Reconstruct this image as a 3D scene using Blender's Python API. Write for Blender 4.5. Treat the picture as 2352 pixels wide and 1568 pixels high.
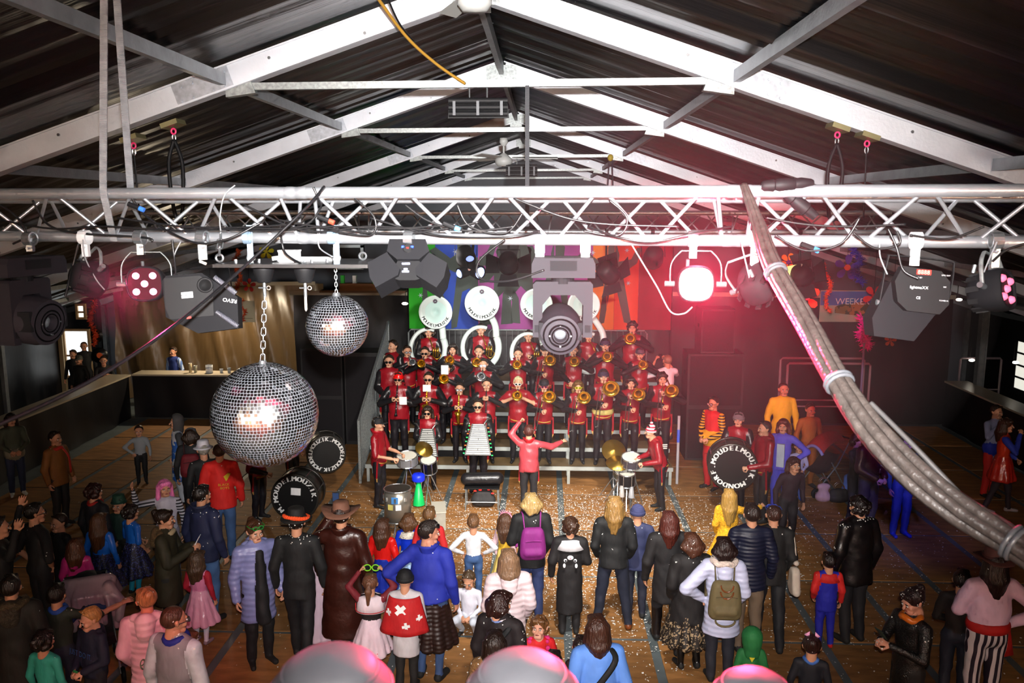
import bpy, math, random
import numpy as np
from mathutils import Vector, Matrix, Euler

random.seed(7)
SC = bpy.context.scene
for o in list(bpy.data.objects):
    bpy.data.objects.remove(o)

# ------------------------------------------------------------------ camera
F_PX, IMG_W, IMG_H = 1900.0, 2352, 1568
CAM_H = 5.25
VPX, VPY = 1250.0, 480.0                       # vanishing point of the hall's length
PHI = math.atan((IMG_H / 2 - VPY) / F_PX)
THETA = math.atan((VPX - IMG_W / 2) / F_PX * math.cos(PHI))
FWD = Vector((-math.sin(THETA) * math.cos(PHI), math.cos(THETA) * math.cos(PHI), -math.sin(PHI)))
RGT = Vector((math.cos(THETA), math.sin(THETA), 0))
UPV = RGT.cross(FWD)
CAM = Vector((0, 0, CAM_H))
cam_data = bpy.data.cameras.new('camera')
cam_data.sensor_width = 36.0
cam_data.lens = F_PX / IMG_W * 36.0
cam_data.clip_start = 0.05
cam_data.clip_end = 200
cam = bpy.data.objects.new('camera', cam_data)
SC.collection.objects.link(cam)
cam.matrix_world = Matrix(((RGT.x, UPV.x, -FWD.x, CAM.x), (RGT.y, UPV.y, -FWD.y, CAM.y),
                           (RGT.z, UPV.z, -FWD.z, CAM.z), (0, 0, 0, 1)))
SC.camera = cam
cam_data.dof.use_dof = True
cam_data.dof.focus_distance = 8.0
cam_data.dof.aperture_fstop = 5.6


def ray(px, py):
    return (FWD * F_PX + RGT * (px - IMG_W / 2) - UPV * (py - IMG_H / 2)) / F_PX


def atY(px, py, Y):
    r = ray(px, py)
    return CAM + r * (Y / r.y)


def atZ(px, py, z):
    r = ray(px, py)
    return CAM + r * ((z - CAM_H) / r.z)


# ------------------------------------------------------------------ colour handling, world, lights
SC.view_settings.view_transform = 'Standard'
SC.view_settings.look = 'None'
SC.view_settings.exposure = 0.0
SC.view_settings.gamma = 1.0
SC.view_settings.use_curve_mapping = False
SC.cycles.max_bounces = 3
SC.cycles.diffuse_bounces = 1
SC.cycles.glossy_bounces = 2
SC.cycles.transmission_bounces = 2
SC.cycles.transparent_max_bounces = 3
SC.cycles.use_adaptive_sampling = True
SC.cycles.adaptive_threshold = 0.12
SC.cycles.adaptive_min_samples = 10
SC.cycles.volume_bounces = 0
SC.cycles.caustics_reflective = False
SC.cycles.caustics_refractive = False
SC.cycles.sample_clamp_indirect = 4.0
SC.cycles.use_denoising = True

world = bpy.data.worlds.new('world')
SC.world = world
world.use_nodes = True
world.node_tree.nodes['Background'].inputs['Color'].default_value = (0.9, 0.85, 0.8, 1)
world.node_tree.nodes['Background'].inputs['Strength'].default_value = 0.006


def hexc(s):
    s = s.lstrip('#')
    c = [int(s[i:i + 2], 16) / 255 for i in (0, 2, 4)]
    return tuple((x / 12.92 if x <= 0.04045 else ((x + 0.055) / 1.055) ** 2.4) for x in c)


def spot(name, loc, target, energy, color, size_deg, blend=1.0, radius=0.05):
    d = bpy.data.lights.new(name, 'SPOT')
    d.energy = energy
    d.color = color
    d.spot_size = math.radians(size_deg)
    d.spot_blend = blend
    d.shadow_soft_size = radius
    o = bpy.data.objects.new(name, d)
    SC.collection.objects.link(o)
    o.location = loc
    o.rotation_euler = (Vector(target) - Vector(loc)).to_track_quat('-Z', 'Y').to_euler()
    return o


def point(name, loc, energy, color, radius=0.05):
    d = bpy.data.lights.new(name, 'POINT')
    d.energy = energy
    d.color = color
    d.shadow_soft_size = radius
    o = bpy.data.objects.new(name, d)
    SC.collection.objects.link(o)
    o.location = loc
    return o


# the photographer's flash, just above the lens
spot('camera_flash', (0.03, -0.02, CAM_H + 0.16), atY(1240, 740, 10), 5000, (1.0, 0.97, 0.95), 66, 1.0, 0.03)
spot('flash_spill_fill', (0.03, -0.02, CAM_H + 0.16), atY(1100, 900, 10), 420, (1.0, 0.97, 0.95), 105, 1.0, 0.03)  # wide fill added round the flash for the dim side crowd
# white stage wash from the second truss on to the band and the dance floor
spot('stage_wash_lamp', (-1.2, 9.0, 4.9), (-0.8, 15.6, 1.0), 1500, (1.0, 0.93, 0.84), 62, 0.9, 0.1)
spot('stage_wash_lamp', (1.6, 9.0, 4.9), (0.6, 13.2, 0.4), 2000, (1.0, 0.93, 0.82), 66, 0.9, 0.1)
spot('banner_fill', (-0.6, 9.3, 4.7), (-0.9, 19.9, 3.4), 1900, (1.0, 0.98, 0.95), 36, 0.8, 0.1)  # added fill that brightens the banner
spot('floor_fill', (0.4, 6.4, 5.6), (0.3, 11.8, 0.0), 1900, (1.0, 0.95, 0.88), 56, 1.0, 0.1)  # added fill below the roof to brighten the dance floor
# ------------------------------------------------------------------ materials
MATS = {}


def mat(key, color='#808080', rough=0.55, metal=0.0, spec=0.5, var=0.0, vscale=8.0, bump=0.0, bscale=30.0,
        emit=0.0, emitc=None, wave=None, sheen=0.0, coat=0.0, trans=0.0, rnd=0.0, alpha=1.0, stretch=None):
    """one node material; wave = (scale, axis, strength) adds quilting or ribs as bump"""
    if key in MATS:
        return MATS[key]
    m = bpy.data.materials.new(key)
    m.use_nodes = True
    nt = m.node_tree
    b = nt.nodes['Principled BSDF']
    c = hexc(color) if isinstance(color, str) else color
    b.inputs['Base Color'].default_value = (*c, 1)
    b.inputs['Roughness'].default_value = rough
    b.inputs['Metallic'].default_value = metal
    b.inputs['Specular IOR Level'].default_value = spec
    b.inputs['Coat Weight'].default_value = coat
    b.inputs['Sheen Weight'].default_value = sheen
    b.inputs['Transmission Weight'].default_value = trans
    b.inputs['Alpha'].default_value = alpha
    if emit:
        ec = hexc(emitc) if isinstance(emitc, str) else (emitc or c)
        b.inputs['Emission Color'].default_value = (*ec, 1)
        b.inputs['Emission Strength'].default_value = emit
    tc = None
    if var or bump or wave:
        tc = nt.nodes.new('ShaderNodeTexCoord')
        src = tc.outputs['Object']
        if stretch:
            mp = nt.nodes.new('ShaderNodeMapping')
            mp.inputs['Scale'].default_value = stretch
            nt.links.new(src, mp.inputs['Vector'])
            src = mp.outputs['Vector']
    col_out = None
    if var:
        n = nt.nodes.new('ShaderNodeTexNoise')
        n.inputs['Scale'].default_value = vscale
        n.inputs['Detail'].default_value = 4
        nt.links.new(src, n.inputs['Vector'])
        mr = nt.nodes.new('ShaderNodeMapRange')
        mr.inputs['From Min'].default_value = 0.3
        mr.inputs['From Max'].default_value = 0.7
        mr.inputs['To Min'].default_value = 1 - var
        mr.inputs['To Max'].default_value = 1 + var
        nt.links.new(n.outputs['Fac'], mr.inputs['Value'])
        hs = nt.nodes.new('ShaderNodeHueSaturation')
        hs.inputs['Color'].default_value = (*c, 1)
        nt.links.new(mr.outputs['Result'], hs.inputs['Value'])
        col_out = hs
    if rnd:
        oi = nt.nodes.new('ShaderNodeObjectInfo')
        mr2 = nt.nodes.new('ShaderNodeMapRange')
        mr2.inputs['To Min'].default_value = 1 - rnd
        mr2.inputs['To Max'].default_value = 1 + rnd
        nt.links.new(oi.outputs['Random'], mr2.inputs['Value'])
        hs2 = nt.nodes.new('ShaderNodeHueSaturation')
        hs2.inputs['Color'].default_value = (*c, 1)
        nt.links.new(mr2.outputs['Result'], hs2.inputs['Value'])
        if col_out:
            nt.links.new(col_out.outputs['Color'], hs2.inputs['Color'])
        col_out = hs2
    if col_out:
        nt.links.new(col_out.outputs['Color'], b.inputs['Base Color'])
    h_out = None
    if bump:
        n2 = nt.nodes.new('ShaderNodeTexNoise')
        n2.inputs['Scale'].default_value = bscale
        n2.inputs['Detail'].default_value = 3
        nt.links.new(src, n2.inputs['Vector'])
        bp = nt.nodes.new('ShaderNodeBump')
        bp.inputs['Strength'].default_value = min(1.0, bump)
        bp.inputs['Distance'].default_value = 0.02
        nt.links.new(n2.outputs['Fac'], bp.inputs['Height'])
        h_out = bp
    if wave:
        w = nt.nodes.new('ShaderNodeTexWave')
        w.inputs['Scale'].default_value = wave[0]
        w.bands_direction = wave[1]
        w.wave_profile = wave[3] if len(wave) > 3 else 'SIN'
        w.inputs['Distortion'].default_value = 1.2
        w.inputs['Detail'].default_value = 1
        nt.links.new(src, w.inputs['Vector'])
        bp2 = nt.nodes.new('ShaderNodeBump')
        bp2.inputs['Strength'].default_value = wave[2]
        bp2.inputs['Distance'].default_value = 0.03
        nt.links.new(w.outputs['Fac'], bp2.inputs['Height'])
        if h_out:
            nt.links.new(h_out.outputs['Normal'], bp2.inputs['Normal'])
        h_out = bp2
    if h_out:
        nt.links.new(h_out.outputs['Normal'], b.inputs['Normal'])
    MATS[key] = m
    return m


def two_tone(key, c1, c2, scale, axis='X', rough=0.6, thresh=0.5, kind='wave', emit=0.0):
    """stripes (wave), flecks (noise) or spots (voronoi) of a second colour: printed cloth"""
    if key in MATS:
        return MATS[key]
    m = mat(key, c1, rough)
    nt = m.node_tree
    b = nt.nodes['Principled BSDF']
    tc = nt.nodes.new('ShaderNodeTexCoord')
    if kind == 'wave':
        t = nt.nodes.new('ShaderNodeTexWave')
        t.bands_direction = axis
        out = t.outputs['Fac']
    elif kind == 'noise':
        t = nt.nodes.new('ShaderNodeTexNoise')
        t.inputs['Detail'].default_value = 2
        out = t.outputs['Fac']
    else:
        t = nt.nodes.new('ShaderNodeTexVoronoi')
        out = t.outputs['Distance']
    t.inputs['Scale'].default_value = scale
    nt.links.new(tc.outputs['Object'], t.inputs['Vector'])
    r = nt.nodes.new('ShaderNodeValToRGB')
    r.color_ramp.interpolation = 'CONSTANT'
    r.color_ramp.elements[0].color = (*hexc(c1), 1)
    r.color_ramp.elements[1].position = thresh
    r.color_ramp.elements[1].color = (*hexc(c2), 1)
    nt.links.new(out, r.inputs['Fac'])
    nt.links.new(r.outputs['Color'], b.inputs['Base Color'])
    return m


def cloth(spec):
    """'kind:#rrggbb' -> a cloth material"""
    if not isinstance(spec, str):
        return spec
    key = 'cloth_' + spec.replace(':', '_').replace('#', '')
    if key in MATS:
        return MATS[key]
    kind, _, c = spec.partition(':')
    if not c:
        kind, c = 'plain', spec
    if ',' in c:
        c1, c2 = c.split(',')
        if kind == 'hstripe':
            return two_tone(key, c1, c2, 6.0, 'Z')
        if kind == 'vstripe':
            return two_tone(key, c1, c2, 5.5, 'X')
        if kind == 'fleck':
            return two_tone(key, c1, c2, 38.0, kind='noise', thresh=0.56)
        if kind == 'patch':
            return two_tone(key, c1, c2, 5.0, kind='noise', thresh=0.5)
    if kind == 'puffer':
        return mat(key, c, 0.38, spec=0.4, wave=(4.8, 'Z', 0.24), bump=0.35, bscale=10)
    if kind == 'quilt':
        return mat(key, c, 0.5, wave=(7.0, 'Z', 0.22), var=0.15)
    if kind == 'leather':
        return mat(key, c, 0.33, spec=0.5, bump=0.55, bscale=9, var=0.2)
    if kind == 'vinyl':
        return mat(key, c, 0.36, spec=0.45, bump=0.6, bscale=11, var=0.15, stretch=(1, 1, 0.6))
    if kind == 'satin':
        return mat(key, c, 0.25, spec=0.6, bump=0.7, bscale=7, stretch=(1.6, 1.6, 0.35))
    if kind == 'sequin':
        return mat(key, c, 0.35, spec=0.6, bump=0.5, bscale=70)
    if kind == 'fur':
        return mat(key, c, 0.9, bump=1.0, bscale=45, var=0.3, vscale=25)
    if kind == 'denim':
        return mat(key, c, 0.8, var=0.25, vscale=6, bump=0.8, bscale=7, stretch=(1, 1, 0.7))
    if kind == 'knit':
        return mat(key, c, 0.85, wave=(22, 'Z', 0.25), bump=0.2, bscale=10)
    return mat(key, c, 0.75, bump=0.9, bscale=5.5, var=0.1, stretch=(1.3, 1.3, 0.6))


def hairm(c):
    return mat('hair_' + c.strip('#'), c, 0.38, spec=0.5, var=0.3, vscale=22, bump=0.8, bscale=28, stretch=(2.2, 2.2, 0.35))


def skinm(c):
    return mat('skin_' + c.strip('#'), c, 0.5, spec=0.35, var=0.06, vscale=10)


# ------------------------------------------------------------------ mesh building
class MB:
    def __init__(s):
        s.v, s.f, s.m = [], [], []

    def add(s, verts, faces, m=0):
        k = len(s.v)
        s.v.extend([tuple(p) for p in verts])
        s.f.extend([tuple(i + k for i in f) for f in faces])
        s.m.extend([m] * len(faces))
        return s

    def box(s, c, size, rot=None, m=0, taper=1.0):
        hx, hy, hz = size[0] / 2, size[1] / 2, size[2] / 2
        pts = []
        for z, t in ((-hz, 1.0), (hz, taper)):
            for x, y in ((-hx, -hy), (hx, -hy), (hx, hy), (-hx, hy)):
                pts.append(Vector((x * t, y * t, z)))
        if rot is not None:
            R = rot if isinstance(rot, Matrix) else Euler(rot).to_matrix()
            pts = [R @ p for p in pts]
        c = Vector(c)
        return s.add([p + c for p in pts], [(0, 3, 2, 1), (4, 5, 6, 7), (0, 1, 5, 4), (1, 2, 6, 5), (2, 3, 7, 6), (3, 0, 4, 7)], m)

    def beam(s, a, b, w, h, m=0, up=(0, 0, 1)):
        """box section from a to b, w across, h along up"""
        a, b = Vector(a), Vector(b)
        d = b - a
        L = d.length
        d.normalize()
        x = d.cross(Vector(up))
        if x.length < 1e-4:
            x = Vector((1, 0, 0))
        x.normalize()
        u = x.cross(d)
        R = Matrix((x, d, u)).transposed()
        return s.box((a + b) / 2, (w, L, h), R, m)

    @staticmethod
    def frame(d):
        d = Vector(d).normalized()
        a = Vector((0, 0, 1)) if abs(d.z) < 0.9 else Vector((1, 0, 0))
        x = d.cross(a).normalized()
        return x, d.cross(x).normalized(), d

    def cyl(s, a, b, r0, r1=None, n=12, m=0, cap=True):
        r1 = r0 if r1 is None else r1
        a, b = Vector(a), Vector(b)
        x, y, d = s.frame(b - a)
        pts, fs = [], []
        for p, r in ((a, r0), (b, r1)):
            for i in range(n):
                t = 2 * math.pi * i / n
                pts.append(p + x * (r * math.cos(t)) + y * (r * math.sin(t)))
        for i in range(n):
            j = (i + 1) % n
            fs.append((i, j, n + j, n + i))
        if cap:
            fs.append(tuple(range(n - 1, -1, -1)))
            fs.append(tuple(range(n, 2 * n)))
        return s.add(pts, fs, m)

    def lathe(s, prof, o=(0, 0, 0), axis=(0, 0, 1), n=20, m=0, closed=False):
        """prof: (radius, height) pairs swept round axis"""
        o = Vector(o)
        x, y, d = s.frame(axis)
        pts, fs = [], []
        for r, h in prof:
            for i in range(n):
                t = 2 * math.pi * i / n
                pts.append(o + d * h + x * (r * math.cos(t)) + y * (r * math.sin(t)))
        for k in range(len(prof) - 1):
            for i in range(n):
                j = (i + 1) % n
                fs.append((k * n + i, k * n + j, (k + 1) * n + j, (k + 1) * n + i))
        if closed:
            fs.append(tuple(range(n - 1, -1, -1)))
            fs.append(tuple(range((len(prof) - 1) * n, len(prof) * n)))
        return s.add(pts, fs, m)

    def tube(s, pts, r, n=8, m=0, closed=False, ry=None):
        P = [Vector(p) for p in pts]
        N = len(P)
        rr = r if isinstance(r, (list, tuple)) else [r] * N
        vs, fs = [], []
        px = None
        for i in range(N):
            if closed:
                d = P[(i + 1) % N] - P[i - 1]
            else:
                d = P[min(i + 1, N - 1)] - P[max(i - 1, 0)]
            d = d.normalized() if d.length > 1e-9 else Vector((0, 0, 1))
            if px is None:
                px, py, _ = s.frame(d)
            else:
                px = (px - d * px.dot(d))
                px = px.normalized() if px.length > 1e-6 else s.frame(d)[0]
            py = d.cross(px)
            for k in range(n):
                t = 2 * math.pi * k / n
                vs.append(P[i] + px * (rr[i] * math.cos(t)) + py * ((ry or rr[i]) * math.sin(t)))
        for i in range(N if closed else N - 1):
            for k in range(n):
                a, b = i * n, ((i + 1) % N) * n
                fs.append((a + k, a + (k + 1) % n, b + (k + 1) % n, b + k))
        if not closed:
            fs.append(tuple(range(n - 1, -1, -1)))
            fs.append(tuple((N - 1) * n + k for k in range(n)))
        return s.add(vs, fs, m)

    def ball(s, c, r, n=14, k=8, m=0, rot=None):
        r = (r, r, r) if not isinstance(r, (tuple, list)) else r
        c = Vector(c)
        R = Euler(rot).to_matrix() if rot is not None else Matrix.Identity(3)
        vs, fs = [c + R @ Vector((0, 0, r[2]))], []
        for i in range(1, k):
            a = math.pi * i / k
            for j in range(n):
                t = 2 * math.pi * j / n
                vs.append(c + R @ Vector((r[0] * math.sin(a) * math.cos(t), r[1] * math.sin(a) * math.sin(t), r[2] * math.cos(a))))
        vs.append(c + R @ Vector((0, 0, -r[2])))
        for j in range(n):
            fs.append((0, 1 + j, 1 + (j + 1) % n))
            e = 1 + (k - 2) * n
            fs.append((e + (j + 1) % n, e + j, len(vs) - 1))
        for i in range(k - 2):
            for j in range(n):
                a, b = 1 + i * n, 1 + (i + 1) * n
                fs.append((a + j, b + j, b + (j + 1) % n, a + (j + 1) % n))
        return s.add(vs, fs, m)

    def prism(s, outline, t, M=None, m=0):
        """outline in local xy extruded +-t/2 along local z, placed by matrix M"""
        M = M or Matrix.Identity(4)
        n = len(outline)
        vs = [M @ Vector((x, y, -t / 2)) for x, y in outline] + [M @ Vector((x, y, t / 2)) for x, y in outline]
        fs = [tuple(range(n - 1, -1, -1)), tuple(range(n, 2 * n))] + [(i, (i + 1) % n, n + (i + 1) % n, n + i) for i in range(n)]
        return s.add(vs, fs, m)

    def sheet(s, fn, nu, nv, m=0):
        vs = [fn(i / nu, j / nv) for j in range(nv + 1) for i in range(nu + 1)]
        w = nu + 1
        return s.add(vs, [(j * w + i, j * w + i + 1, (j + 1) * w + i + 1, (j + 1) * w + i) for j in range(nv) for i in range(nu)], m)

    def mesh(s, name, mats, smooth=False):
        me = bpy.data.meshes.new(name)
        me.from_pydata(s.v, [], s.f)
        for x in (mats if isinstance(mats, (list, tuple)) else [mats]):
            me.materials.append(x)
        if any(s.m):
            me.polygons.foreach_set('material_index', s.m)
        if smooth:
            me.polygons.foreach_set('use_smooth', [True] * len(s.f))
            if smooth == 'auto':
                me.set_sharp_from_angle(angle=math.radians(40))
        me.update()
        return me

    def build(s, name, mats, parent=None, smooth=False, loc=None, rot=None):
        return link(name, s.mesh(name, mats, smooth), parent, loc, rot)


def link(name, me, parent=None, loc=None, rot=None, scale=None):
    o = bpy.data.objects.new(name, me)
    SC.collection.objects.link(o)
    if parent is not None:
        o.parent = parent
    if loc is not None:
        o.location = loc
    if rot is not None:
        o.rotation_euler = rot
    if scale is not None:
        o.scale = (scale,) * 3 if not isinstance(scale, (tuple, list)) else scale
    return o


def tag(o, label=None, cat=None, group=None, kind=None):
    if label:
        o['label'] = label
    if cat:
        o['category'] = cat
    if group:
        o['group'] = group
    if kind:
        o['kind'] = kind
    return o


def thing(name, label, cat, loc=(0, 0, 0), rot=None, group=None, scale=None):
    return tag(link(name, None, None, loc, rot, scale), label, cat, group)


def copy_tree(o, parent=None, label=None):
    c = o.copy()
    SC.collection.objects.link(c)
    c.parent = parent
    for ch in list(o.children):
        copy_tree(ch, c)
    if label:
        c['label'] = label
    return c


def bez(pts, n=24):
    """smooth curve through points (Catmull-Rom)"""
    P = [Vector(p) for p in pts]
    out = []
    for i in range(len(P) - 1):
        a, b, c, d = P[max(i - 1, 0)], P[i], P[i + 1], P[min(i + 2, len(P) - 1)]
        k = max(2, n // (len(P) - 1))
        for j in range(k):
            t = j / k
            out.append(0.5 * ((2 * b) + (c - a) * t + (2 * a - 5 * b + 4 * c - d) * t * t + (3 * b - a - 3 * c + d) * t ** 3))
    out.append(P[-1])
    return out


GLYPH = {}


def glyph(ch):
    """outline triangles of one character of the built-in font, height about 0.7"""
    if ch not in GLYPH:
        cu = bpy.data.curves.new('glyph', 'FONT')
        cu.body = ch
        cu.resolution_u = 3
        ob = bpy.data.objects.new('glyph', cu)
        SC.collection.objects.link(ob)
        dg = bpy.context.evaluated_depsgraph_get()
        me = ob.evaluated_get(dg).to_mesh()
        v = [(p.co.x, p.co.y) for p in me.vertices]
        f = [tuple(p.vertices) for p in me.polygons]
        xs = [p[0] for p in v] or [0, 0.3]
        GLYPH[ch] = (v, f, min(xs), max(xs))
        ob.evaluated_get(dg).to_mesh_clear()
        bpy.data.objects.remove(ob)
        bpy.data.curves.remove(cu)
    return GLYPH[ch]


def letters(mb, text, size, M, m=0, arc=None, center=True, bold=0.0, squash=1.0):
    """flat lettering in the local xy plane of M; arc = (radius, start, step) sets it round a circle, tops outward"""
    s = size / 0.7
    if arc:
        for i, ch in enumerate(text):
            if ch == ' ':
                continue
            v, f, a, b = glyph(ch)
            t = arc[1] + arc[2] * i
            R = Matrix.Rotation(t - math.pi / 2 if arc[2] < 0 else t + math.pi / 2, 2)
            for dx in ((-bold, bold) if bold else (0,)):
                pts = []
                for x, y in v:
                    q = R @ Vector(((x - (a + b) / 2) * s * squash + dx, (y - 0.35) * s))
                    pts.append(M @ Vector((q.x + arc[0] * math.cos(t), q.y + arc[0] * math.sin(t), abs(dx) * 0.01)))
                mb.add(pts, f, m)
    else:
        x0, items = 0.0, []
        for ch in text:
            if ch == ' ':
                x0 += 0.3
                continue
            v, f, a, b = glyph(ch)
            items.append((x0 - a, v, f))
            x0 += (b - a) + 0.08
        off = -x0 / 2 if center else 0
        for dx, v, f in items:
            mb.add([M @ Vector(((x + dx + off) * s * squash, (y - 0.35) * s, 0)) for x, y in v], f, m)
    return mb
# ------------------------------------------------------------------ the tent hall
RX, TAN, APEX, HALF = -0.49, 0.335, 6.70, 13.0
PORT = [1.6, 6.2, 9.7, 14.6, 19.7, 24.6]
ALU = mat('aluminium', '#d6dae2', 0.4, 0.3, bump=0.08, bscale=40, var=0.07, vscale=5)
ALU_D = mat('aluminium_dull', '#85898c', 0.45, 0.4, bump=0.1, bscale=50, var=0.15, vscale=9)
GALV = mat('galvanised_steel', '#9aa0a0', 0.4, 0.6, var=0.3, vscale=40)
STEEL = mat('bright_steel', '#c9ced2', 0.25, 0.9)
BLACKP = mat('black_plastic', '#121214', 0.6, spec=0.22)
BLACKM = mat('black_metal', '#131315', 0.6, spec=0.25)
ROOFM = mat('roof_vinyl', '#101113', 0.36, spec=0.55, bump=0.25, bscale=5, stretch=(0.4, 6, 0.4))


def roof_z(x):
    return APEX - TAN * abs(x - RX)


floor = MB()
floor.box((RX, 10.5, -0.06), (27, 31, 0.09))
floor = tag(floor.build('floor', mat('floor_rail_grey', '#5d6668', 0.5, var=0.2, vscale=3)), kind='structure')
pm = MB()
pm.box((0, 0, -0.0065), (0.93, 1.68, 0.013))
panel_me = pm.mesh('floor_panel', mat('floor_plywood', '#96683a', 0.62, var=0.35, vscale=2.2, bump=0.2, bscale=8, rnd=0.22, stretch=(1, 3.5, 1)))
ix = -9
for i in range(-10, 10):
    for j in range(9):
        x, y = 0.33 + 1.04 * i - 0.52, 5.2 + 1.75 * j
        if -10.0 < x < 9.9:
            link('floor_panel', panel_me, floor, (x, y, -0.002))

ceiling = tag(link('ceiling', None, None), kind='structure')
rng = np.random.default_rng(3)
for b in range(-1, len(PORT) - 1):
    y0, y1 = (PORT[b] if b >= 0 else -4.0), PORT[b + 1]
    for s in (-1, 1):
        n = 70
        hh = np.cumsum(rng.normal(0, 0.5, n + 1))
        hh = (hh - np.linspace(hh[0], hh[-1], n + 1))
        hh = rng.normal(0, 0.011, n + 1) + 0.012 * np.sin(np.arange(n + 1) * rng.uniform(0.7, 1.1)) + 0.006 * hh
        ph = rng.uniform(0, 6, 3)

        def fn(u, v, s=s, hh=hh, y0=y0, y1=y1, n=n, ph=ph):
            x = RX + s * HALF * u
            k = int(round(v * n))
            edge = min(1.0, min(v, 1 - v) * 12)
            sag = -0.10 * math.sin(math.pi * v) * (0.4 + 0.6 * u)
            return (x, y0 + (y1 - y0) * v, roof_z(x) + 0.235 + (hh[k] * (0.8 + 0.4 * math.sin(ph[0] + 5 * u)) + sag) * edge)
        sh = MB().sheet(fn, 10, n)
        sh.build('roof_sheet', ROOFM, ceiling, smooth=True)
    if y0 > 0:
        for k in range(-6, 7):
            x = RX + 1.85 * k
            MB().beam((x, y0 + 0.06, roof_z(x) + 0.10), (x, y1 - 0.06, roof_z(x) + 0.10), 0.05, 0.085 if k else 0.12).build('purlin', ALU_D, ceiling)

for i, Y in enumerate(PORT):
    e = tag(link('roof_beam', None, None, (RX, Y, 0)), kind='structure')
    for s in (-1, 1):
        m = MB()
        a, b = Vector((s * 0.03, 0, APEX + 0.10)), Vector((s * HALF, 0, APEX + 0.10 - TAN * HALF))
        m.beam(a, b, 0.10, 0.17)
        m.beam(a + Vector((0, 0, -0.083)), b + Vector((0, 0, -0.083)), 0.13, 0.012)
        m.beam(a + Vector((0, 0, 0.083)), b + Vector((0, 0, 0.083)), 0.13, 0.012)
        r = m.build('rafter', ALU, e)
        pl = MB()
        for xx in (2.0, 6.2):
            p = Vector((s * xx, -0.054, APEX + 0.10 - TAN * xx))
            d = Vector((s, 0, -TAN)).normalized()
            pl.beam(p - d * 0.22, p + d * 0.22, 0.008, 0.16)
            for q in (-0.17, -0.08, 0.08, 0.17):
                for w in (-0.05, 0.05):
                    c = p + d * q + Vector((0, -0.004, w))
                    pl.cyl(c, c + Vector((0, -0.012, 0)), 0.011, n=6)
        pl.build('splice_plate', mat('splice_alu', '#b4b9c2', 0.42, 0.6, var=0.2, vscale=20), e)
        bo = MB()
        for xx in (0.8, 1.5, 3.1, 4.2, 5.0, 7.4):
            c = Vector((s * xx, -0.05, APEX + 0.10 - TAN * xx + (0.03 if int(xx * 10) % 2 else -0.04)))
            bo.cyl(c, c + Vector((0, -0.012, 0)), 0.012, n=6)
        bo.build('bolt', STEEL, e)
        MB().box((s * (HALF - 0.06), 0, (APEX - TAN * HALF) / 2), (0.12, 0.12, APEX - TAN * HALF)).build('post', ALU_D, e)
        MB().prism([(0, 0), (0.22 * s, -0.03), (0.22 * s, 0.06), (0.05 * s, 0.13)] if s > 0 else [(0, 0), (-0.05, 0.13), (-0.22, 0.06), (-0.22, -0.03)], 0.07,
                   Matrix.Translation((s * 1.62, 0, roof_z(RX + 1.62) - 0.07)) @ Matrix.Rotation(math.pi / 2, 4, 'X')).build('bracket', GALV, e)
    MB().beam((-1.66, 0, APEX - 0.565), (1.66, 0, APEX - 0.545), 0.045, 0.05).build('tie_bar', GALV, e)
    m = MB()
    m.box((0, -0.058, APEX + 0.06), (0.34, 0.012, 0.17))
    for q in (-0.13, -0.05, 0.05, 0.13):
        m.cyl((q, -0.06, APEX + 0.01), (q, -0.08, APEX + 0.01), 0.013, n=6)
        m.cyl((q, -0.06, APEX + 0.12), (q, -0.08, APEX + 0.12), 0.013, n=6)
    m.box((0, -0.02, APEX - 0.03), (0.20, 0.10, 0.06))
    m.build('ridge_plate', GALV, e)

# side, end and rear walls: vinyl sheeting with folds
TARP = mat('wall_vinyl_black', '#121013', 0.45, spec=0.5, bump=0.5, bscale=2.5, stretch=(1, 1, 0.3))
TARP_GREY = mat('gable_vinyl_grey', '#5c6068', 0.6, bump=0.2, bscale=2)
TARP_BROWN = mat('wall_vinyl_brown', '#5e4a30', 0.33, spec=0.6, bump=0.4, bscale=3, stretch=(1.5, 1, 0.4))


def wall(name, a, b, z0, z1, m, amp=0.04, n=60, nz=6, freq=1.0, slant=0.0):
    a, b = Vector((*a, 0)), Vector((*b, 0))
    nrm = (b - a).cross(Vector((0, 0, 1))).normalized()
    r = np.random.default_rng(len(name) + int(abs(a.x) * 7))
    ph, fr = r.uniform(0, 6, 4), r.uniform(0.6, 1.6, 4)
    L = (b - a).length

    def fn(u, v):
        s = u * L + slant * v
        d = sum(math.sin(ph[k] + s * fr[k] * 3.1 * freq * (k + 1)) / (k + 1) for k in range(4)) * amp * (0.6 + 0.4 * math.sin(2.2 * v + ph[0]))
        p = a.lerp(b, u) + nrm * d
        zt = z1(p.x) if callable(z1) else z1
        return (p.x, p.y, z0 + (zt - z0) * v)
    return tag(MB().sheet(fn, n, nz).build(name, m, smooth=True), kind='structure')


wall('wall_left', (RX - HALF, -4), (RX - HALF, 24.6), 0, roof_z(RX + HALF), TARP, n=90)
wall('wall_right', (RX + HALF, 24.6), (RX + HALF, -4), 0, roof_z(RX + HALF), TARP, n=90)
wall('wall_back', (RX - HALF, 24.75), (RX + HALF, 24.75), 0, lambda x: roof_z(x) + 0.2, TARP_GREY, amp=0.02)
wall('wall_front', (RX + HALF, -4.0), (RX - HALF, -4.0), 0, lambda x: roof_z(x) + 0.2, mat('front_wall_wood', '#c8aa84', 0.6, var=0.3, vscale=2), amp=0.01)
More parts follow.
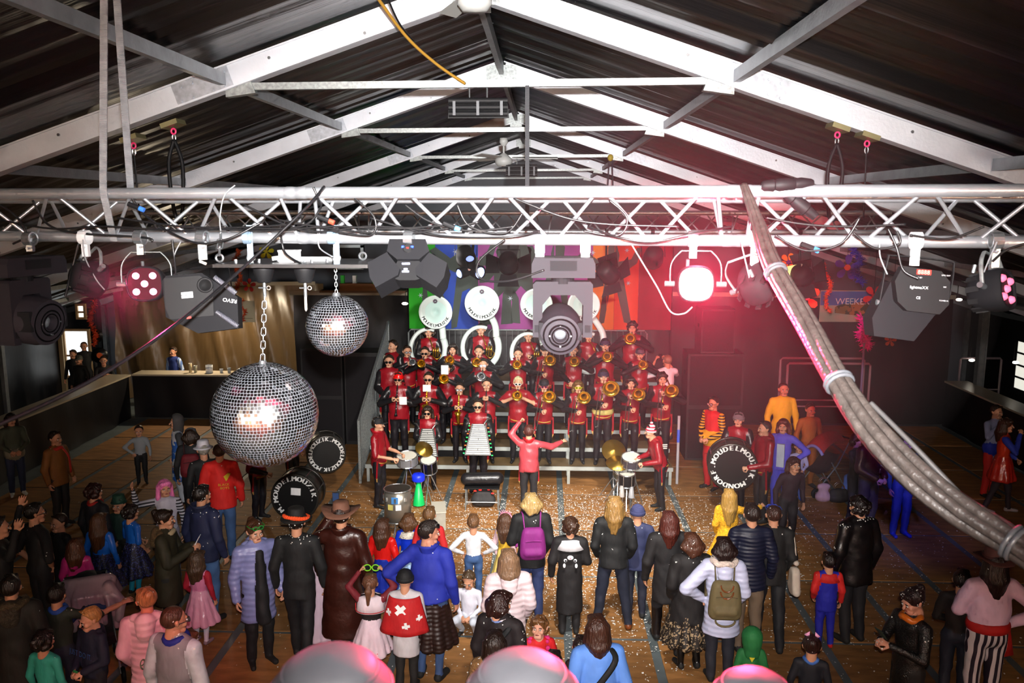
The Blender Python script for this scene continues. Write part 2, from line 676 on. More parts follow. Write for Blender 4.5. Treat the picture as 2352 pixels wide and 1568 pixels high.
# the black sheeting hung behind the stage and the brown one behind the bar
wall('wall_stage', (-6.2, 20.25), (9.9, 20.25), 0, 3.22, TARP, amp=0.05, n=80, freq=0.8, slant=0.8)
bw = wall('wall_bar', (-11.9, 22.3), (-6.0, 22.3), 0, 3.25, TARP_BROWN, amp=0.10, n=80, nz=10, freq=1.3, slant=0.6)
for a, b in (((-6.3, 20.2, 3.2), (-3.3, 20.2, 3.2)), ((2.2, 20.2, 3.22), (9.9, 20.2, 3.16)), ((-11.9, 22.2, 3.22), (-6.2, 22.2, 3.26))):
    t = MB().beam(a, b, 0.04, 0.10).build('trim_1', mat('pale_batten', '#b3a894', 0.7))
    tag(t, kind='structure')
p = atY(2262, 720, 19.7)
m = MB().box((0, 0, 2.2), (0.17, 0.17, 4.4))
for k in (-1, 1):
    m.box((k * 0.06, -0.09, 2.2), (0.02, 0.02, 4.4))
tag(m.build('support_column', ALU_D, loc=(p.x, 19.7, 0)), kind='structure')
# ------------------------------------------------------------------ people: smooth solid figures from rounded limbs
def nets(D, o, h, T=None):
    """surface nets: one smooth skin round the inside (D < 0) of a grid"""
    s = D < 0
    nx, ny, nz = D.shape
    cnt = np.zeros((nx - 1, ny - 1, nz - 1), np.int8)
    for i in (0, 1):
        for j in (0, 1):
            for k in (0, 1):
                cnt += s[i:nx - 1 + i, j:ny - 1 + j, k:nz - 1 + k]
    act = (cnt > 0) & (cnt < 8)
    I, J, K = np.nonzero(act)
    idx = np.full(act.shape, -1, np.int64)
    idx[act] = np.arange(len(I))
    acc = np.zeros((len(I), 3))
    w = np.zeros(len(I))
    cs = [(i, j, k) for i in (0, 1) for j in (0, 1) for k in (0, 1)]
    for a in cs:
        for ax in range(3):
            if a[ax]:
                continue
            da = D[I + a[0], J + a[1], K + a[2]]
            b = list(a)
            b[ax] = 1
            db = D[I + b[0], J + b[1], K + b[2]]
            c = (da < 0) != (db < 0)
            t = np.where(c, da / np.where(c, da - db, 1), 0)
            for q in range(3):
                acc[:, q] += np.where(c, a[q] + (t if q == ax else 0), 0)
            w += c
    V = (np.stack([I, J, K], 1) + acc / w[:, None]) * h + np.asarray(o)
    F = []
    for ax in range(3):
        sl0 = [slice(1, -1)] * 3
        sl1 = [slice(1, -1)] * 3
        sl0[ax], sl1[ax] = slice(0, -1), slice(1, None)
        A = s[tuple(sl0)]
        C = A != s[tuple(sl1)]
        g = list(np.nonzero(C))
        inside = A[tuple(g)]
        for q in range(3):
            if q != ax:
                g[q] = g[q] + 1
        u, v = [(1, 2), (2, 0), (0, 1)][ax]
        def cell(du, dv):
            gg = [x.copy() for x in g]
            gg[u] -= du
            gg[v] -= dv
            return idx[tuple(gg)]
        q4 = np.stack([cell(1, 1), cell(0, 1), cell(0, 0), cell(1, 0)], 1)
        q4[~inside] = q4[~inside][:, ::-1]
        F.append(q4)
    F = np.concatenate(F)
    tags = T[I, J, K] if T is not None else None
    return V, F, tags


def solid(prims, h, pad=0.06, cut=None, ftags=False, wrinkle=None):
    """prims: (a, b, ra, rb, sy, k, tag); capsules with their own y squash, blended with radius k. tag None carves away"""
    P = [(np.array(p[0], float), np.array(p[1], float), *p[2:7], p[7] if len(p) > 7 else None) for p in prims]
    R = [max(p[2], p[3]) for p in P]
    lo = np.min([np.minimum(p[0], p[1]) - r for p, r in zip(P, R) if p[6] is not None], 0) - pad
    hi = np.max([np.maximum(p[0], p[1]) + r for p, r in zip(P, R) if p[6] is not None], 0) + pad
    n = np.ceil((hi - lo) / h).astype(int) + 1
    ax = [lo[q] + h * np.arange(n[q]) for q in range(3)]
    D = np.full(n, 0.5, np.float32)
    B = np.full(n, 0.5, np.float32)
    T = np.zeros(n, np.int16)
    for a, b, ra, rb, sy, k, tg, clip in P:
        r = max(ra, rb) + 0.05 + k
        i0 = np.maximum(np.floor((np.minimum(a, b) - r - lo) / h).astype(int), 0)
        i1 = np.minimum(np.ceil((np.maximum(a, b) + r - lo) / h).astype(int) + 1, n)
        if np.any(i1 <= i0):
            continue
        sl = tuple(slice(i0[q], i1[q]) for q in range(3))
        X = (ax[0][sl[0]] - a[0])[:, None, None]
        Y = ((ax[1][sl[1]] - a[1]) / sy)[None, :, None]
        Z = (ax[2][sl[2]] - a[2])[None, None, :]
        d = (b - a) / np.array([1, sy, 1])
        dd = float(d @ d)
        t = np.clip((X * d[0] + Y * d[1] + Z * d[2]) / dd, 0, 1) if dd > 1e-9 else 0.0
        dist = np.sqrt((X - t * d[0]) ** 2 + (Y - t * d[1]) ** 2 + (Z - t * d[2]) ** 2) - (ra + (rb - ra) * t)
        if clip is not None:
            dist = np.maximum(dist, clip - (ax[2][sl[2]])[None, None, :])
        cur = D[sl]
        if tg is None:
            D[sl] = np.maximum(cur, -dist)
            continue
        if k > 0:
            hh = np.clip(0.5 + 0.5 * (cur - dist) / k, 0, 1)
            D[sl] = cur + (dist - cur) * hh - k * hh * (1 - hh)
        else:
            D[sl] = np.minimum(cur, dist)
        bt = B[sl]
        better = dist < bt
        T[sl] = np.where(better, tg, T[sl])
        B[sl] = np.where(better, dist, bt)
    if wrinkle:
        x, y, z = ax[0][:, None, None], ax[1][None, :, None], ax[2][None, None, :]
        p1, p2, p3, A = wrinkle
        D = D + A * (0.6 * np.sin(21 * z + 3.0 * np.sin(8 * x + p1) + 5 * y + p2) + 0.4 * np.sin(37 * z - 14 * x + 4 * np.sin(12 * y + p3)) + 0.5 * np.sin(17 * x + 6 * z + p3) * np.sin(15 * y + p1))
    if cut is not None:
        D = np.maximum(D, cut(ax[0][:, None, None], ax[1][None, :, None], ax[2][None, None, :]))
    V, F, T = nets(D, lo, h, T)
    if ftags:  # what each face belongs to, measured at its centre
        C = V[F].mean(1)
        best = np.full(len(C), 9.0)
        T = np.zeros(len(C), np.int32)
        for a, b, ra, rb, sy, k, tg, clip in P:
            if tg is None:
                continue
            sc = np.array([1, 1 / sy, 1])
            X, d = (C - a) * sc, (b - a) * sc
            dd = float(d @ d)
            t = np.clip(X @ d / dd, 0, 1) if dd > 1e-9 else np.zeros(len(C))
            dist = np.linalg.norm(X - t[:, None] * d, axis=1) - (ra + (rb - ra) * t)
            if clip is not None:
                dist = np.maximum(dist, (clip - C[:, 2]))
            m = dist < best
            best[m] = dist[m]
            T[m] = tg
    return V, F, T


def np_mesh(name, V, F, tags, mats, smooth=True):
    me = bpy.data.meshes.new(name)
    n = len(F)
    me.vertices.add(len(V))
    me.vertices.foreach_set('co', np.ascontiguousarray(V, np.float32).ravel())
    me.loops.add(n * 4)
    me.loops.foreach_set('vertex_index', np.ascontiguousarray(F, np.int32).ravel())
    me.polygons.add(n)
    me.polygons.foreach_set('loop_start', np.arange(n, dtype=np.int32) * 4)
    if tags is not None:
        me.polygons.foreach_set('material_index', np.ascontiguousarray(tags, np.int32))
    me.polygons.foreach_set('use_smooth', np.ones(n, bool))
    for x in mats:
        me.materials.append(x)
    me.update(calc_edges=True)
    return me


# head, centred; faces -Y; chin at -0.115, crown at +0.12.  tags 0 skin 1 eye white 2 iris/brow 3 lips
def make_head():
    c = lambda a, b, ra, rb=None, sy=1, k=0.02, t=0: (a, b, ra, rb if rb else ra, sy, k, t)
    P = [c((0, 0.015, 0.035), (0, 0.015, 0.030), 0.083, sy=1.14),
         c((0, -0.02, -0.035), (0, -0.035, -0.075), 0.062, 0.040, k=0.03),
         c((-0.022, -0.06, -0.085), (0.022, -0.06, -0.085), 0.026, k=0.02),
         c((0, 0.02, -0.05), (0, 0.03, -0.14), 0.055, 0.056, k=0.02),
         c((0, -0.085, 0.012), (0, -0.108, -0.022), 0.010, 0.015, k=0.012),
         c((-0.035, -0.082, 0.024), (0.035, -0.082, 0.024), 0.012, k=0.012),
         c((-0.045, -0.062, -0.025), (-0.045, -0.06, -0.028), 0.022, k=0.015),
         c((0.045, -0.062, -0.025), (0.045, -0.06, -0.028), 0.022, k=0.015)]
    for s in (-1, 1):
        P.append(c((s * 0.082, 0.012, -0.01), (s * 0.086, 0.02, 0.018), 0.014, 0.018, k=0.006))
    V, F, T = solid(P, 0.0098)
    T = T[F[:, 0]] * 0

    def ell(cx, cy, cz, rx, ry, rz, t, n=8, k=6):
        m = MB().ball((cx, cy, cz), (rx, ry, rz), n, k)
        return np.array([tuple(p) for p in m.v]), np.array([f if len(f) == 4 else (*f, f[2]) for f in m.f]), t
    vs, fs, ts = [V], [F], [T]
    off = len(V)
    for s in (-1, 1):
        for e in (ell(s * 0.032, -0.087, 0.002, 0.015, 0.008, 0.008, 1), ell(s * 0.032, -0.0935, 0.002, 0.0065, 0.004, 0.0065, 2),
                  ell(s * 0.034, -0.092, 0.024, 0.021, 0.007, 0.0045, 2)):
            vs.append(e[0]); fs.append(e[1] + off); ts.append(np.full(len(e[1]), e[2])); off += len(e[0])
    e = ell(0, -0.0905, -0.055, 0.024, 0.007, 0.008, 3)
    vs.append(e[0]); fs.append(e[1] + off); ts.append(np.full(len(e[1]), 3))
    return np.concatenate(vs), np.concatenate(fs), np.concatenate(ts)


HEAD = make_head()


# a hand: wrist at origin, fingers along -Z, palm facing -Y; thumb on +X
def make_hand(curl):
    c = lambda a, b, ra, rb, k=0.006: (a, b, ra, rb, 1, k, 0)
    P = [((0, 0, 0.01), (0, 0, -0.085), 0.026, 0.036, 0.42, 0.006, 0), ((-0.02, 0, -0.08), (0.022, 0, -0.085), 0.014, 0.014, 0.9, 0.006, 0)]
    for i, (x, L) in enumerate(((-0.033, 0.055), (-0.011, 0.072), (0.011, 0.076), (0.032, 0.068))):
        p = Vector((x, 0, -0.085))
        a = 0.15 + curl * 0.55
        for seg in range(3):
            l = L * (0.45, 0.32, 0.25)[seg]
            q = p + Vector((x * 0.05, -math.sin(a) * l, -math.cos(a) * l))
            P.append(c(tuple(p), tuple(q), 0.0098 - 0.001 * seg, 0.0092 - 0.001 * seg, 0.003))
            p = q
            a += curl * 0.8 + 0.1
    p = Vector((0.028, -0.004, -0.03))
    q = Vector((0.058, -0.022 - 0.015 * curl, -0.065))
    r = Vector((0.056 - 0.022 * curl, -0.038 - 0.02 * curl, -0.098))
    P.append(c(tuple(p), tuple(q), 0.014, 0.011))
    P.append(c(tuple(q), tuple(r), 0.0105, 0.0085))
    V, F, T = solid(P, 0.0078, pad=0.02)
    return V, F


HANDS = {'relax': make_hand(0.35), 'grip': make_hand(1.05), 'open': make_hand(0.05)}


# hair shapes, in head coordinates
def make_hair(style):
    base = [((0, 0.028, 0.045), (0, 0.026, 0.042), 0.096, 0.096, 1.12, 0.0, 0)]
    if style in ('short', 'shaved'):
        r = 0.094 if style == 'short' else 0.089
        P = [((0, 0.024, 0.045), (0, 0.03, 0.03), r, r * 0.97, 1.13, 0.02, 0)]
        if style == 'short':
            P.append(((-0.04, -0.06, 0.105), (0.045, -0.055, 0.11), 0.026, 0.022, 1, 0.03, 0))
            P.append(((0, 0.0, 0.12), (0, 0.07, 0.10), 0.03, 0.03, 1, 0.03, 0))
        cut = lambda x, y, z: np.maximum(-(z + 0.045 + 0 * x) * 0.8 - (0.6 * (y - 0.03)), np.maximum(-(z - 0.062) - (y + 0.03) * 1.6, -(y + 0.0) - (z - 0.07) * 0.9 - 0.06 + 0 * x))
        return solid(P, 0.010, cut=cut)
    zc = {'bob': -0.10, 'long': -0.30, 'verylong': -0.42, 'bun': -0.06, 'pony': -0.06, 'wavy': -0.33, 'curly': -0.08}[style]
    P = list(base)
    if style in ('bob', 'long', 'verylong', 'wavy'):
        for i in range(9):
            t = math.pi * (i / 8)
            x, y = 0.086 * math.cos(t), 0.03 + 0.075 * math.sin(t)
            rr = 0.032
            wob = 0.012 * math.sin(i * 2.1) if style == 'wavy' else 0.0
            zb = zc * (1 - 0.28 * abs(math.cos(t))) + 0.02 * math.sin(i * 1.7)
            P.append(((x, y, 0.03), (x * (1.08 + (0.25 if style == 'bob' else 0.05)) + wob, y * 0.9 + (0.02 if style == 'bob' else 0.05 * math.sin(t)), (zb + 0.03) / 2), rr, rr, 1, 0.022, 0))
            P.append(((x * (1.08 + (0.25 if style == 'bob' else 0.05)) + wob, y * 0.9 + (0.02 if style == 'bob' else 0.05 * math.sin(t)), (zb + 0.03) / 2),
                      (x * (0.95 if style == 'bob' else 1.0) - wob, y * 0.9 + 0.035 * math.sin(t), zb), rr, rr * (0.8 if style == 'bob' else 0.55), 1, 0.022, 0))
        P.append(((-0.05, -0.062, 0.088), (0.05, -0.055, 0.09), 0.03, 0.03, 1, 0.025, 0))
        cut = lambda x, y, z: np.minimum(np.sqrt((x / 0.066) ** 2 + ((y + 0.11) / 0.075) ** 2 + ((z + 0.03) / 0.10) ** 2) - 1, 9) * -0.07
        return solid(P, 0.0125, cut=cut)
    if style == 'bun':
        P.append(((0, 0.105, 0.085), (0, 0.115, 0.10), 0.05, 0.045, 1, 0.02, 0))
    if style == 'pony':
        P += [((0, 0.12, 0.06), (0, 0.16, -0.03), 0.03, 0.04, 1, 0.02, 0), ((0, 0.16, -0.03), (0.01, 0.15, -0.20), 0.04, 0.018, 1, 0.02, 0)]
    if style == 'curly':
        r = np.random.default_rng(5)
        for _ in range(40):
            d = r.normal(size=3)
            d /= np.linalg.norm(d)
            if d[1] < -0.35 and d[2] < 0.45:
                continue
            q = (d[0] * 0.09, 0.03 + d[1] * 0.10, 0.03 + d[2] * 0.095)
            P.append((q, q, 0.033, 0.033, 1, 0.008, 0))
    P.append(((-0.045, -0.062, 0.09), (0.05, -0.058, 0.09), 0.026, 0.026, 1, 0.025, 0))
    cut = lambda x, y, z: np.maximum(-(z + 0.075) - (0.5 * (y - 0.06)) if style not in ('pony', 'curly') else -1 + 0 * z + 0 * y,
                                     np.minimum(np.sqrt((x / 0.075) ** 2 + ((y + 0.11) / 0.09) ** 2 + ((z + 0.04) / 0.105) ** 2) - 1, 9) * -0.07)
    return solid(P, 0.0115, cut=cut)


HAIR = {}


def hair_mesh(style):
    if style not in HAIR:
        V, F, _ = make_hair(style)
        HAIR[style] = np_mesh('hair', V, F, None, [hairm('#3a2a1c')])
    return HAIR[style]


ARMS = {  # elbow, wrist for the +X side; hand kind
    'down': ((0.255, 0.03, 1.13), (0.265, -0.05, 0.89), 'relax'),
    'in': ((0.24, 0.04, 1.13), (0.20, -0.12, 0.93), 'relax'),
    'hip': ((0.43, 0.10, 1.18), (0.21, -0.03, 1.01), 'grip'),
    'front': ((0.25, -0.08, 1.14), (0.075, -0.31, 1.25), 'grip'),
    'low': ((0.25, -0.02, 1.12), (0.09, -0.22, 1.02), 'grip'),
    'up': ((0.36, -0.08, 1.58), (0.20, -0.14, 1.80), 'grip'),
    'wave': ((0.42, -0.12, 1.42), (0.44, -0.20, 1.70), 'open'),
    'face': ((0.30, -0.14, 1.22), (0.07, -0.22, 1.50), 'grip'),
    'play': ((0.37, -0.18, 1.25), (0.055, -0.30, 1.42), 'grip'),
    'clar': ((0.33, -0.16, 1.18), (0.03, -0.28, 1.30), 'grip'),
    'slide': ((0.30, -0.20, 1.20), (0.05, -0.50, 1.24), 'grip'),
    'drum': ((0.29, -0.06, 1.10), (0.19, -0.36, 1.04), 'grip'),
    'out': ((0.44, -0.14, 1.32), (0.62, -0.34, 1.36), 'open'),
    'pocket': ((0.31, 0.09, 1.14), (0.215, -0.03, 0.96), 'grip'),
    'point': ((0.30, -0.26, 1.30), (0.26, -0.55, 1.34), 'grip'),
    'cam': ((0.32, -0.20, 1.30), (0.13, -0.27, 1.60), 'grip'),
}
PEOPLE = []


def person(px, py, h, rot, label, top='#202020', legs='#16161a', hair='short', hc='#2a1d14', arms=('down', 'down'), leg='stand',
           shoes='#141414', skin='#c98f70', sleeve=None, fore=None, coat=None, coatw=0.0, skirt=None, bulk=0.0, head=(0, 0), lean=0.0,
           base=0.0, fat=1.0, extras=(), Y=None, vox=None, group=None, boots=None, cat='person', mid=None, inner=None):
    k = h / 1.75
    w = atZ(px, py, base + h) if Y is None else atY(px, py, Y)
    loc = Vector((w.x, w.y, base))
    hs = (0.235 - (1.75 - h) * 0.045) / 0.235 / k if h < 1.7 else 1.0
    kz = (1.75 - 0.235 * hs * 0.96) / (1.75 - 0.235 * 0.96)
    hips = 0.92
    drop = 0.0
    if leg == 'crouch':
        drop = 0.55
    TG = {}
    mats = []

    def tg(m):
        if m.name not in TG:
            TG[m.name] = len(mats)
            mats.append(m)
        return TG[m.name]
    tskin, ttop, tleg, tshoe = tg(skinm(skin)), tg(cloth(top)), tg(cloth(legs)), tg(cloth(shoes))
    tslv = tg(cloth(sleeve)) if sleeve else ttop
    tfore = tg(skinm(skin)) if fore == 'skin' else (tg(cloth(fore)) if fore else tslv)

    def J(p):
        z = p[2] - drop
        y = p[1]
        if p[2] > hips:
            y -= lean * (p[2] - hips)
            z -= abs(lean) * lean * 0.25 * (p[2] - hips) if lean > 0 else 0
        return (p[0] * (0.9 + 0.1 * fat), y, z * kz)
    b = bulk * 0.55
    fat = 1 + (fat - 1) * 0.55
    coatw = coatw * 0.6
    P = []
    add = lambda a, c, ra, rb, sy, kk, t, clip=None: P.append((J(a), J(c), ra, rb, sy, kk, t, None if clip is None else (clip - drop) * kz))
    add((-0.05, 0.01, 0.93), (0.05, 0.01, 0.93), 0.115 * fat, 0.115 * fat, 0.95, 0.03, tleg)
    add((0, 0, 0.99), (0, 0, 1.22), (0.140 + b) * fat, (0.150 + b) * fat, 0.72 + b, 0.03, ttop)
    add((0, 0, 1.20), (0, 0, 1.36), (0.155 + b) * fat, 0.158 + b, 0.68 + b, 0.03, ttop)
    add((-0.135, 0.005, 1.42), (0.135, 0.005, 1.42), 0.066 + b * 0.6, 0.066 + b * 0.6, 1.0, 0.03, ttop)
    add((0, 0.012, 1.44), (0, 0.01, 1.54), 0.056, 0.052, 1.0, 0.015, tskin)
    if coat is not None:
        cw = coatw
        add((0, 0.0, 1.05), (0, 0.01, coat - 0.02), (0.150 + b) * fat, (0.163 + b) * fat + cw, 0.80 + b, 0.012, ttop, coat)
        add((-0.05, 0.01, 1.0), (0.05, 0.01, coat - 0.02), 0.13 * fat, 0.135 * fat + cw, 0.88, 0.012, ttop, coat)
    if inner:  # open front showing the garment beneath
        ti_ = tg(cloth(inner))
        add((0, -0.085 - b, 1.40), (0, -0.115 - b, 1.0), 0.045, 0.065, 1, 0.0, ti_)
        add((0, -0.115 - b, 1.0), (0, -0.135 - b - coatw, (coat or 0.9) + 0.05), 0.07, 0.08, 1, 0.0, ti_, coat)
    if skirt:
        tsk = tg(cloth(skirt[2]))
        n = 11
        for i in range(n):
            t = 2 * math.pi * i / n
            c0, s0 = math.cos(t), math.sin(t)
            wob = 1 + 0.09 * math.sin(3.3 * i)
            add((0.10 * c0, 0.08 * s0, 1.04), (skirt[1] * c0 * wob, skirt[1] * 0.85 * s0 * wob, skirt[0] + 0.035), 0.055, 0.045 + skirt[1] * 0.10, 1, 0.02, tsk, skirt[0])
        add((0, 0, 1.0), (0, 0, skirt[0] + 0.12), 0.12, skirt[1] * 0.95, 0.9, 0.02, tsk, skirt[0])
    # legs
    xs = {'stand': 0.10, 'wide': 0.20, 'walk': 0.09, 'crouch': 0.14, 'close': 0.075}[leg]
    for s in (-1, 1):
        fy = (-0.20 * s if leg == 'walk' else 0.0)
        hip, knee, ank = (s * 0.092, 0.0, 0.90), (s * (0.092 + xs) / 2, fy * 0.6 - 0.02, 0.49), (s * xs, fy + 0.03, 0.09)
        if leg == 'crouch':
            knee, ank = (s * 0.17, -0.34, 0.98), (s * 0.13, -0.04, 0.64)
        tb = tg(cloth(boots)) if boots else tleg
        wl = 0.0 if skirt and skirt[0] > 0.3 else 0.012
        add(hip, knee, (0.088 + wl * 0.5) * (0.7 + 0.3 * fat), 0.062 + wl, 1.0, 0.02, tleg)
        add(knee, ank, 0.060 + wl, 0.043 + wl, 1.0, 0.015, tb)
        a2 = Vector(ank)
        add(tuple(a2 + Vector((0, 0.03, -0.045))), tuple(a2 + Vector((s * 0.03, -0.15, -0.058))), 0.043, 0.034, 1.0, 0.012, tshoe)
    hands = []
    for s, an in ((-1, arms[0]), (1, arms[1])):
        el, wr, hk = an if not isinstance(an, str) else ARMS[an]
        sh = (s * 0.178, 0.008, 1.415)
        el, wr = (el[0] * s if isinstance(an, str) else el[0], el[1], el[2]), (wr[0] * s if isinstance(an, str) else wr[0], wr[1], wr[2])
        ar = 0.01 + b * 0.75
        add(sh, el, 0.052 + ar, 0.043 + ar, 1.0, 0.018, tslv)
        fo = fore == 'skin'
        add(el, wr, 0.041 + (0 if fo else ar), 0.029 + (0 if fo else ar * 0.8), 1.0, 0.008, tfore)
        hands.append((Vector(J(el)), Vector(J(wr)), hk, s))
    if mid:  # belt or hem in another colour: (z, radius grow, material)
        add((-0.04, 0, mid[0]), (0.04, 0, mid[0]), 0.125 * fat + mid[1], 0.125 * fat + mid[1], 0.9, 0.0, tg(cloth(mid[2])))
    vx = vox or (0.0172 if w.y < 11.5 else 0.0225)
    V, F, T = solid(P, vx / k, ftags=True, wrinkle=(px * 0.7, py * 0.9, (px + py) * 0.37, 0.0055))
    # head
    hc_ = Vector(J((0, -0.012, 1.625)))
    hc_.z = 1.75 - 0.122 * hs - drop * kz - (lean * lean * 0.25 * 0.7 if lean > 0 else 0)
    HM = Matrix.Translation(hc_) @ Matrix.Rotation(math.radians(head[0]), 4, 'Z') @ Matrix.Rotation(math.radians(-head[1]), 4, 'X') @ Matrix.Scale(hs, 4)
    hv, hf, ht = HEAD
    A = np.array(HM)
    hv2 = hv @ A[:3, :3].T + A[:3, 3]
    te, ti, tl = tg(mat('eye_white', '#e8e4de', 0.3)), tg(mat('eye_brow', '#241812', 0.5)), tg(mat('lips', '#8d4038', 0.5))
    hmap = np.array([tskin, te, ti, tl])
    Vs, Fs, Ts = [V, hv2], [F, hf + len(V)], [T, hmap[ht]]
    off = len(V) + len(hv2)
    for el, wr, hk, s in hands:
        d = (wr - el).normalized()
        z = -d
        x = Vector((1, 0, 0)) if abs(d.x) < 0.8 else Vector((0, 0, 1))
        inward = Vector((-s, -0.2, 0)) if d.z < -0.6 else Vector((-s * 0.6, 0.1, -0.7))
        yv = -(inward - z * inward.dot(z)).normalized()
        xv = yv.cross(z) * 1.0
        if s < 0:
            xv = xv
        Rm = np.array(Matrix((xv, yv, z)).transposed())
        v, f = HANDS[hk]
        sc = 0.95 * (hs ** 0.5)
        v2 = v.copy() * sc
        if xv.dot(Vector((0, -1, 0))) < 0:
            v2[:, 0] *= -1
            f = f[:, ::-1]
        v2 = v2 @ Rm.T + np.array(wr + d * 0.005)
        Vs.append(v2)
        Fs.append(f + off)
        Ts.append(np.full(len(f), tskin))
        off += len(v2)
    me = np_mesh('person', np.concatenate(Vs), np.concatenate(Fs), np.concatenate(Ts), mats)
    o = link('person', me, None, loc, (0, 0, math.radians(rot)), k)
    tag(o, label, cat, group)
    hats = hair
    if hair:
        ho = link('hair', hair_mesh(hair), o)
        ho.matrix_local = HM
        ho.material_slots[0].link = 'OBJECT'
        ho.material_slots[0].material = hairm(hc)
    info = {'o': o, 'HM': HM, 'hands': hands, 'J': J, 'k': k, 'kz': kz, 'M': Matrix.LocRotScale(loc, Euler((0, 0, math.radians(rot))), Vector((k, k, k))), 'hs': hs}
    PEOPLE.append(info)
    for e in extras:
        EXTRA[e[0]](info, *e[1:])
    return info


EXTRA = {}


def extra(f):
    EXTRA[f.__name__] = f
    return f


def on_head(info, name, mb, mats, smooth=True):
    o = mb.build(name, mats, info['o'], smooth)
    o.matrix_local = info['HM']
    return o


@extra
def beanie(i, c, pom=None):
    m = MB()
    m.lathe([(0.0, 0.150), (0.03, 0.147), (0.065, 0.128), (0.089, 0.09), (0.098, 0.045), (0.099, 0.018)], (0, 0.012, 0), n=18)
    m.lathe([(0.100, 0.06), (0.106, 0.055), (0.106, 0.015), (0.100, 0.01)], (0, 0.012, 0), n=18)
    if pom:
        m.ball((0, 0.012, 0.165), 0.03)
    on_head(i, 'beanie', m, cloth(c))


@extra
def cap(i, c, brim=None):
    m = MB()
    m.lathe([(0.0, 0.142), (0.05, 0.138), (0.085, 0.11), (0.098, 0.06), (0.099, 0.035)], (0, 0.012, 0), n=18)
    m.prism([(0.085 * math.cos(t), -0.09 - 0.085 * math.sin(t)) for t in [math.pi * q / 8 for q in range(9)]] + [(-0.08, -0.05), (0.08, -0.05)], 0.008,
            Matrix.Translation((0, 0, 0.042)), 1)
    on_head(i, 'cap', m, [cloth(c), cloth(brim or c)])


@extra
def brimhat(i, c, r=0.18, band=None, curl=0.0, tall=0.11):
    m = MB()
    m.lathe([(0.0, 0.07 + tall), (0.06, 0.075 + tall), (0.085, 0.06 + tall), (0.098, 0.065)], (0, 0.012, 0), n=20)
    m.lathe([(0.098, 0.065), (0.102, 0.06), (r, 0.052), (r, 0.058), (0.1, 0.07)], (0, 0.012, 0), n=24)
    m.lathe([(0.0995, 0.10), (0.1025, 0.10), (0.1035, 0.066), (0.100, 0.066)], (0, 0.012, 0), n=20, m=1)
    if curl:
        m.v = [(x * (1 - 0.1 * curl * (abs(x) > 0.12)), y, z + curl * max(0, abs(x) - 0.10) * 0.9) for x, y, z in m.v]
    on_head(i, 'hat', m, [cloth(c), cloth(band or c)])


@extra
def shades(i, c, lens='#101010', up=False):
    m = MB()
    z, y = (0.085, -0.085) if up else (0.003, -0.104)
    for s in (-1, 1):
        ring = [(s * 0.033 + 0.027 * math.cos(t), y - (0.0 if up else 0.0), z + 0.022 * math.sin(t)) for t in [2 * math.pi * q / 12 for q in range(12)]]
        m.tube(ring, 0.0048, 5, closed=True)
        m.add(ring, [tuple(range(12))], 1)
        m.tube([(s * 0.06, y, z + 0.005), (s * 0.087, y + 0.03, z + 0.008), (s * 0.09, y + 0.11, z)], 0.004, 5)
    m.tube([(-0.008, y - 0.002, z + 0.008), (0.008, y - 0.002, z + 0.008)], 0.0045, 5)
    on_head(i, 'glasses', m, [mat('frame_' + c.strip('#'), c, 0.35), mat('lens_' + lens.strip('#'), lens, 0.15, spec=0.7)], False)


@extra
def ears(i, c, band='#202020'):
    m = MB()
    m.tube([(0.098 * math.cos(t), 0.0, 0.02 + 0.115 * math.sin(t)) for t in [math.pi * q / 12 for q in range(13)]], 0.006, 6)
    for s in (-1, 1):
        m.prism([(-0.03, 0), (0.03, 0), (0.004 * s, 0.065)], 0.014, Matrix.Translation((s * 0.055, 0, 0.118)) @ Matrix.Rotation(-s * 0.5, 4, 'Y') @ Matrix.Rotation(math.pi / 2, 4, 'X'), 1)
    on_head(i, 'cat_ear_band', m, [mat('ear_band', band, 0.4), cloth(c)])


@extra
def tiara(i, c):
    m = MB()
    m.tube([(0.098 * math.cos(t), -0.02, 0.03 + 0.10 * math.sin(t)) for t in [math.pi * q / 12 for q in range(13)]], 0.011, 6)
    for k in range(-3, 4):
        t = math.pi / 2 + k * 0.22
        m.cyl((0.1 * math.cos(t), -0.02, 0.03 + 0.10 * math.sin(t)), (0.145 * math.cos(t), -0.02, 0.035 + 0.150 * math.sin(t)), 0.009, 0.002, 6)
    on_head(i, 'tiara', m, cloth(c))


@extra
def lei(i, c):
    """paper flower chain round a hat"""
    m = MB()
    r = random.Random(4)
    for q in range(22):
        t = math.radians(20 + q * 12)
        m.ball((0.128 * math.cos(t), 0.012 + 0.128 * math.sin(t), 0.075 + 0.03 * math.sin(t * 1.0 + 0.6)), 0.021 + 0.005 * r.random(), 7, 5)
    on_head(i, 'flower_garland', m, cloth(c), False)


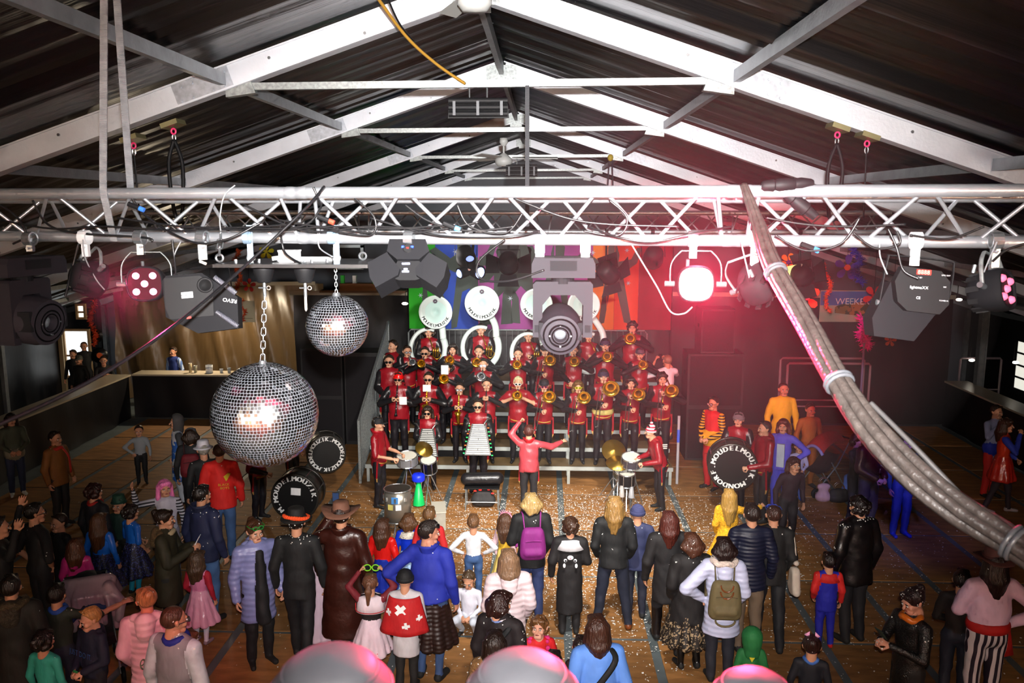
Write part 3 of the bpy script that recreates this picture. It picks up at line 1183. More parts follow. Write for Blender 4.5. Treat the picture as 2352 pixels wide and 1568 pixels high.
@extra
def hood(i, c, up=False, trim=None):
    if up:
        V, F, _ = solid([((0, 0.02, 0.045), (0, 0.025, -0.02), 0.125, 0.118, 1.0, 0.03, 0), ((0, 0.03, -0.03), (0, 0.03, -0.15), 0.10, 0.10, 1, 0.03, 0)], 0.014,
                        cut=lambda x, y, z: -(y + 0.055 + 0 * x + 0 * z))
        ho = link('hood', np_mesh('hood', V, F, None, [cloth(c)]), i['o'])
        ho.matrix_local = i['HM']
        return
    V, F, _ = solid([((0, 0.10, 1.45), (0, 0.13, 1.36), 0.10, 0.085, 0.75, 0.03, 0), ((-0.11, 0.03, 1.475), (0.11, 0.03, 1.475), 0.05, 0.05, 1, 0.03, 0)], 0.018)
    dz = i['HM'].translation.z - 0.122 * (1 - i['hs']) - 1.625
    dz = i['J']((0, 0, 1.44))[2] - 1.44
    V = V + np.array([0, i['J']((0, 0, 1.44))[1], dz])
    link('hood', np_mesh('hood', V, F, None, [cloth(c)]), i['o'])
    if trim:
        m = MB()
        m.tube([(0.13 * math.cos(t), 0.03 + i['J']((0, 0, 1.44))[1] + 0.11 * math.sin(t), 1.50 + dz + 0.012 * math.sin(5 * t)) for t in [math.pi * (q / 16 * 1.5 - 0.25) for q in range(17)]], 0.038, 8)
        m.build('fur_trim', cloth(trim), i['o'], True)


@extra
def scarf(i, c, tail=0):
    dz = i['J']((0, 0, 1.47))[2] - 1.47
    m = MB()
    m.tube([(0.085 * math.cos(t), 0.0 + i['HM'].translation.y + 0.085 * math.sin(t), 1.475 + dz + 0.012 * math.sin(3 * t)) for t in [2 * math.pi * q / 18 for q in range(18)]], 0.034, 8, closed=True)
    if tail:
        m.tube(bez([(0.06 * tail, -0.09, 1.46 + dz), (0.10 * tail, -0.17, 1.3 + dz), (0.12 * tail, -0.17, 1.0 + dz)], 8), 0.032, 8, ry=0.014)
    m.build('scarf', cloth(c), i['o'], True)


@extra
def collar(i, c, r=0.14, drop=0.12, stripe=None):
    """wide sailor or cape collar over the shoulders"""
    dz = i['J']((0, 0, 1.47))[2] - 1.47
    m = MB()
    n = 24
    vs, fs = [], []
    for a, z in ((0.07, 1.495), (r, 1.465), (r + 0.045, 1.465 - drop)):
        for q in range(n):
            t = 2 * math.pi * q / n
            back = 1 + (0.35 if math.sin(t) > 0.3 else 0.0)
            vs.append((a * 1.25 * math.cos(t), a * 0.95 * math.sin(t), z + dz - (drop * 0.6 if (a > r and math.sin(t) > 0.2) else 0)))
    for k in range(2):
        for q in range(n):
            fs.append((k * n + q, k * n + (q + 1) % n, (k + 1) * n + (q + 1) % n, (k + 1) * n + q))
    m.add(vs, fs)
    o = m.build('collar', cloth(c), i['o'], True)
    sm = o.modifiers.new('thick', 'SOLIDIFY')
    sm.thickness = 0.014
    sm.offset = 1
    if stripe:
        t = MB()
        t.tube([(x * 0.97, y * 0.97 + 0.012, z + 0.02) for x, y, z in vs[2 * n:3 * n]], 0.007, 5, closed=True)
        t.build('collar_stripe', cloth(stripe), i['o'])


@extra
def boa(i, c):
    dz = i['J']((0, 0, 1.47))[2] - 1.47
    m = MB()
    r = random.Random(2)
    for q in range(34):
        u = q / 33
        p = Vector((0.13 * math.cos(math.pi * (1.6 * u - 0.3)), -0.05 + 0.10 * math.sin(math.pi * (1.6 * u - 0.3)), 1.47 + dz))
        if u < 0.2 or u > 0.8:
            d = abs(u - 0.5) - 0.3
            p = Vector((0.12 * (1 if u < 0.5 else -1), -0.17, 1.45 + dz - d * 2.2))
        m.ball(p + Vector((r.uniform(-.02, .02), r.uniform(-.02, .02), r.uniform(-.02, .02))), r.uniform(0.03, 0.045), 7, 5)
    m.build('feather_boa', cloth(c), i['o'])


@extra
def cape(i, c, z0=0.45, crosses=True):
    dz = i['J']((0, 0, 1.47))[2] - 1.47
    m = MB()
    def fn(u, v):
        t = math.pi * (0.06 + 0.88 * u)
        rr = 0.19 + 0.13 * v
        return (rr * 1.1 * math.cos(t), 0.03 + rr * 0.75 * math.sin(t) + 0.012 * math.sin(14 * u) * v, 1.46 + dz - (1.0 - z0 + 0.0) * v)
    m.sheet(fn, 18, 8)
    o = m.build('cape', cloth(c), i['o'], True)
    sm = o.modifiers.new('thick', 'SOLIDIFY')
    sm.thickness = 0.012
    if crosses:
        for u, v, s, a in ((0.46, 0.30, 0.085, 0.75), (0.56, 0.72, 0.055, 0.15), (0.80, 0.55, 0.05, 0.1), (0.2, 0.4, 0.05, 0.3)):
            p, q = Vector(fn(u, v)), Vector(fn(u + 0.05, v))
            n = Vector((p.x, p.y * 1.5, 0.02)).normalized()
            x = Vector((0, 0, 1)).cross(n).normalized()
            y = n.cross(x)
            R = Matrix((x, y, n)).transposed().to_4x4() @ Matrix.Rotation(a, 4, 'Z')
            w = s / 3
            cr = MB()
            cr.prism([(-w, -s), (w, -s), (w, -w), (s, -w), (s, w), (w, w), (w, s), (-w, s), (-w, w), (-s, w), (-s, -w), (-w, -w)], 0.006, Matrix.Translation(p + n * 0.014) @ R)
            cr.build('white_cross', cloth('#f0f0f0'), i['o'])


@extra
def sash(i, c, z=1.0, tail=True):
    m = MB()
    m.tube([(0.175 * math.cos(t), 0.135 * math.sin(t), z * i['kz']) for t in [2 * math.pi * q / 20 for q in range(20)]], 0.03, 8, closed=True, ry=0.055)
    if tail:
        m.box((-0.17, 0.02, z * i['kz'] - 0.16), (0.10, 0.05, 0.30), (0, 0.2, 0))
    m.build('sash', cloth(c), i['o'], True)


@extra
def crossstrap(i, c, w=0.03):
    m = MB()
    m.tube(bez([(-0.10, -0.05, 1.48), (-0.13, 0.10, 1.42), (0.0, 0.145, 1.25), (0.15, 0.11, 1.05)], 16), w, 6, ry=0.008)
    m.tube(bez([(-0.10, -0.05, 1.48), (-0.05, -0.14, 1.36), (0.08, -0.15, 1.15), (0.15, -0.02, 1.05)], 12), w, 6, ry=0.008)
    m.build('shoulder_strap', cloth(c), i['o'], True)


@extra
def coattail(i, c='#b48a4a', tip=True):
    """pointed red flap with a gold tip hanging from the band uniform"""
    for s in (-1, 1):
        m = MB()
        m.prism([(-0.045, 0), (0.045, 0), (0.05, -0.36), (-0.05, -0.36)], 0.02, Matrix.Translation((s * 0.155, -0.05, 0.98)) @ Matrix.Rotation(math.pi / 2 + 0.06, 4, 'X'))
        m.prism([(-0.05, -0.36), (0.05, -0.36), (0.0, -0.47)], 0.022, Matrix.Translation((s * 0.155, -0.05, 0.98)) @ Matrix.Rotation(math.pi / 2 + 0.06, 4, 'X'), 1)
        m.build('coat_flap', [cloth('vinyl:#8f1420'), cloth(c)], i['o'])


@extra
def epaulette(i):
    for s in (-1, 1):
        m = MB()
        for q in range(3):
            m.box((s * (0.222 + 0.006 * q), 0.0, 1.40 - 0.035 * q), (0.012, 0.10 - 0.01 * q, 0.018), (0, s * 0.35, 0))
        m.build('sleeve_stripe', cloth('#c9c4c0'), i['o'])


@extra
def goldhem(i, z=0.945, r=0.165):
    MB().tube([(r * math.cos(t), r * 0.86 * math.sin(t), (z - 0.05 * max(0, -math.sin(t))) * i['kz']) for t in [2 * math.pi * q / 24 for q in range(24)]], 0.012, 6, closed=True).build('gold_hem', cloth('satin:#b48a3c'), i['o'], True)


@extra
def standcollar(i, c):
    dz = i['J']((0, 0, 1.47))[2] - 1.47
    m = MB()
    m.lathe([(0.085, 1.45), (0.10, 1.50), (0.125, 1.545), (0.118, 1.545), (0.092, 1.50)], (0, 0.03, dz), n=16)
    m.v = [(x, y, z - 0.06 * max(0, -y) * 8 * (1 if y < 0.0 else 0) * 0.5) for x, y, z in m.v]
    m.build('stand_collar', cloth(c), i['o'], True)


def backpack(i, label, c, strap, w=0.30, hgt=0.40, handles=False, z=1.17):
    t = thing('backpack', label, 'backpack')
    t.matrix_world = i['M']
    rows = []
    for q in range(7):
        u = q / 6
        ww = (w / 2 - 0.065) * (1 - 0.18 * u ** 3)
        zz = z - hgt / 2 + 0.07 + (hgt - 0.14) * u
        rows.append(((-ww, 0.195, zz), (ww, 0.195, zz), 0.082 - 0.014 * u, 0.082 - 0.014 * u, 1, 0.03, 0))
    rows.append(((-w / 4, 0.255, z - hgt * 0.24), (w / 4, 0.255, z - hgt * 0.24), 0.055, 0.055, 1, 0.02, 0))
    V, F, _ = solid(rows, 0.016)
    link('bag_body', np_mesh('bag_body', V, F, None, [cloth(c)]), t)
    for s in (-1, 1):
        m = MB()
        m.tube(bez([(s * 0.10, 0.13, z + hgt / 2 - 0.06), (s * 0.115, 0.05, 1.50), (s * 0.13, -0.09, 1.44), (s * 0.16, -0.15, 1.25), (s * 0.19, 0.02, 1.05)], 16), 0.028, 6, ry=0.010)
        m.build('strap', cloth(strap), t, True)
    m = MB()
    m.tube([(-w / 2 + 0.05, 0.285, z + 0.06), (0, 0.292, z + 0.075), (w / 2 - 0.05, 0.285, z + 0.06)], 0.006, 5)
    m.build('zip', cloth(strap), t)
    if handles:
        for zz in (z + hgt / 2 - 0.02, z + hgt / 2 - 0.10):
            MB().tube([(0.07 * math.cos(a), 0.285, zz - 0.08 * math.sin(a)) for a in [math.pi * q / 8 for q in range(9)]], 0.009, 6).build('handle', cloth('leather:#7a4322'), t)
        MB().tube([(0.11 * math.cos(a), 0.25, z - hgt / 2 - 0.07 * math.sin(a)) for a in [math.pi * q / 8 for q in range(9)]], 0.012, 6).build('loop', cloth(c), t)
    return t


def phone(i, label, at=(0, -0.36, 1.33), tilt=0.9, case='#141414', screen=None):
    t = thing('mobile_phone', label, 'phone')
    t.matrix_world = i['M'] @ Matrix.Translation(i['J'](at)) @ Matrix.Rotation(tilt, 4, 'X')
    MB().box((0, 0, 0), (0.075, 0.01, 0.15)).build('case', cloth(case), t)
    MB().box((0, 0.0056, 0), (0.066, 0.001, 0.138)).build('screen', mat('phone_screen' + (screen or ''), screen or '#101418', 0.1, emit=0.4 if screen else 0.0, emitc=screen or '#101418'), t)
    return t
# ------------------------------------------------------------------ the stage: stepped platforms
STEP0, RISE, TREAD, FRONT = 0.35, 0.23, 0.5, 15.4
SX0, SX1 = -3.45, 2.5
DECK = mat('stage_plywood', '#6f5a3c', 0.6, var=0.3, vscale=3, bump=0.15, bscale=10)
EDGE = mat('stage_edge_alu', '#b9c0bd', 0.4, 0.4)
stage = thing('stage_riser', 'stepped grandstand of plywood decks with pale metal edges carrying the brass band', 'stage')
for n in range(6):
    y0, z = FRONT + TREAD * n, STEP0 + RISE * n
    y1 = y0 + TREAD + (0.06 if n < 5 else 0.9)
    for q in range(3):
        xa, xb = SX0 + (SX1 - SX0) * q / 3, SX0 + (SX1 - SX0) * (q + 1) / 3
        MB().box(((xa + xb) / 2, (y0 + y1) / 2, z - 0.02), (xb - xa - 0.012, y1 - y0, 0.04)).build('deck_board', DECK, stage)
    MB().box(((SX0 + SX1) / 2, y0 - 0.012, z - 0.035), (SX1 - SX0, 0.025, 0.075)).build('edge_strip', EDGE, stage)
    for q in range(4):
        x = SX0 + 0.05 + (SX1 - SX0 - 0.1) * q / 3
        MB().box((x, y0 + 0.03, (z - 0.07) / 2), (0.055, 0.055, z - 0.07)).build('leg', EDGE, stage)
MB().box(((SX0 + SX1) / 2, FRONT + 1.2, 0.16), (SX1 - SX0 - 0.2, 0.03, 0.3)).build('skirt_cloth', TARP, stage)


def railing(x, label, y0=FRONT - 0.1, y1=FRONT + 3.1, h=0.95):
    r = thing('stage_railing', label, 'railing')
    n = 42
    zb = lambda y: max(0.05, STEP0 + RISE * (y - FRONT) / TREAD - 0.25)
    zt = lambda y: STEP0 + RISE * (y - FRONT) / TREAD + h
    for q in range(n):
        y = y0 + (y1 - y0) * q / (n - 1)
        MB().cyl((x, y, zb(y)), (x, y, zt(y)), 0.011, n=6).build('baluster', GALV, r)
    for f in (zb, zt):
        MB().cyl((x, y0 - 0.03, f(y0)), (x, y1 + 0.03, f(y1)), 0.024, n=8).build('rail', GALV, r)
    for y in (y0, (y0 + y1) / 2, y1):
        MB().box((x, y, zt(y) / 2), (0.05, 0.05, zt(y))).build('post', GALV, r)
    return r


railing(SX0 - 0.08, 'grey slatted metal railing climbing the side of the stage beside the bass drums')
# barrier along the top step
bar = thing('crowd_barrier', 'grey tube barrier with upright bars behind the sousaphone players', 'barrier')
zt, yt = STEP0 + RISE * 5, FRONT + TREAD * 5 + 0.8
for q in range(3):
    xa = -3.1 + q * 1.85
    xb = xa + 1.75
    MB().tube([(xa, yt, zt), (xa, yt, zt + 0.95), (xa + 0.06, yt, zt + 1.02), (xb - 0.06, yt, zt + 1.02), (xb, yt, zt + 0.95), (xb, yt, zt)], 0.02, 8).build('frame', GALV, bar)
    MB().cyl((xa, yt, zt + 0.18), (xb, yt, zt + 0.18), 0.014, n=6).build('lower_rail', GALV, bar)
    for k in range(1, 13):
        x = xa + (xb - xa) * k / 13
        MB().cyl((x, yt, zt + 0.18), (x, yt, zt + 1.02), 0.008, n=6).build('upright', GALV, bar)
pp = atY(1558, 1000, 15.6)
t = thing('marker_pole', 'pale pole wrapped with blue tape at the corner of the stage', 'pole', (SX1 + 0.1, 15.5, 0))
MB().cyl((0, 0, 0), (0, 0, 1.35), 0.027).build('pole', mat('pole_grey', '#a9a7ae', 0.5), t)
MB().cyl((0, 0, 0.83), (0, 0, 1.08), 0.029).build('tape_band', mat('blue_tape', '#3e62d8', 0.5), t)

# ------------------------------------------------------------------ instruments
GOLD = mat('lacquered_brass', '#d9a632', 0.2, 0.9)
SILV = mat('silver_plate', '#cfd2d6', 0.18, 0.95)
WHITEF = mat('white_fibreglass', '#d8e6e2', 0.3, spec=0.5)
BLK = mat('instrument_black', '#141414', 0.35)


def inst(i, name, label, cat, group=None):
    t = thing(name, label, cat, group=group)
    t.matrix_world = i['M'] @ Matrix.Translation((0, i['HM'].translation.y + 0.012, i['HM'].translation.z - 1.625))
    return t


def bell(m, o, axis, r, L, n=18, mi=0):
    m.lathe([(0.010, 0), (0.014, L * 0.45), (0.022, L * 0.7), (r * 0.45, L * 0.88), (r * 0.75, L * 0.96), (r, L), (r * 0.97, L + 0.004), (r * 0.7, L * 0.95), (r * 0.4, L * 0.86), (0.018, L * 0.66)], o, axis, n, mi)


def trumpet(i, label, big=1.0, metal=None, group=None, name='trumpet'):
    t = inst(i, name, label, name, group)
    g = metal or GOLD
    m = MB()
    bell(m, (0, -0.18, 1.555), (0.0, -1, -0.12), 0.075 * big, 0.42)
    m.build('bell', g, t, True)
    m = MB()
    m.tube(bez([(0, -0.10, 1.565), (0, -0.42, 1.53), (0.01, -0.47, 1.49), (0.01, -0.42, 1.45), (0.01, -0.2, 1.475), (0.0, -0.16, 1.52), (0, -0.2, 1.553)], 24), 0.008, 6)
    m.cyl((0, -0.10, 1.566), (0, -0.125, 1.563), 0.013, 0.006)
    m.build('tubing', g, t, True)
    for q in range(3):
        MB().cyl((0.01, -0.27 - 0.035 * q, 1.44), (0.01, -0.27 - 0.035 * q, 1.59), 0.011, n=8).build('valve', SILV, t)
    return t


def trombone(i, label, group=None, r=0.11):
    t = inst(i, 'trombone', label, 'trombone', group)
    m = MB()
    bell(m, (0.10, -0.05, 1.60), (0.0, -1, -0.16), r, 0.50, 22)
    m.build('bell', GOLD, t, True)
    m = MB()
    m.tube(bez([(0.10, -0.06, 1.60), (0.10, 0.16, 1.63), (0.06, 0.22, 1.62), (0.03, 0.16, 1.60), (0.0, -0.08, 1.56)], 20), 0.011, 6)
    m.tube([(0.0, -0.09, 1.56), (-0.05, -0.5, 1.30)], 0.008, 6)
    m.build('tubing', GOLD, t, True)
    m = MB()
    m.tube(bez([(-0.02, -0.20, 1.49), (-0.14, -0.95, 1.02), (-0.16, -1.0, 0.98), (-0.20, -0.96, 1.0), (-0.08, -0.22, 1.47)], 26), 0.008, 6)
    m.cyl((-0.02, -0.20, 1.49), (-0.08, -0.22, 1.47), 0.006)
    m.build('slide', SILV, t, True)
    return t


def saxophone(i, label, group=None):
    t = inst(i, 'saxophone', label, 'saxophone', group)
    m = MB()
    m.tube(bez([(0, -0.11, 1.55), (0, -0.17, 1.56), (0, -0.22, 1.50), (0, -0.26, 1.2), (0, -0.27, 1.02), (0.0, -0.33, 0.95), (0.0, -0.40, 1.02), (0.0, -0.42, 1.10)], 30),
           [0.008] * 4 + [0.012 + 0.0011 * q for q in range(100)], 8)
    m.build('body', GOLD, t, True)
    m = MB()
    m.lathe([(0.035, 0), (0.05, 0.08), (0.075, 0.13), (0.068, 0.13), (0.04, 0.07)], (0, -0.42, 1.08), (0, -0.25, 1), 16)
    m.build('bell', GOLD, t, True)
    for q in range(6):
        MB().cyl((0, -0.275, 1.14 + 0.05 * q), (0, -0.295, 1.145 + 0.05 * q), 0.016, n=8).build('key_cup', GOLD, t)
    return t


def clarinet(i, label, group=None):
    t = inst(i, 'clarinet', label, 'clarinet', group)
    m = MB()
    m.lathe([(0.006, 0), (0.011, 0.05), (0.013, 0.1), (0.013, 0.5), (0.018, 0.56), (0.035, 0.62), (0.030, 0.62)], (0, -0.11, 1.55), (0, -0.42, -0.9), 10)
    m.build('body', BLK, t, True)
    d = Vector((0, -0.42, -0.9)).normalized()
    for q in range(7):
        p = Vector((0, -0.125, 1.55)) + d * (0.14 + 0.055 * q)
        MB().cyl(p, p + d * 0.014, 0.017, n=8).build('key_ring', SILV, t)
    return t


def sousaphone(i, label, bpx, text, group=None):
    t = inst(i, 'sousaphone', label, 'sousaphone', group)
    # bell above the player, mouth to the audience
    bw = t.matrix_world.inverted() @ atY(bpx[0], bpx[1], i['o'].location.y - 0.3)
    o = Vector((bw.x, 0.10, bw.z))
    dx = o.x
    m = MB()
    m.lathe([(0.06, 0.0), (0.08, 0.14), (0.12, 0.26), (0.20, 0.34), (0.30, 0.375), (0.34, 0.38), (0.345, 0.372), (0.31, 0.36)], o, (0, -1, 0.02), 32)
    m.build('bell', WHITEF, t, True)
    fz = -0.285
    m = MB()
    m.lathe([(0.335, 0.378), (0.25, 0.352), (0.12, 0.33), (0.075, 0.335), (0.05, 0.31), (0.0, 0.30)], o, (0, -1, 0.02), 28)
    m.build('bell_throat', mat('bell_cover_mint', '#bfe0da', 0.45), t, True)
    L = MB()
    Mx = Matrix.Translation(o + Vector((0, -0.39, 0))) @ Matrix.Rotation(math.pi / 2, 4, 'X')
    letters(L, text, 0.062, Mx, 0, arc=(0.265, math.radians(205), math.radians(130) / (len(text) - 1)), bold=0.003)
    L.build('lettering', mat('marker_ink', '#1b2426', 0.6), t)
    E = MB()
    for q in range(7):
        a = q * 0.9
        E.prism([(0.022 * math.cos(k * 1.26), 0.018 * math.sin(k * 1.26)) for k in range(5)], 0.004,
                Mx @ Matrix.Translation((0.028 * math.cos(a), 0.235 + 0.03 * math.sin(a), 0.006)), 0)
    E.build('crest', mat('crest_ink', '#5b4a5e', 0.6), t)
    # ring round the body
    ring = []
    for q in range(30):
        a = math.radians(70 + 320 * q / 29)
        ring.append((0.36 * math.cos(a), -0.16 + 0.10 * math.sin(a), 1.30 + 0.40 * math.sin(a)))
    m = MB()
    m.tube(ring, [0.036 + 0.0012 * q for q in range(30)], 12)
    m.build('body_ring', WHITEF, t, True)
    m = MB()
    m.tube(bez([ring[-1], (0.28, -0.05, 1.75), (dx * 0.7 + 0.08, 0.12, o.z - 0.16), o], 16), [0.07] * 60, 10)
    m.build('neck', WHITEF, t, True)
    m = MB()
    for q in range(3):
        m.tube([(0.12 + 0.045 * q, -0.30, 1.16), (0.14 + 0.045 * q, -0.33, 1.36)], 0.016, 8)
    m.tube(bez([(0.10, -0.3, 1.2), (0.2, -0.34, 1.12), (0.28, -0.3, 1.2), (0.2, -0.33, 1.3)], 14), 0.010, 6)
    m.tube(bez([(0.0, -0.12, 1.55), (0.06, -0.24, 1.5), (0.12, -0.3, 1.36)], 10), 0.010, 6)
    m.build('valves', GOLD, t, True)
    return t


ROWG = 'red costumed brass players on the stage steps'
REDV = 'vinyl:#8c1420'


def bandman(px, py, n, label, arms=('play', 'play'), base=None, Y=None, **kw):
    z = (STEP0 + RISE * n if n >= 0 else 0.0) if base is None else base
    Y = (FRONT + 0.24 + TREAD * n if n >= 0 else Y) if Y is None else Y
    h = atY(px, py, Y).z - z
    h = max(1.5, min(1.92, h)) * 1.03
    d = dict(top=REDV, sleeve='leather:#1b1a1d', legs='leather:#1c1a1f', hair='short', hc='#241a14', bulk=0.03, fat=1.12, extras=[('epaulette',), ('coattail',), ('goldhem',)],
             skin='#cf9a7c', shoes='#121214', coat=0.86, coatw=-0.02)
    ex = list(kw.pop('extras', []))
    d.update(kw)
    d['extras'] = d['extras'] + ex
    return person(px, py, h, kw.get('rot', 0), label, arms=arms, Y=Y, base=z, vox=0.0245, **{k: v for k, v in d.items() if k != 'rot'})


MASK = ('shades', '#15151a', '#101010')
# --- top step: sousaphones
for px, py, dx, lab in ((985, 755, (1000, 718), 'holding the sousaphone before the green banner'), (1105, 750, (1107, 697), 'reaching over the sousaphone before the purple banner'),
                        (1214, 765, (1232, 700), 'with a sousaphone beside the hanging black moving head'), (1352, 765, (1341, 702), 'with a sousaphone before the orange banner')):
    i = bandman(px, py, 3, 'band member in red vest ' + lab, arms=('low', 'front'), group=None, hair='bob' if px == 985 else 'short')
    sousaphone(i, {985: 'white sousaphone with round lettered bell against green and blue', 1105: 'white sousaphone with lettered bell at the meeting of blue and purple banners',
                   1214: 'white sousaphone with bell half covered by the moving head', 1352: 'white sousaphone with bell in front of the orange banner'}[px], dx, 'MOUDELMOUZIK', 'white sousaphones along the top step')
i = bandman(1453, 745, 3, 'band member in dark red playing a horn beside the red banner', hair='curly', rot=-10)
trumpet(i, 'gold horn of the player beside the red banner', 1.5)
# --- third step
i = bandman(903, 788, 2, 'band member in dark red facing the railing, behind another', arms=('low', 'low'), rot=-35)
i = bandman(935, 800, 2, 'band member with glasses in dark red near the first sousaphone', arms=('play', 'play'), rot=20, extras=[('shades', '#303030', '#a0a0a8')])
trumpet(i, 'small cornet of the player with glasses near the railing', 1.0, SILV, name='cornet')
i = bandman(976, 803, 2, 'band member playing trumpet right below the first sousaphone', extras=[MASK])
trumpet(i, 'gold trumpet with a pink ribbon below the first sousaphone', 1.2)
i = bandman(1040, 795, 2, 'band member with high collar playing a bright silver trumpet', extras=[('standcollar', REDV)], hair='long')
trumpet(i, 'gleaming trumpet with white bell rim held below the blue banner', 1.35)
i = bandman(1100, 800, 2, 'tall band member with trumpet below the second sousaphone')
trumpet(i, 'gold trumpet below the second sousaphone', 1.4)
i = bandman(1190, 806, 2, 'band member with a red flower in the hair playing trumpet', extras=[('standcollar', REDV)])
trumpet(i, 'gold trumpet of the player with the red hair flower', 1.4)
i = bandman(1252, 798, 2, 'band member with cap playing trombone below the moving head', arms=('slide', 'play'), extras=[('cap', '#23232a')])
trombone(i, 'brass trombone just below the moving head', r=0.12)
i = bandman(1317, 798, 2, 'band member in red coat playing a horn below the moving head', arms=('low', 'play'))
trumpet(i, 'gold horn below the lens of the moving head', 1.45)
i = bandman(1390, 785, 2, 'band member with yellow balloons and light chain on the horn', extras=[('beanie', '#2b2b45')])
trumpet(i, 'horn wound with coloured fairy lights under a yellow balloon', 1.4)
i = bandman(1470, 806, 2, 'band member in dark red with a brass horn by the white shirted man', extras=[('cap', '#4b4a58')])
trumpet(i, 'brass horn by the white shirted man', 1.45)
# --- second step
i = bandman(894, 822, 1, 'band member with dark glasses behind the red helmet', arms=('low', 'low'), extras=[MASK])
i = bandman(1027, 836, 1, 'band member with a white music card before the face', arms=('play', 'play'), hair='bob')
trumpet(i, 'gold trumpet behind a white music card', 1.4)
MB().box((0, 0, 0), (0.15, 0.01, 0.19)).build('music_card', cloth('#f2f2ef'), inst(i, 'music_card_holder', 'white music card clipped above the trumpet', 'music card')).location = (0.0, -0.42, 1.66)
i = bandman(1110, 830, 1, 'band member with silver glasses and a silver trumpet', extras=[('shades', '#d0d0d8', '#b8bcc4')])
trumpet(i, 'silver trumpet with a dark bell mouth', 1.35, SILV)
# --- front step
i = bandman(915, 862, 0, 'stout band member in a shiny red helmet', arms=('clar', 'clar'), fat=1.35, extras=[('beanie', 'satin:#e01414'), MASK, ('standcollar', REDV)])
clarinet(i, 'clarinet with purple ribbons held by the red helmeted player')
MB().box((0, 0, 0), (0.14, 0.01, 0.15)).build('music_card', cloth('#f2f2ef'), inst(i, 'music_card_holder', 'white music card beside the purple ribbons', 'music card')).location = (0.14, -0.34, 1.28)
i = bandman(984, 862, 0, 'band member playing saxophone behind a white card on the front step', arms=('clar', 'clar'), extras=[MASK])
saxophone(i, 'saxophone with a white card before the face')
MB().box((0, 0, 0), (0.15, 0.01, 0.13)).build('music_card', cloth('#f2f2ef'), inst(i, 'music_card_holder', 'white music card held before the saxophonist', 'music card')).location = (0.0, -0.24, 1.50)
i = bandman(1056, 885, 0, 'band member with glasses playing a slim saxophone', arms=('clar', 'clar'), hair='short', extras=[('shades', '#404048', '#c0c4cc')])
saxophone(i, 'slim brass saxophone beside the glockenspiels')
i = bandman(1118, 876, 0, 'band member with black sleeves playing the clarinet', arms=('play', 'play'), hair='short')
clarinet(i, 'black clarinet above the second glockenspiel')
i = bandman(1190, 872, 0, 'band member with bleached hair and white sunglasses', arms=('play', 'play'), hc='#d8cfa0', fat=1.15, sleeve=REDV, fore='skin', extras=[('shades', '#f0f0f0', '#202020')])
trumpet(i, 'gold trumpet of the bleached haired player', 1.4)
i = bandman(1250, 878, 0, 'trombonist with pink goggles and dark cap', arms=('slide', 'play'), extras=[('cap', '#1e1e26'), ('shades', '#d03a68', '#3a2030')])
trombone(i, 'brass trombone of the pink goggled player', r=0.135)
i = bandman(1328, 880, 0, 'long haired trombonist with yellow goggles', arms=('slide', 'play'), hair='long', hc='#6b4a24', extras=[('shades', '#d8d020', '#6a6a10')])
trombone(i, 'brass trombone of the yellow goggled player', r=0.135)
i = bandman(1386, 856, 0, 'trombonist wearing a thick yellow rope belt', arms=('slide', 'play'), extras=[('beanie', '#23233a'), ('sash', '#c9b56a', 0.99, False)])
trombone(i, 'brass trombone above the yellow rope belt', r=0.15)
i = bandman(1449, 872, 0, 'trombonist with coloured fairy lights in the hair', arms=('slide', 'play'), hair='bob')
trombone(i, 'trombone wound with coloured fairy lights', r=0.13)
i = bandman(1521, 862, 0, 'trombonist at the stage corner beside the blue taped pole', arms=('slide', 'play'), hair='curly')
trombone(i, 'trombone with orange lights beside the blue taped pole', r=0.13)
# man in white, filming from the stage steps
i = person(1533, 818, 1.75, 200, 'man in white shirt with back turned taking a picture on the stage steps', top='#e9e7ec', sleeve='#e9e7ec', fore='skin', hc='#8a6a50', hair='shaved',
           arms=('cam', 'cam'), Y=16.6, base=STEP0 + RISE * 1, legs='#3a2326', vox=0.026)
phone(i, 'dark phone held up by the man in white', (0, -0.3, 1.66), 0.0)


# --- on the floor before the stage
def glockenspiel(i, label, lights=False):
    t = inst(i, 'glockenspiel', label, 'glockenspiel', 'marching glockenspiels')
    T = Matrix.Translation((0.03, -0.36, 1.10)) @ Matrix.Rotation(math.radians(62), 4, 'X')
    MB().prism([(-0.24, -0.30), (0.24, -0.30), (0.13, 0.28), (-0.13, 0.28)], 0.03, T).build('frame', BLK, t)
    for q in range(15):
        y = -0.27 + 0.0375 * q
        w = 0.42 - 0.22 * q / 14
        m = MB()
        if q % 5 in (2,):
            m.box((w * 0.26, 0, 0), (w * 0.48, 0.024, 0.014)).box((-w * 0.26, 0, 0), (w * 0.48, 0.024, 0.014))
        else:
            m.box((0, 0, 0), (w, 0.021, 0.014))
        o = m.build('bar', mat('glock_bar', '#a8aaa8', 0.35, 0.2), t)
        o.matrix_local = T @ Matrix.Translation((0, y, 0.024))
    for s in (-1, 1):
        m = MB()
        m.tube(bez([(s * 0.13, -0.30, 1.36), (s * 0.19, -0.24, 1.44), (s * 0.24, -0.20, 1.45)], 8), 0.016, 8)
        m.build('horn_grip', SILV, t, True)
    if lights:
        lm = [mat('led_green', '#20e050', emit=3, emitc='#20e050'), mat('led_green2', '#20c060', emit=2.5, emitc='#30ff70'), mat('led_orange', '#f06020', emit=3, emitc='#ff5020')]
        for q in range(16):
            s = -1 if q % 2 else 1
            p = T @ Vector((s * (0.26 - 0.006 * q), -0.3 + 0.036 * q, 0.02))
            MB().box(p, (0.03, 0.012, 0.014)).build('fairy_light', lm[q % 3], t)
    return t


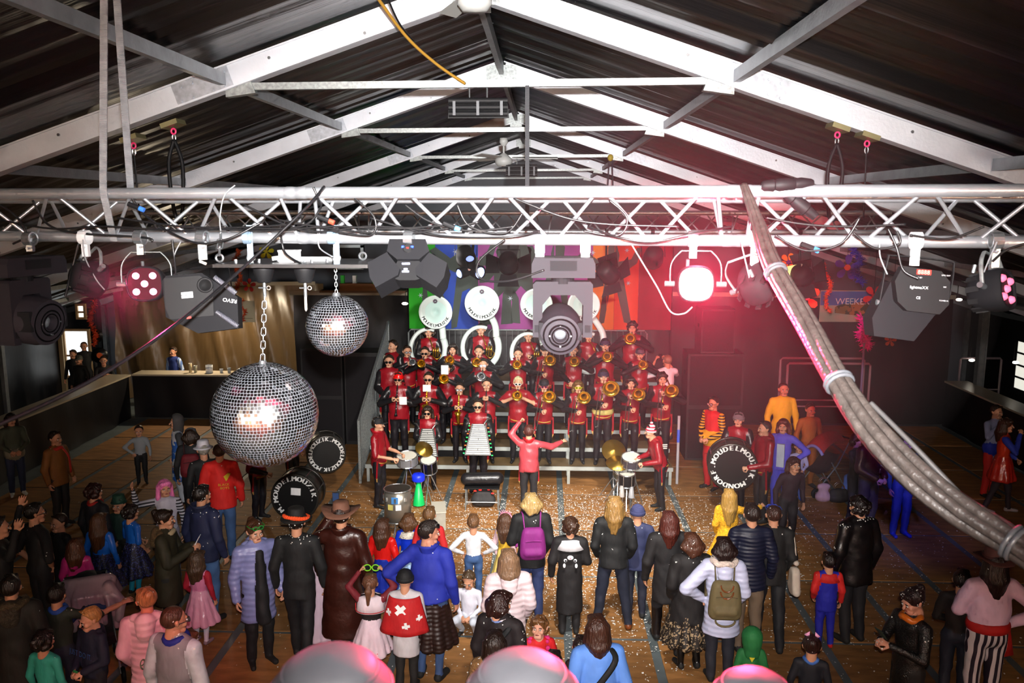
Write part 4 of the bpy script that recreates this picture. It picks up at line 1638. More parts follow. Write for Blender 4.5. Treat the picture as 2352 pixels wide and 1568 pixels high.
i = bandman(982, 939, -1, 'glockenspiel player with black mask and long hair', arms=('low', 'low'), Y=15.05, hair='long', hc='#2c2018', extras=[MASK])
glockenspiel(i, 'glockenspiel with white bars and a black frame beside the drum stand')
i = bandman(1098, 924, -1, 'glockenspiel player in black mask behind green fairy lights', arms=('low', 'low'), Y=14.95, fat=1.1, extras=[MASK])
glockenspiel(i, 'glockenspiel with white bars edged with green and orange lights', True)
i = bandman(868, 966, -1, 'drummer in black cap and red collar at the steel drum', arms=('drum', 'drum'), Y=14.05, rot=78, sleeve=REDV, fore='skin', hair='short',
            extras=[('cap', '#17181c'), ('standcollar', 'vinyl:#a01622')])
DRUMMER = i
i = bandman(1215, 985, -1, 'conductor in red puffed jacket with wide collar, back to the hall', arms=('out', 'up'), Y=13.9, rot=178, top='vinyl:#b0404a', sleeve='vinyl:#b0404a', fat=1.25, hc='#4a1f18',
            legs='leather:#2a2a2e', extras=[('standcollar', 'vinyl:#b01824')], bulk=0.03)
i = bandman(1520, 985, -1, 'percussionist in striped bobble hat bending over cymbals', arms=('drum', 'drum'), Y=14.1, rot=-80, sleeve=REDV, lean=0.3, hair='short',
            extras=[('beanie', 'hstripe:#d8304a,#e8d8e0', True), ('hood', 'vinyl:#a01622')])
PERC = i


# bass drums with ring lettering
def bass_drum(px, py, Y, r, label, text, rot=0, start=200.0, step=-14.5, card=False):
    p = atY(px, py, Y)
    t = thing('bass_drum', label, 'bass drum', (p.x, p.y, p.z), (0.0, 0, math.radians(rot)))
    m = MB()
    m.lathe([(r * 0.97, -0.20), (r, -0.20), (r, 0.20), (r * 0.97, 0.20)], (0, 0, 0), (0, 1, 0), 36)
    m.build('shell', mat('drum_shell', '#4a4844', 0.3, 0.5), t, True)
    for s in (-1, 1):
        m = MB()
        m.lathe([(r * 0.985, s * 0.17), (r * 1.03, s * 0.17), (r * 1.03, s * 0.222), (r * 0.95, s * 0.222)], (0, 0, 0), (0, 1, 0), 36)
        m.build('hoop', mat('drum_hoop', '#3a3733', 0.3, 0.4), t, True)
        m = MB()
        m.lathe([(r * 0.97, s * 0.205), (0.001, s * 0.208)], (0, 0, 0), (0, 1, 0), 36)
        m.build('drum_head', mat('drum_head_black', '#060607', 0.45), t, True)
    for q in range(8):
        a = q * math.pi / 4 + 0.3
        x, z = r * 1.01 * math.cos(a), r * 1.01 * math.sin(a)
        MB().cyl((x, -0.22, z), (x, 0.22, z), 0.009, n=6).build('tension_rod', STEEL, t)
    L = MB()
    Mx = Matrix.Translation((0, -0.213, 0)) @ Matrix.Rotation(math.pi / 2, 4, 'X')
    letters(L, text, r * 0.205, Mx, 0, arc=(r * 0.83, math.radians(start), math.radians(step)), bold=r * 0.018)
    L.build('lettering', cloth('#f4f4f2'), t)
    if card:
        MB().box((0.02, -0.216, 0.10), (0.16, 0.006, 0.12), (0, 0.06, 0)).build('sticker', cloth('#eeeeee'), t)
    return t


bass_drum(686, 1132, 13.0, 0.385, 'black bass drum with white ring lettering and a white square on its head', 'M.MOUDELMOUZIK.', 0, 222, -16.5, True)
bass_drum(748, 1036, 14.6, 0.345, 'bass drum with white ring lettering behind the big mirror ball', 'MOUDELMOUZIK.MOUDELMOUZIK.', 18, 240, -14.0)
bass_drum(1681, 1064, 13.7, 0.40, 'bass drum with white ring lettering near the yellow dressed girl', 'MOUDELMOUZIK.MONDORF.', -8, 165, -17.2)
bandman(590, 1060, -1, 'bass drummer in red sleeves under the big mirror ball', arms=('drum', 'point'), Y=13.35, rot=70, hair='short', sleeve=REDV, fore='leather:#1b1a1d')
bandman(668, 1010, -1, 'bass drummer with gloved hands standing behind the two bass drums', arms=('drum', 'drum'), Y=14.6, rot=70, hair='short')
bandman(1697, 955, -1, 'bass drummer in grey knitted cap raising two sticks', arms=('front', 'front'), Y=14.2, rot=-20, hair='short', extras=[('beanie', 'knit:#6e6a70')])
bandman(1757, 976, -1, 'band member in red hood seen from the side near the bass drum', arms=('drum', 'drum'), Y=13.6, rot=-75, hair='short', sleeve=REDV, extras=[('hood', REDV)], hc='#33231c')

# steel drum, snare and cymbals before the stage
t = thing('steel_drum', 'tall steel drum with stickers on a stand beside the capped drummer', 'drum', tuple(atZ(915, 1222, 0.0)))
m = MB()
m.lathe([(0.215, 0.22), (0.22, 0.22), (0.215, 0.76), (0.21, 0.76)], (0, 0, 0), n=28)
m.build('shell', mat('drum_steel', '#9a948a', 0.28, 0.7), t, True)
for z in (0.23, 0.75):
    MB().tube([(0.222 * math.cos(a), 0.222 * math.sin(a), z) for a in [2 * math.pi * q / 24 for q in range(24)]], 0.012, 6, closed=True).build('hoop', STEEL, t)
MB().lathe([(0.21, 0.755), (0.0, 0.757)], n=24).build('drum_head', mat('drum_skin_dark', '#2a2723', 0.5), t)
for q in range(8):
    a = q * math.pi / 4
    MB().box((0.225 * math.cos(a), 0.225 * math.sin(a), 0.62), (0.03, 0.03, 0.07), (0, 0, a)).build('lug', STEEL, t)
for a, z, c, w in ((-1.95, 0.50, '#cfc26a', 0.09), (-1.35, 0.50, '#e8e8e8', 0.09), (-1.6, 0.62, '#3f7fc0', 0.11)):
    MB().box((0.222 * math.cos(a), 0.222 * math.sin(a), z), (0.006, w, w), (0, 0, a)).build('sticker', cloth(c), t)
for a in (0.4, 2.5, 4.6):
    MB().cyl((0.05 * math.cos(a), 0.05 * math.sin(a), 0.3), (0.26 * math.cos(a), 0.26 * math.sin(a), 0.0), 0.012, n=6).build('leg', STEEL, t)


def cymbal_stand(px, py, Y, label, r=0.2, tilt=0.5, rz=0.0, extra_c=None):
    p = atY(px, py, Y)
    t = thing('cymbal_stand', label, 'cymbal', (p.x, p.y, 0), (0, 0, rz))
    MB().cyl((0, 0, 0.25), (0, 0, p.z), 0.011, n=8).build('pole', STEEL, t)
    for a in (0.4, 2.5, 4.6):
        MB().cyl((0, 0, 0.42), (0.28 * math.cos(a), 0.28 * math.sin(a), 0.0), 0.010, n=6).build('leg', STEEL, t)
    m = MB().lathe([(0.0, 0.03), (0.03, 0.028), (0.045, 0.012), (r, -0.012), (r, -0.016), (0.04, 0.008)], (0, 0, p.z), (0, -math.sin(tilt), math.cos(tilt)), 28)
    m.build('cymbal', mat('cymbal_bronze', '#b08d3c', 0.28, 0.85, wave=(40, 'X', 0.1)), t, True)
    return t


cymbal_stand(1410, 1034, 14.6, 'large bronze cymbal tilted toward the hall before the stage', 0.22, 0.9, 0.1)
cymbal_stand(1420, 1062, 14.3, 'flat bronze cymbal below the tilted one', 0.22, 0.35, 0.0)
cymbal_stand(975, 1030, 14.4, 'steeply tilted cymbal over the small drums', 0.17, 0.7, 0.7)


def side_drum(px, py, Y, r, hgt, label, tilt=0.25, cs='#17171a'):
    p = atY(px, py, Y)
    t = thing('side_drum', label, 'drum', (p.x, p.y, 0))
    R = Matrix.Translation((0, 0, p.z)) @ Matrix.Rotation(tilt, 4, 'X')
    m = MB().lathe([(r, -hgt / 2), (r, hgt / 2)], n=24)
    m.build('shell', mat('side_' + cs.strip('#'), cs, 0.3, 0.3), t, True).matrix_local = R
    for s in (-1, 1):
        MB().tube([(r * 1.02 * math.cos(a), r * 1.02 * math.sin(a), s * hgt / 2) for a in [2 * math.pi * q / 20 for q in range(20)]], 0.011, 6, closed=True).build('hoop', STEEL, t).matrix_local = R
        MB().lathe([(r, s * hgt / 2), (0, s * (hgt / 2 + 0.002))], n=20).build('drum_head', mat('drum_skin', '#d8d4c8', 0.5), t).matrix_local = R
    for q in range(6):
        a = q * math.pi / 3
        MB().cyl((r * 1.05 * math.cos(a), r * 1.05 * math.sin(a), -hgt / 2), (r * 1.05 * math.cos(a), r * 1.05 * math.sin(a), hgt / 2), 0.007, n=6).build('tension_rod', STEEL, t).matrix_local = R
    for a in (0.4, 2.5, 4.6):
        MB().cyl((0, 0, p.z - hgt / 2), (0.25 * math.cos(a), 0.25 * math.sin(a), 0.0), 0.011, n=6).build('leg', STEEL, t)
    return t


side_drum(935, 1055, 14.25, 0.18, 0.16, 'shallow snare drum between the steel drum and the cymbal', 0.2, '#8a8a8e')
side_drum(985, 1068, 14.3, 0.14, 0.24, 'black tom drum with a blue light strip on its stand', 0.35)
side_drum(1450, 1058, 14.25, 0.17, 0.16, 'snare drum with shiny rim by the striped bobble hat', 0.3, '#4a4650')
side_drum(1440, 1100, 14.2, 0.14, 0.22, 'small black tom hung with a red and a green box', 0.1)
side_drum(1425, 1085, 14.35, 0.12, 0.2, 'slanted small drum with stickers below the cymbals', 0.7, '#3c4a3c')
for px, py, c, lab, r0, h in ((962, 1158, '#10c060', 'bright green plastic cone hanging below a blue ring', 0.11, 0.44), (1428, 1140, '#a9a3a0', 'grey cowbell cone hung on the percussion stand', 0.05, 0.2),
                              (1450, 1142, '#9a9aa0', 'pale metal cowbell beside the grey one', 0.055, 0.2)):
    p = atY(px, py, 14.1)
    t = thing('percussion_cone', lab, 'cone', (p.x, p.y, max(0.02, p.z)))
    MB().lathe([(r0, 0), (r0, 0.012), (0.03, h), (0.0, h)], n=20).build('cone', mat('cone_' + c.strip('#'), c, 0.4, emit=0.0), t, True)
    if h > 0.3:
        MB().lathe([(0.10, h), (0.115, h + 0.02), (0.115, h + 0.10), (0.09, h + 0.13), (0.02, h + 0.13)], n=20).build('blue_ring', mat('blue_glow', '#1830d8', 0.4, emit=0.25, emitc='#1a34ff'), t, True)
    MB().cyl((0.03, 0.14, -max(0.02, p.z)), (0.03, 0.14, 0.5), 0.012, n=6).build('stand_pole', STEEL, t)
    MB().cyl((0.03, 0.14, h * 0.85), (0.0, 0.0, h * 0.85), 0.008, n=6).build('stand_arm', STEEL, t)
p = atZ(1008, 1205, 0.0)
t = thing('equipment_box', 'light grey wooden box with a flat lid in front of the drums', 'box', (p.x, p.y, 0), (0, 0, 0.15))
MB().box((0, 0, 0.15), (0.22, 0.5, 0.30)).build('case', mat('grey_box', '#9a958a', 0.6, var=0.1), t)
MB().box((0, 0, 0.31), (0.24, 0.52, 0.02)).build('lid', mat('grey_lid', '#b6b1a4', 0.6), t)
# black folding table with bags in front of the second glockenspiel
p = atZ(1108, 1165, 0.0)
t = thing('folding_table', 'low black folding stand carrying bags before the second glockenspiel', 'table', (p.x, p.y, 0))
MB().box((0, 0, 0.40), (0.62, 0.3, 0.03)).build('top', BLACKM, t)
for sx in (-1, 1):
    for sy in (-1, 1):
        MB().cyl((sx * 0.28, sy * 0.12, 0.39), (sx * 0.29, sy * 0.13, 0), 0.014, n=8).build('leg', GALV, t)
MB().cyl((-0.28, -0.12, 0.14), (0.28, -0.12, 0.14), 0.01, n=6).build('cross_bar', GALV, t)
tt = thing('equipment_bag', 'long black zipped bag lying on the folding stand', 'bag', (p.x, p.y, 0.415))
V, F, _ = solid([((-0.27, 0, 0.11), (0.27, 0, 0.13), 0.115, 0.115, 1, 0.03, 0)], 0.02)
link('bag_body', np_mesh('bag_body', V, F, None, [cloth('leather:#1c1b1e')]), tt)
MB().tube([(-0.28, -0.10, 0.16), (0, -0.118, 0.17), (0.28, -0.10, 0.18)], 0.006, 5).build('zip', STEEL, tt)
tt = thing('equipment_bag', 'dark grey backpack with red lamps under the folding stand', 'bag', (p.x + 0.02, p.y, 0.0))
V, F, _ = solid([((-0.10, 0, 0.14), (0.10, 0, 0.14), 0.12, 0.12, 0.8, 0.03, 0), ((-0.08, 0, 0.26), (0.08, 0, 0.26), 0.09, 0.09, 0.8, 0.05, 0)], 0.018)
link('bag_body', np_mesh('bag_body', V, F, None, [cloth('#2a2a2c')]), tt)
for x, z in ((-0.14, 0.34), (-0.05, 0.36), (0.10, 0.37), (0.17, 0.30)):
    MB().ball((x, -0.10, z), (0.028, 0.012, 0.012), 8, 6).build('red_lamp', mat('red_lamp', '#e01818', emit=3, emitc='#ff2018'), tt)
# ------------------------------------------------------------------ the visitors on the dance floor
JEANS, DKJ, BLK_C, NAVY = 'denim:#3f5c8a', 'denim:#1a2236', '#121215', '#1c2340'
P = person
# far side, along the bar
P(24, 950, 1.55, 40, 'woman in grey green jacket with a pale belt bag near the bar', top='#3d4436', legs='denim:#1d2740', hair='long', hc='#1c120c', arms=('low', 'low'), shoes='#cfd0c4', coat=0.85,
  mid=(0.93, 0.035, '#837a66'))
P(125, 992, 1.62, 75, 'person in rust brown jacket with a red scarf by the bar', top='#7a4a1c', legs='#141414', hair='short', hc='#1a0f08', coat=0.8, bulk=0.03, coatw=0.03, extras=[('scarf', '#b3231a', 1)])
P(318, 978, 1.15, 25, 'boy in pale grey jumper with a hand on the hip', top='knit:#9aa0a6', legs='#101014', hc='#1f130c', arms=('hip', 'down'))
P(404, 955, 1.62, -60, 'child in grey and white penguin costume with a hood', top='patch:#c8ccd2,#2f62b4', legs='#c9ccd4', sleeve='#3a3c40', hair=None, extras=[('hood', '#4a4848', True)], coat=0.5, coatw=0.05)
i = P(437, 985, 1.68, 195, 'person with grey cap and a red backpack beside the white trilby', top='#1b1b1e', legs='#15151a', hair='bob', hc='#2a1a10', extras=[('cap', '#55555a')])
backpack(i, 'dark red backpack on the person with the grey cap', '#6e1420', '#3a0d12')
P(466, 1018, 1.68, 215, 'person in white trilby hat beside the red jacket', top='#1a1a1c', legs=DKJ, hair='short', hc='#8f8a80', extras=[('brimhat', '#d8d6e0', 0.15, '#b8b6c4')])
i = P(503, 1020, 1.8, 195, 'man in bright red jacket and blue jeans with yellow print on the back', top='#d01a14', legs=JEANS, hair='shaved', hc='#3a2a20', bulk=0.035, coat=0.82, fat=1.15, coatw=0.02)
L = MB()
Tm = Matrix.Translation((-0.06, 0.185, 1.22)) @ Matrix.Rotation(math.pi, 4, 'Z') @ Matrix.Rotation(math.pi / 2, 4, 'X')
letters(L, 'BLACK', 0.035, Tm @ Matrix.Translation((0, -0.02, 0)), 0)
letters(L, 'BOYS', 0.035, Tm @ Matrix.Translation((0.01, -0.07, 0)), 0)
L.prism([(0.03, 0.03), (0.05, 0.05), (0.10, 0.14), (0.06, 0.15), (0.0, 0.10)], 0.004, Tm)
L.build('back_print', cloth('#c9a818'), i['o'])
P(378, 1103, 1.5, 12, 'woman in a long pink wig with a striped sleeve raised', top='#b9b4c4', legs='#8a8798', sleeve='hstripe:#1a1a22,#b8b8c4', hair='verylong', hc='#f07ab4', arms=('wave', 'down'), coat=0.45, coatw=0.06, head=(25, 0))
P(272, 1143, 1.25, 0, 'child in a dark green felt hat behind the blue dresses', top='#14302a', legs='#101010', hair='short', extras=[('brimhat', '#123a2c', 0.12)])
P(299, 1160, 1.28, 150, 'girl with curly confetti hair in a blue top and glitter skirt', top='satin:#1c5fc0', legs='#1a9ab8', hair='curly', hc='#1c100c', skirt=(0.42, 0.30, 'fleck:#17142a,#3a3f86'), fore='skin', arms=('in', 'low'))
P(226, 1180, 1.33, 175, 'girl with long brown hair in blue top and dark tulle skirt', top='satin:#1c62c8', legs='#141420', hair='verylong', hc='#4a2c18', skirt=(0.45, 0.30, 'fleck:#15122a,#31367a'), arms=('down', 'down'), extras=[])
P(172, 1238, 1.2, 188, 'girl in a bright pink hoodie with straight brown hair', top='satin:#d8368c', legs='#15203a', hair='long', hc='#5a3420', bulk=0.03, extras=[('hood', 'satin:#d8368c')], coat=0.8)
P(78, 1158, 1.74, 150, 'man in black T-shirt with glasses beside a smiling boy', top='#0e0e10', legs='#101014', fore='skin', hc='#120c08', head=(-20, 0), extras=[('shades', '#202020', '#606468')], fat=1.1, arms=('hip', 'pocket'))
P(134, 1183, 1.33, -25, 'smiling dark haired boy in a black T-shirt', top='#0e0e10', legs='#101014', hc='#2a1a10', fore='skin', arms=('hip', 'down'))
P(214, 1112, 1.58, 160, 'person in black jacket with a thin red scarf behind the blue dressed girls', top='#101018', legs='#101014', hair='curly', hc='#2a0f0a', bulk=0.03, coat=0.7, extras=[('scarf', '#a01a14', 1)])
P(-6, 1190, 1.75, 120, 'person in black at the edge of the hall holding up an open hand', top='#0c0c0e', legs='#101014', arms=('wave', 'wave'), hc='#1a120c')
i = P(376, 1172, 1.68, 100, 'woman in dark olive coat with beige hood lining holding a phone', top='#2a2614', legs='#16181c', hair='bun', hc='#22130b', arms=('front', 'front'), bulk=0.04, coat=0.55, coatw=0.04,
  extras=[('scarf', '#a89678'), ('hood', 'fur:#5a4428')])
phone(i, 'phone with a white edge held by the woman in olive', (0, -0.38, 1.34), 0.5, '#d8d8dc')
P(462, 1117, 1.8, 158, 'man in navy blue jacket and pale jeans standing with a lowered hand', top='#181f42', legs='denim:#4a6a9a', hair='short', hc='#140d0a', bulk=0.03, coat=0.83, coatw=0.02, fat=1.1, extras=[('standcollar', '#161b38')])
P(452, 1266, 1.18, 170, 'girl in shiny pink dress with red sleeves and white tights', top='satin:#d880a8', sleeve='#a8122c', legs='#d8cfe0', hair='long', hc='#4a3424', skirt=(0.42, 0.27, 'satin:#e0a0bc'), shoes='#8a7480', arms=('down', 'in'))
P(584, 1197, 1.74, 38, 'woman in lilac quilted coat over black dress with green sunglasses on her head', top='puffer:#8286b8', legs='#121216', hair='bun', hc='#4a2c1a', arms=('down', 'down'), bulk=0.045, coat=0.58, coatw=0.03,
  head=(5, -8), extras=[('shades', '#1f9a3c', '#143018', True), ('hood', 'puffer:#8286b8')], skin='#d0977a', inner='#101014')
# by the lower edge
i = P(206, 1398, 1.32, -25, 'fair haired boy in navy hoodie with printed letters holding a wrapper', top='#141a30', legs='#10131c', hair='short', hc='#b8864a', arms=('low', 'low'), head=(-15, -10), bulk=0.03, coat=0.85, extras=[('hood', '#141a30')], skin='#d09a7c')
L = MB()
letters(L, 'JUST DO IT.', 0.075, Matrix.Translation((0, -0.185, 1.20)) @ Matrix.Rotation(math.pi / 2 - 0.1, 4, 'X'), 0, squash=0.8)
L.build('chest_print', cloth('#2f5a9a'), i['o'])
tt = thing('sweet_wrapper', 'green sweet wrapper in the fair haired boy\'s hands', 'wrapper')
tt.matrix_world = i['M'] @ Matrix.Translation(i['J']((0.0, -0.27, 1.02)))
MB().box((0, 0, 0), (0.07, 0.02, 0.05), (0.4, 0.3, 0.2)).build('foil', cloth('satin:#2f8a4a'), tt)
P(128, 1345, 1.45, 185, 'boy in dark green T-shirt with blue collar stretching an arm', top='#20281e', legs='denim:#232a38', fore='skin', hc='#140c08', arms=('out', 'down'), extras=[('scarf', '#2450a8')])
P(98, 1450, 1.22, 170, 'child with dark curls in a turquoise top', top='#2fa08c', legs='#101018', hair='curly', hc='#160d08')
P(333, 1353, 1.68, 195, 'woman in pale pink hooded quilted vest with hair tied in a bun', top='puffer:#e8b4c0', sleeve='#e0a8b8', legs='#3a2a36', hair='bun', hc='#b8764a', bulk=0.035, coat=0.62, coatw=0.02, head=(25, 0),
  extras=[('hood', 'puffer:#ecbcc6')], skin='#e0846a', arms=('in', 'in'))  # reddish skin and coppery hair carry the red light in their colour
i = P(398, 1396, 1.8, 165, 'man with cropped hair in grey varsity jacket with white sleeves', top='#8d8d93', sleeve='leather:#c9d2da', legs='#20242c', hair='shaved', hc='#4a2f20', bulk=0.03, fat=1.15, coat=0.85, head=(-30, -5),
  extras=[('shades', '#404040', '#808890'), ('scarf', '#1c2a8a')])
L = MB()
letters(L, '9', 0.11, Matrix.Translation((0.345, 0.03, 1.18)) @ Matrix.Rotation(math.pi / 2, 4, 'Z') @ Matrix.Rotation(math.pi / 2, 4, 'X'), 0)
L.build('sleeve_number', cloth('#8a8a70'), i['o'])
P(432, 1452, 1.05, 150, 'girl in pale blue top behind the varsity jacket', top='satin:#8fb8e0', legs='#8a90b0', hair='long', hc='#6a4026')
P(22, 1325, 1.72, 200, 'person in dark coat with a brown fur trimmed hood', top='#14110c', legs='#101010', hair='short', hc='#1a120c', bulk=0.05, coat=0.5, extras=[('hood', 'fur:#3a3024', False, 'fur:#4a3c28')])
# centre, near
P(680, 1176, 1.84, 185, 'man in black with a black hat wreathed in orange flowers', top='#0d0d0f', legs='#0e0e12', leg='walk', hc='#140e0a', extras=[('brimhat', '#141210', 0.17, '#101010'), ('lei', '#f0501c')], coat=0.8, bulk=0.02)
P(735, 1226, 1.37, 188, 'girl with long dark hair in a pale satin robe', top='satin:#d8c0d0', legs='satin:#d0b4c8', hair='verylong', hc='#2a1710', skirt=(0.06, 0.24, 'satin:#d8bccc'), sleeve='satin:#e0d0dc', arms=('in', 'face'), bulk=0.03)
i = P(783, 1162, 1.88, 180, 'man in brown leather coat and felt cowboy hat holding up a phone', top='leather:#34150f', legs='#141416', hair='short', hc='#20140e', bulk=0.05, fat=1.15, coat=0.32, coatw=0.08, arms=('down', 'cam'),
  extras=[('brimhat', '#7a5240', 0.22, '#4a2c20', 0.6), ('standcollar', 'leather:#34150f')])
phone(i, 'phone held above the crowd by the man in the leather coat', (0.13, -0.30, 1.72), 0.0, '#15151c', '#2a3a5a')
P(878, 1192, 1.28, 168, 'girl with brown hair in a red top and blue skirt', top='satin:#d81c18', legs='#1a2a8a', hair='long', hc='#4a2c1c', skirt=(0.45, 0.2, 'satin:#1c2f9a'), bulk=0.03)
P(938, 1180, 1.19, 180, 'girl in royal blue velvet princess dress with white fur collar', top='satin:#1434c0', legs='#a8c8e8', hair='bob', hc='#5a3a22', skirt=(0.18, 0.34, 'satin:#a4c4ec'), bulk=0.03,
  extras=[('collar', 'fur:#e4d8c8', 0.13, 0.07)])
P(986, 1166, 1.36, 175, 'boy in black vest with red and blue costume sleeves', top='#241a1c', legs='#1a3ab0', sleeve='#c01c20', fore='#1c34b4', hc='#6a4a2c', bulk=0.02)
P(985, 1200, 1.84, 165, 'heavy man in royal blue jumper with a brown quilted jacket tied round his waist', top='#1c2a98', legs='denim:#3a527e', hair='short', hc='#241a16', fat=1.4, bulk=0.03, head=(-50, -5), coat=0.93, coatw=0.03,
  skirt=(0.40, 0.22, 'quilt:#26130f'), arms=('down', 'hip'), extras=[('shades', '#18181c', '#101014', True), ('standcollar', '#1c2a98')], skin='#c98a70')
P(850, 1320, 1.25, 182, 'girl in white sailor collar and pleated white skirt raising green glasses', top='#1a0e0e', sleeve='#6e1420', legs='#2a1a18', hair='pony', hc='#6a4430', skirt=(0.50, 0.27, '#e4c8d4'), arms=('up', 'up'), leg='close',
  extras=[('collar', '#e8d4dc', 0.15, 0.14, '#c01820')])
i = PEOPLE[-1]
for z, r in ((0.575, 0.285),):
    MB().tube([(r * math.cos(a) * (1 + 0.05 * math.sin(9 * a)), r * 0.87 * math.sin(a) * (1 + 0.05 * math.sin(9 * a)), z * i['kz']) for a in [2 * math.pi * q / 40 for q in range(40)]], 0.008, 5, closed=True).build('skirt_stripe', cloth('#c01820'), i['o'])
tt = thing('party_glasses', 'bright green round party glasses held over the sailor girl\'s head', 'glasses')
tt.matrix_world = i['M'] @ Matrix.Translation(i['J']((0.0, -0.14, 1.88)))
for s in (-1, 1):
    MB().tube([(s * 0.065 + 0.055 * math.cos(a), 0, 0.05 * math.sin(a)) for a in [2 * math.pi * q / 14 for q in range(14)]], 0.010, 6, closed=True).build('rim', cloth('#7ac81c'), tt)
    MB().cyl((s * 0.065, -0.002, 0), (s * 0.065, 0.002, 0), 0.05, n=14).build('lens', mat('dark_lens', '#15201a', 0.15), tt)
    MB().tube([(s * 0.118, 0, 0.0), (s * 0.125, -0.05, 0.01), (s * 0.125, -0.16, -0.03)], 0.006, 5).build('arm', cloth('#7ac81c'), tt)
MB().tube([(-0.012, 0, 0.012), (0.012, 0, 0.012)], 0.008, 5).build('bridge', cloth('#7ac81c'), tt)
P(930, 1311, 1.37, 178, 'boy in black beanie with a red cape bearing white crosses', top='#c8c0c4', legs='#1a1818', hair=None, extras=[('beanie', '#0c0c0e'), ('cape', '#b81418', 0.50)], arms=('in', 'in'), bulk=0.03, coat=0.55, coatw=0.02)
P(1087, 1184, 1.2, 182, 'boy in white long sleeved shirt and denim shorts with hands on hips', top='#dcdade', legs='denim:#3a5684', hc='#6a4a30', arms=('hip', 'hip'))
P(1160, 1180, 1.22, 140, 'girl in yellow princess dress with a pink tiara', top='satin:#e8b83c', sleeve='#e8c0c8', legs='#e8d080', hair='long', hc='#4a3020', skirt=(0.15, 0.30, 'satin:#e8cc70'), extras=[('tiara', '#f08aa4')], head=(30, 0))
i = P(1220, 1134, 1.72, 188, 'blonde woman in black jacket and jeans carrying a purple backpack', top='#121214', legs='denim:#26325c', hair='bob', hc='#a98b58', bulk=0.035, coat=0.8, arms=('in', 'low'))
backpack(i, 'purple backpack on the blonde woman\'s shoulders', '#7a1c6e', '#8a2a7e', 0.30, 0.42)
P(1168, 1264, 1.68, 188, 'woman in pale pink quilted winter coat with straight ash brown hair', top='puffer:#dfc6ca', legs='#2a2c3a', hair='long', hc='#7a5c44', bulk=0.05, coat=0.48, coatw=0.05, arms=('in', 'in'), extras=[('hood', 'puffer:#e4ccd0')])
P(1150, 1360, 1.62, 160, 'woman with dark bob and a blue striped scarf in black jacket', top='#180c0e', legs='#1a1418', hair='bob', hc='#2a1410', bulk=0.05, coat=0.7, extras=[('scarf', 'hstripe:#6a80b8,#d8c8cc'), ('crossstrap', '#101012')], head=(-25, -10))
P(1136, 1452, 1.5, 185, 'person with long dark hair sprinkled with confetti above a fur collar', top='fur:#7a5630', legs='#14100e', hair='long', hc='#1f120c', bulk=0.05, coat=0.6, extras=[('hood', 'fur:#8a6236')])
P(1238, 1418, 1.18, 8, 'smiling girl in red frilled dress with a pink feather boa', top='#d81a1c', legs='#1a1010', hair='curly', hc='#6a4424', extras=[('boa', '#e02a78')], arms=('front', 'down'), skin='#d89a80', head=(-20, 12), bulk=0.02)
P(1272, 1500, 1.18, 170, 'child with short dark hair in a red top beside the blue shirt', top='#c01818', legs='#141414', hc='#1c100c')
P(1378, 1428, 1.66, 190, 'woman with wavy brown hair in a light blue shirt with a black bag strap', top='#5f8fe0', legs='#1c2438', hair='long', hc='#3a2016', bulk=0.035, coat=0.75, extras=[('crossstrap', '#0c0c0e')], lean=0.15)
P(1335, 1465, 1.13, 175, 'dark haired child in front of the light blue shirt', top='#2a1412', legs='#141414', hc='#1f120c')
i = P(1310, 1190, 1.5, 180, 'girl in black cat onesie with white hood lining and pigtails', top='#141012', legs='#141012', hair='curly', hc='#3a2418', bulk=0.04, coat=0.35, coatw=0.02, arms=('low', 'down'), extras=[('collar', '#c8c4c8', 0.13, 0.08)])
m = MB()
for s in (-1, 1):
    m.ball((s * 0.07, 0.205, 1.20), (0.024, 0.008, 0.026), 10, 6)
    m.ball((s * 0.085, 0.20, 1.12), (0.02, 0.008, 0.035), 10, 6)
m.ball((0, 0.21, 1.245), (0.045, 0.01, 0.034), 12, 6)
m.build('cat_face_print', cloth('#dcdce0'), i['o'])
m = MB()
for s in (-1, 1):
    m.ball((s * 0.066, 0.213, 1.198), (0.013, 0.004, 0.016), 8, 6)
m.ball((0, 0.221, 1.24), (0.01, 0.004, 0.008), 8, 6, 1)
m.build('cat_eye_print', [cloth('#14141c'), cloth('#d05a78')], i['o'])
P(1412, 1142, 1.72, 178, 'woman with long wavy blonde hair in black jacket and brown boots', top='#101012', legs='denim:#151a2c', hair='wavy', hc='#8a6838', bulk=0.03, coat=0.85, leg='wide', shoes='leather:#6a3414', arms=('in', 'in'))
P(1465, 1162, 1.5, 178, 'person in dark blue beanie and navy jacket', top='#252a4c', legs='#1a1c2c', hair=None, extras=[('beanie', 'knit:#2c3058')], bulk=0.03, coat=0.8)
P(1538, 1176, 1.7, 182, 'woman with straight auburn hair and a blue scarf in black coat and tall boots', top='#141012', legs='#1c1a1e', hair='long', hc='#4a1f18', bulk=0.04, coat=0.62, boots='leather:#141012', extras=[('scarf', '#1c4a9a')], leg='walk')
P(1590, 1226, 1.62, 188, 'woman with brown bob in a black coat over a flowered skirt', top='#140f10', legs='#16100e', hair='bob', hc='#4a2a1c', bulk=0.06, coat=0.66, coatw=0.08, skirt=(0.34, 0.27, 'fleck:#1f1712,#a08868'), boots='leather:#0e0c0c', arms=('in', 'in'), fat=1.15)
P(1622, 1290, 1.0, 150, 'small child with brown hair in white beside the puffer jacket', top='#c8c4c4', legs='#a8a4a8', hair='bob', hc='#4a3020')
P(1676, 1124, 1.35, 176, 'girl with long fair hair in fluffy golden yellow dress', top='fur:#e8a81c', legs='#d8a020', hair='verylong', hc='#a8803c', skirt=(0.40, 0.30, 'fur:#eeb024'), sleeve='fur:#e8a81c', bulk=0.03, arms=('out', 'in'))
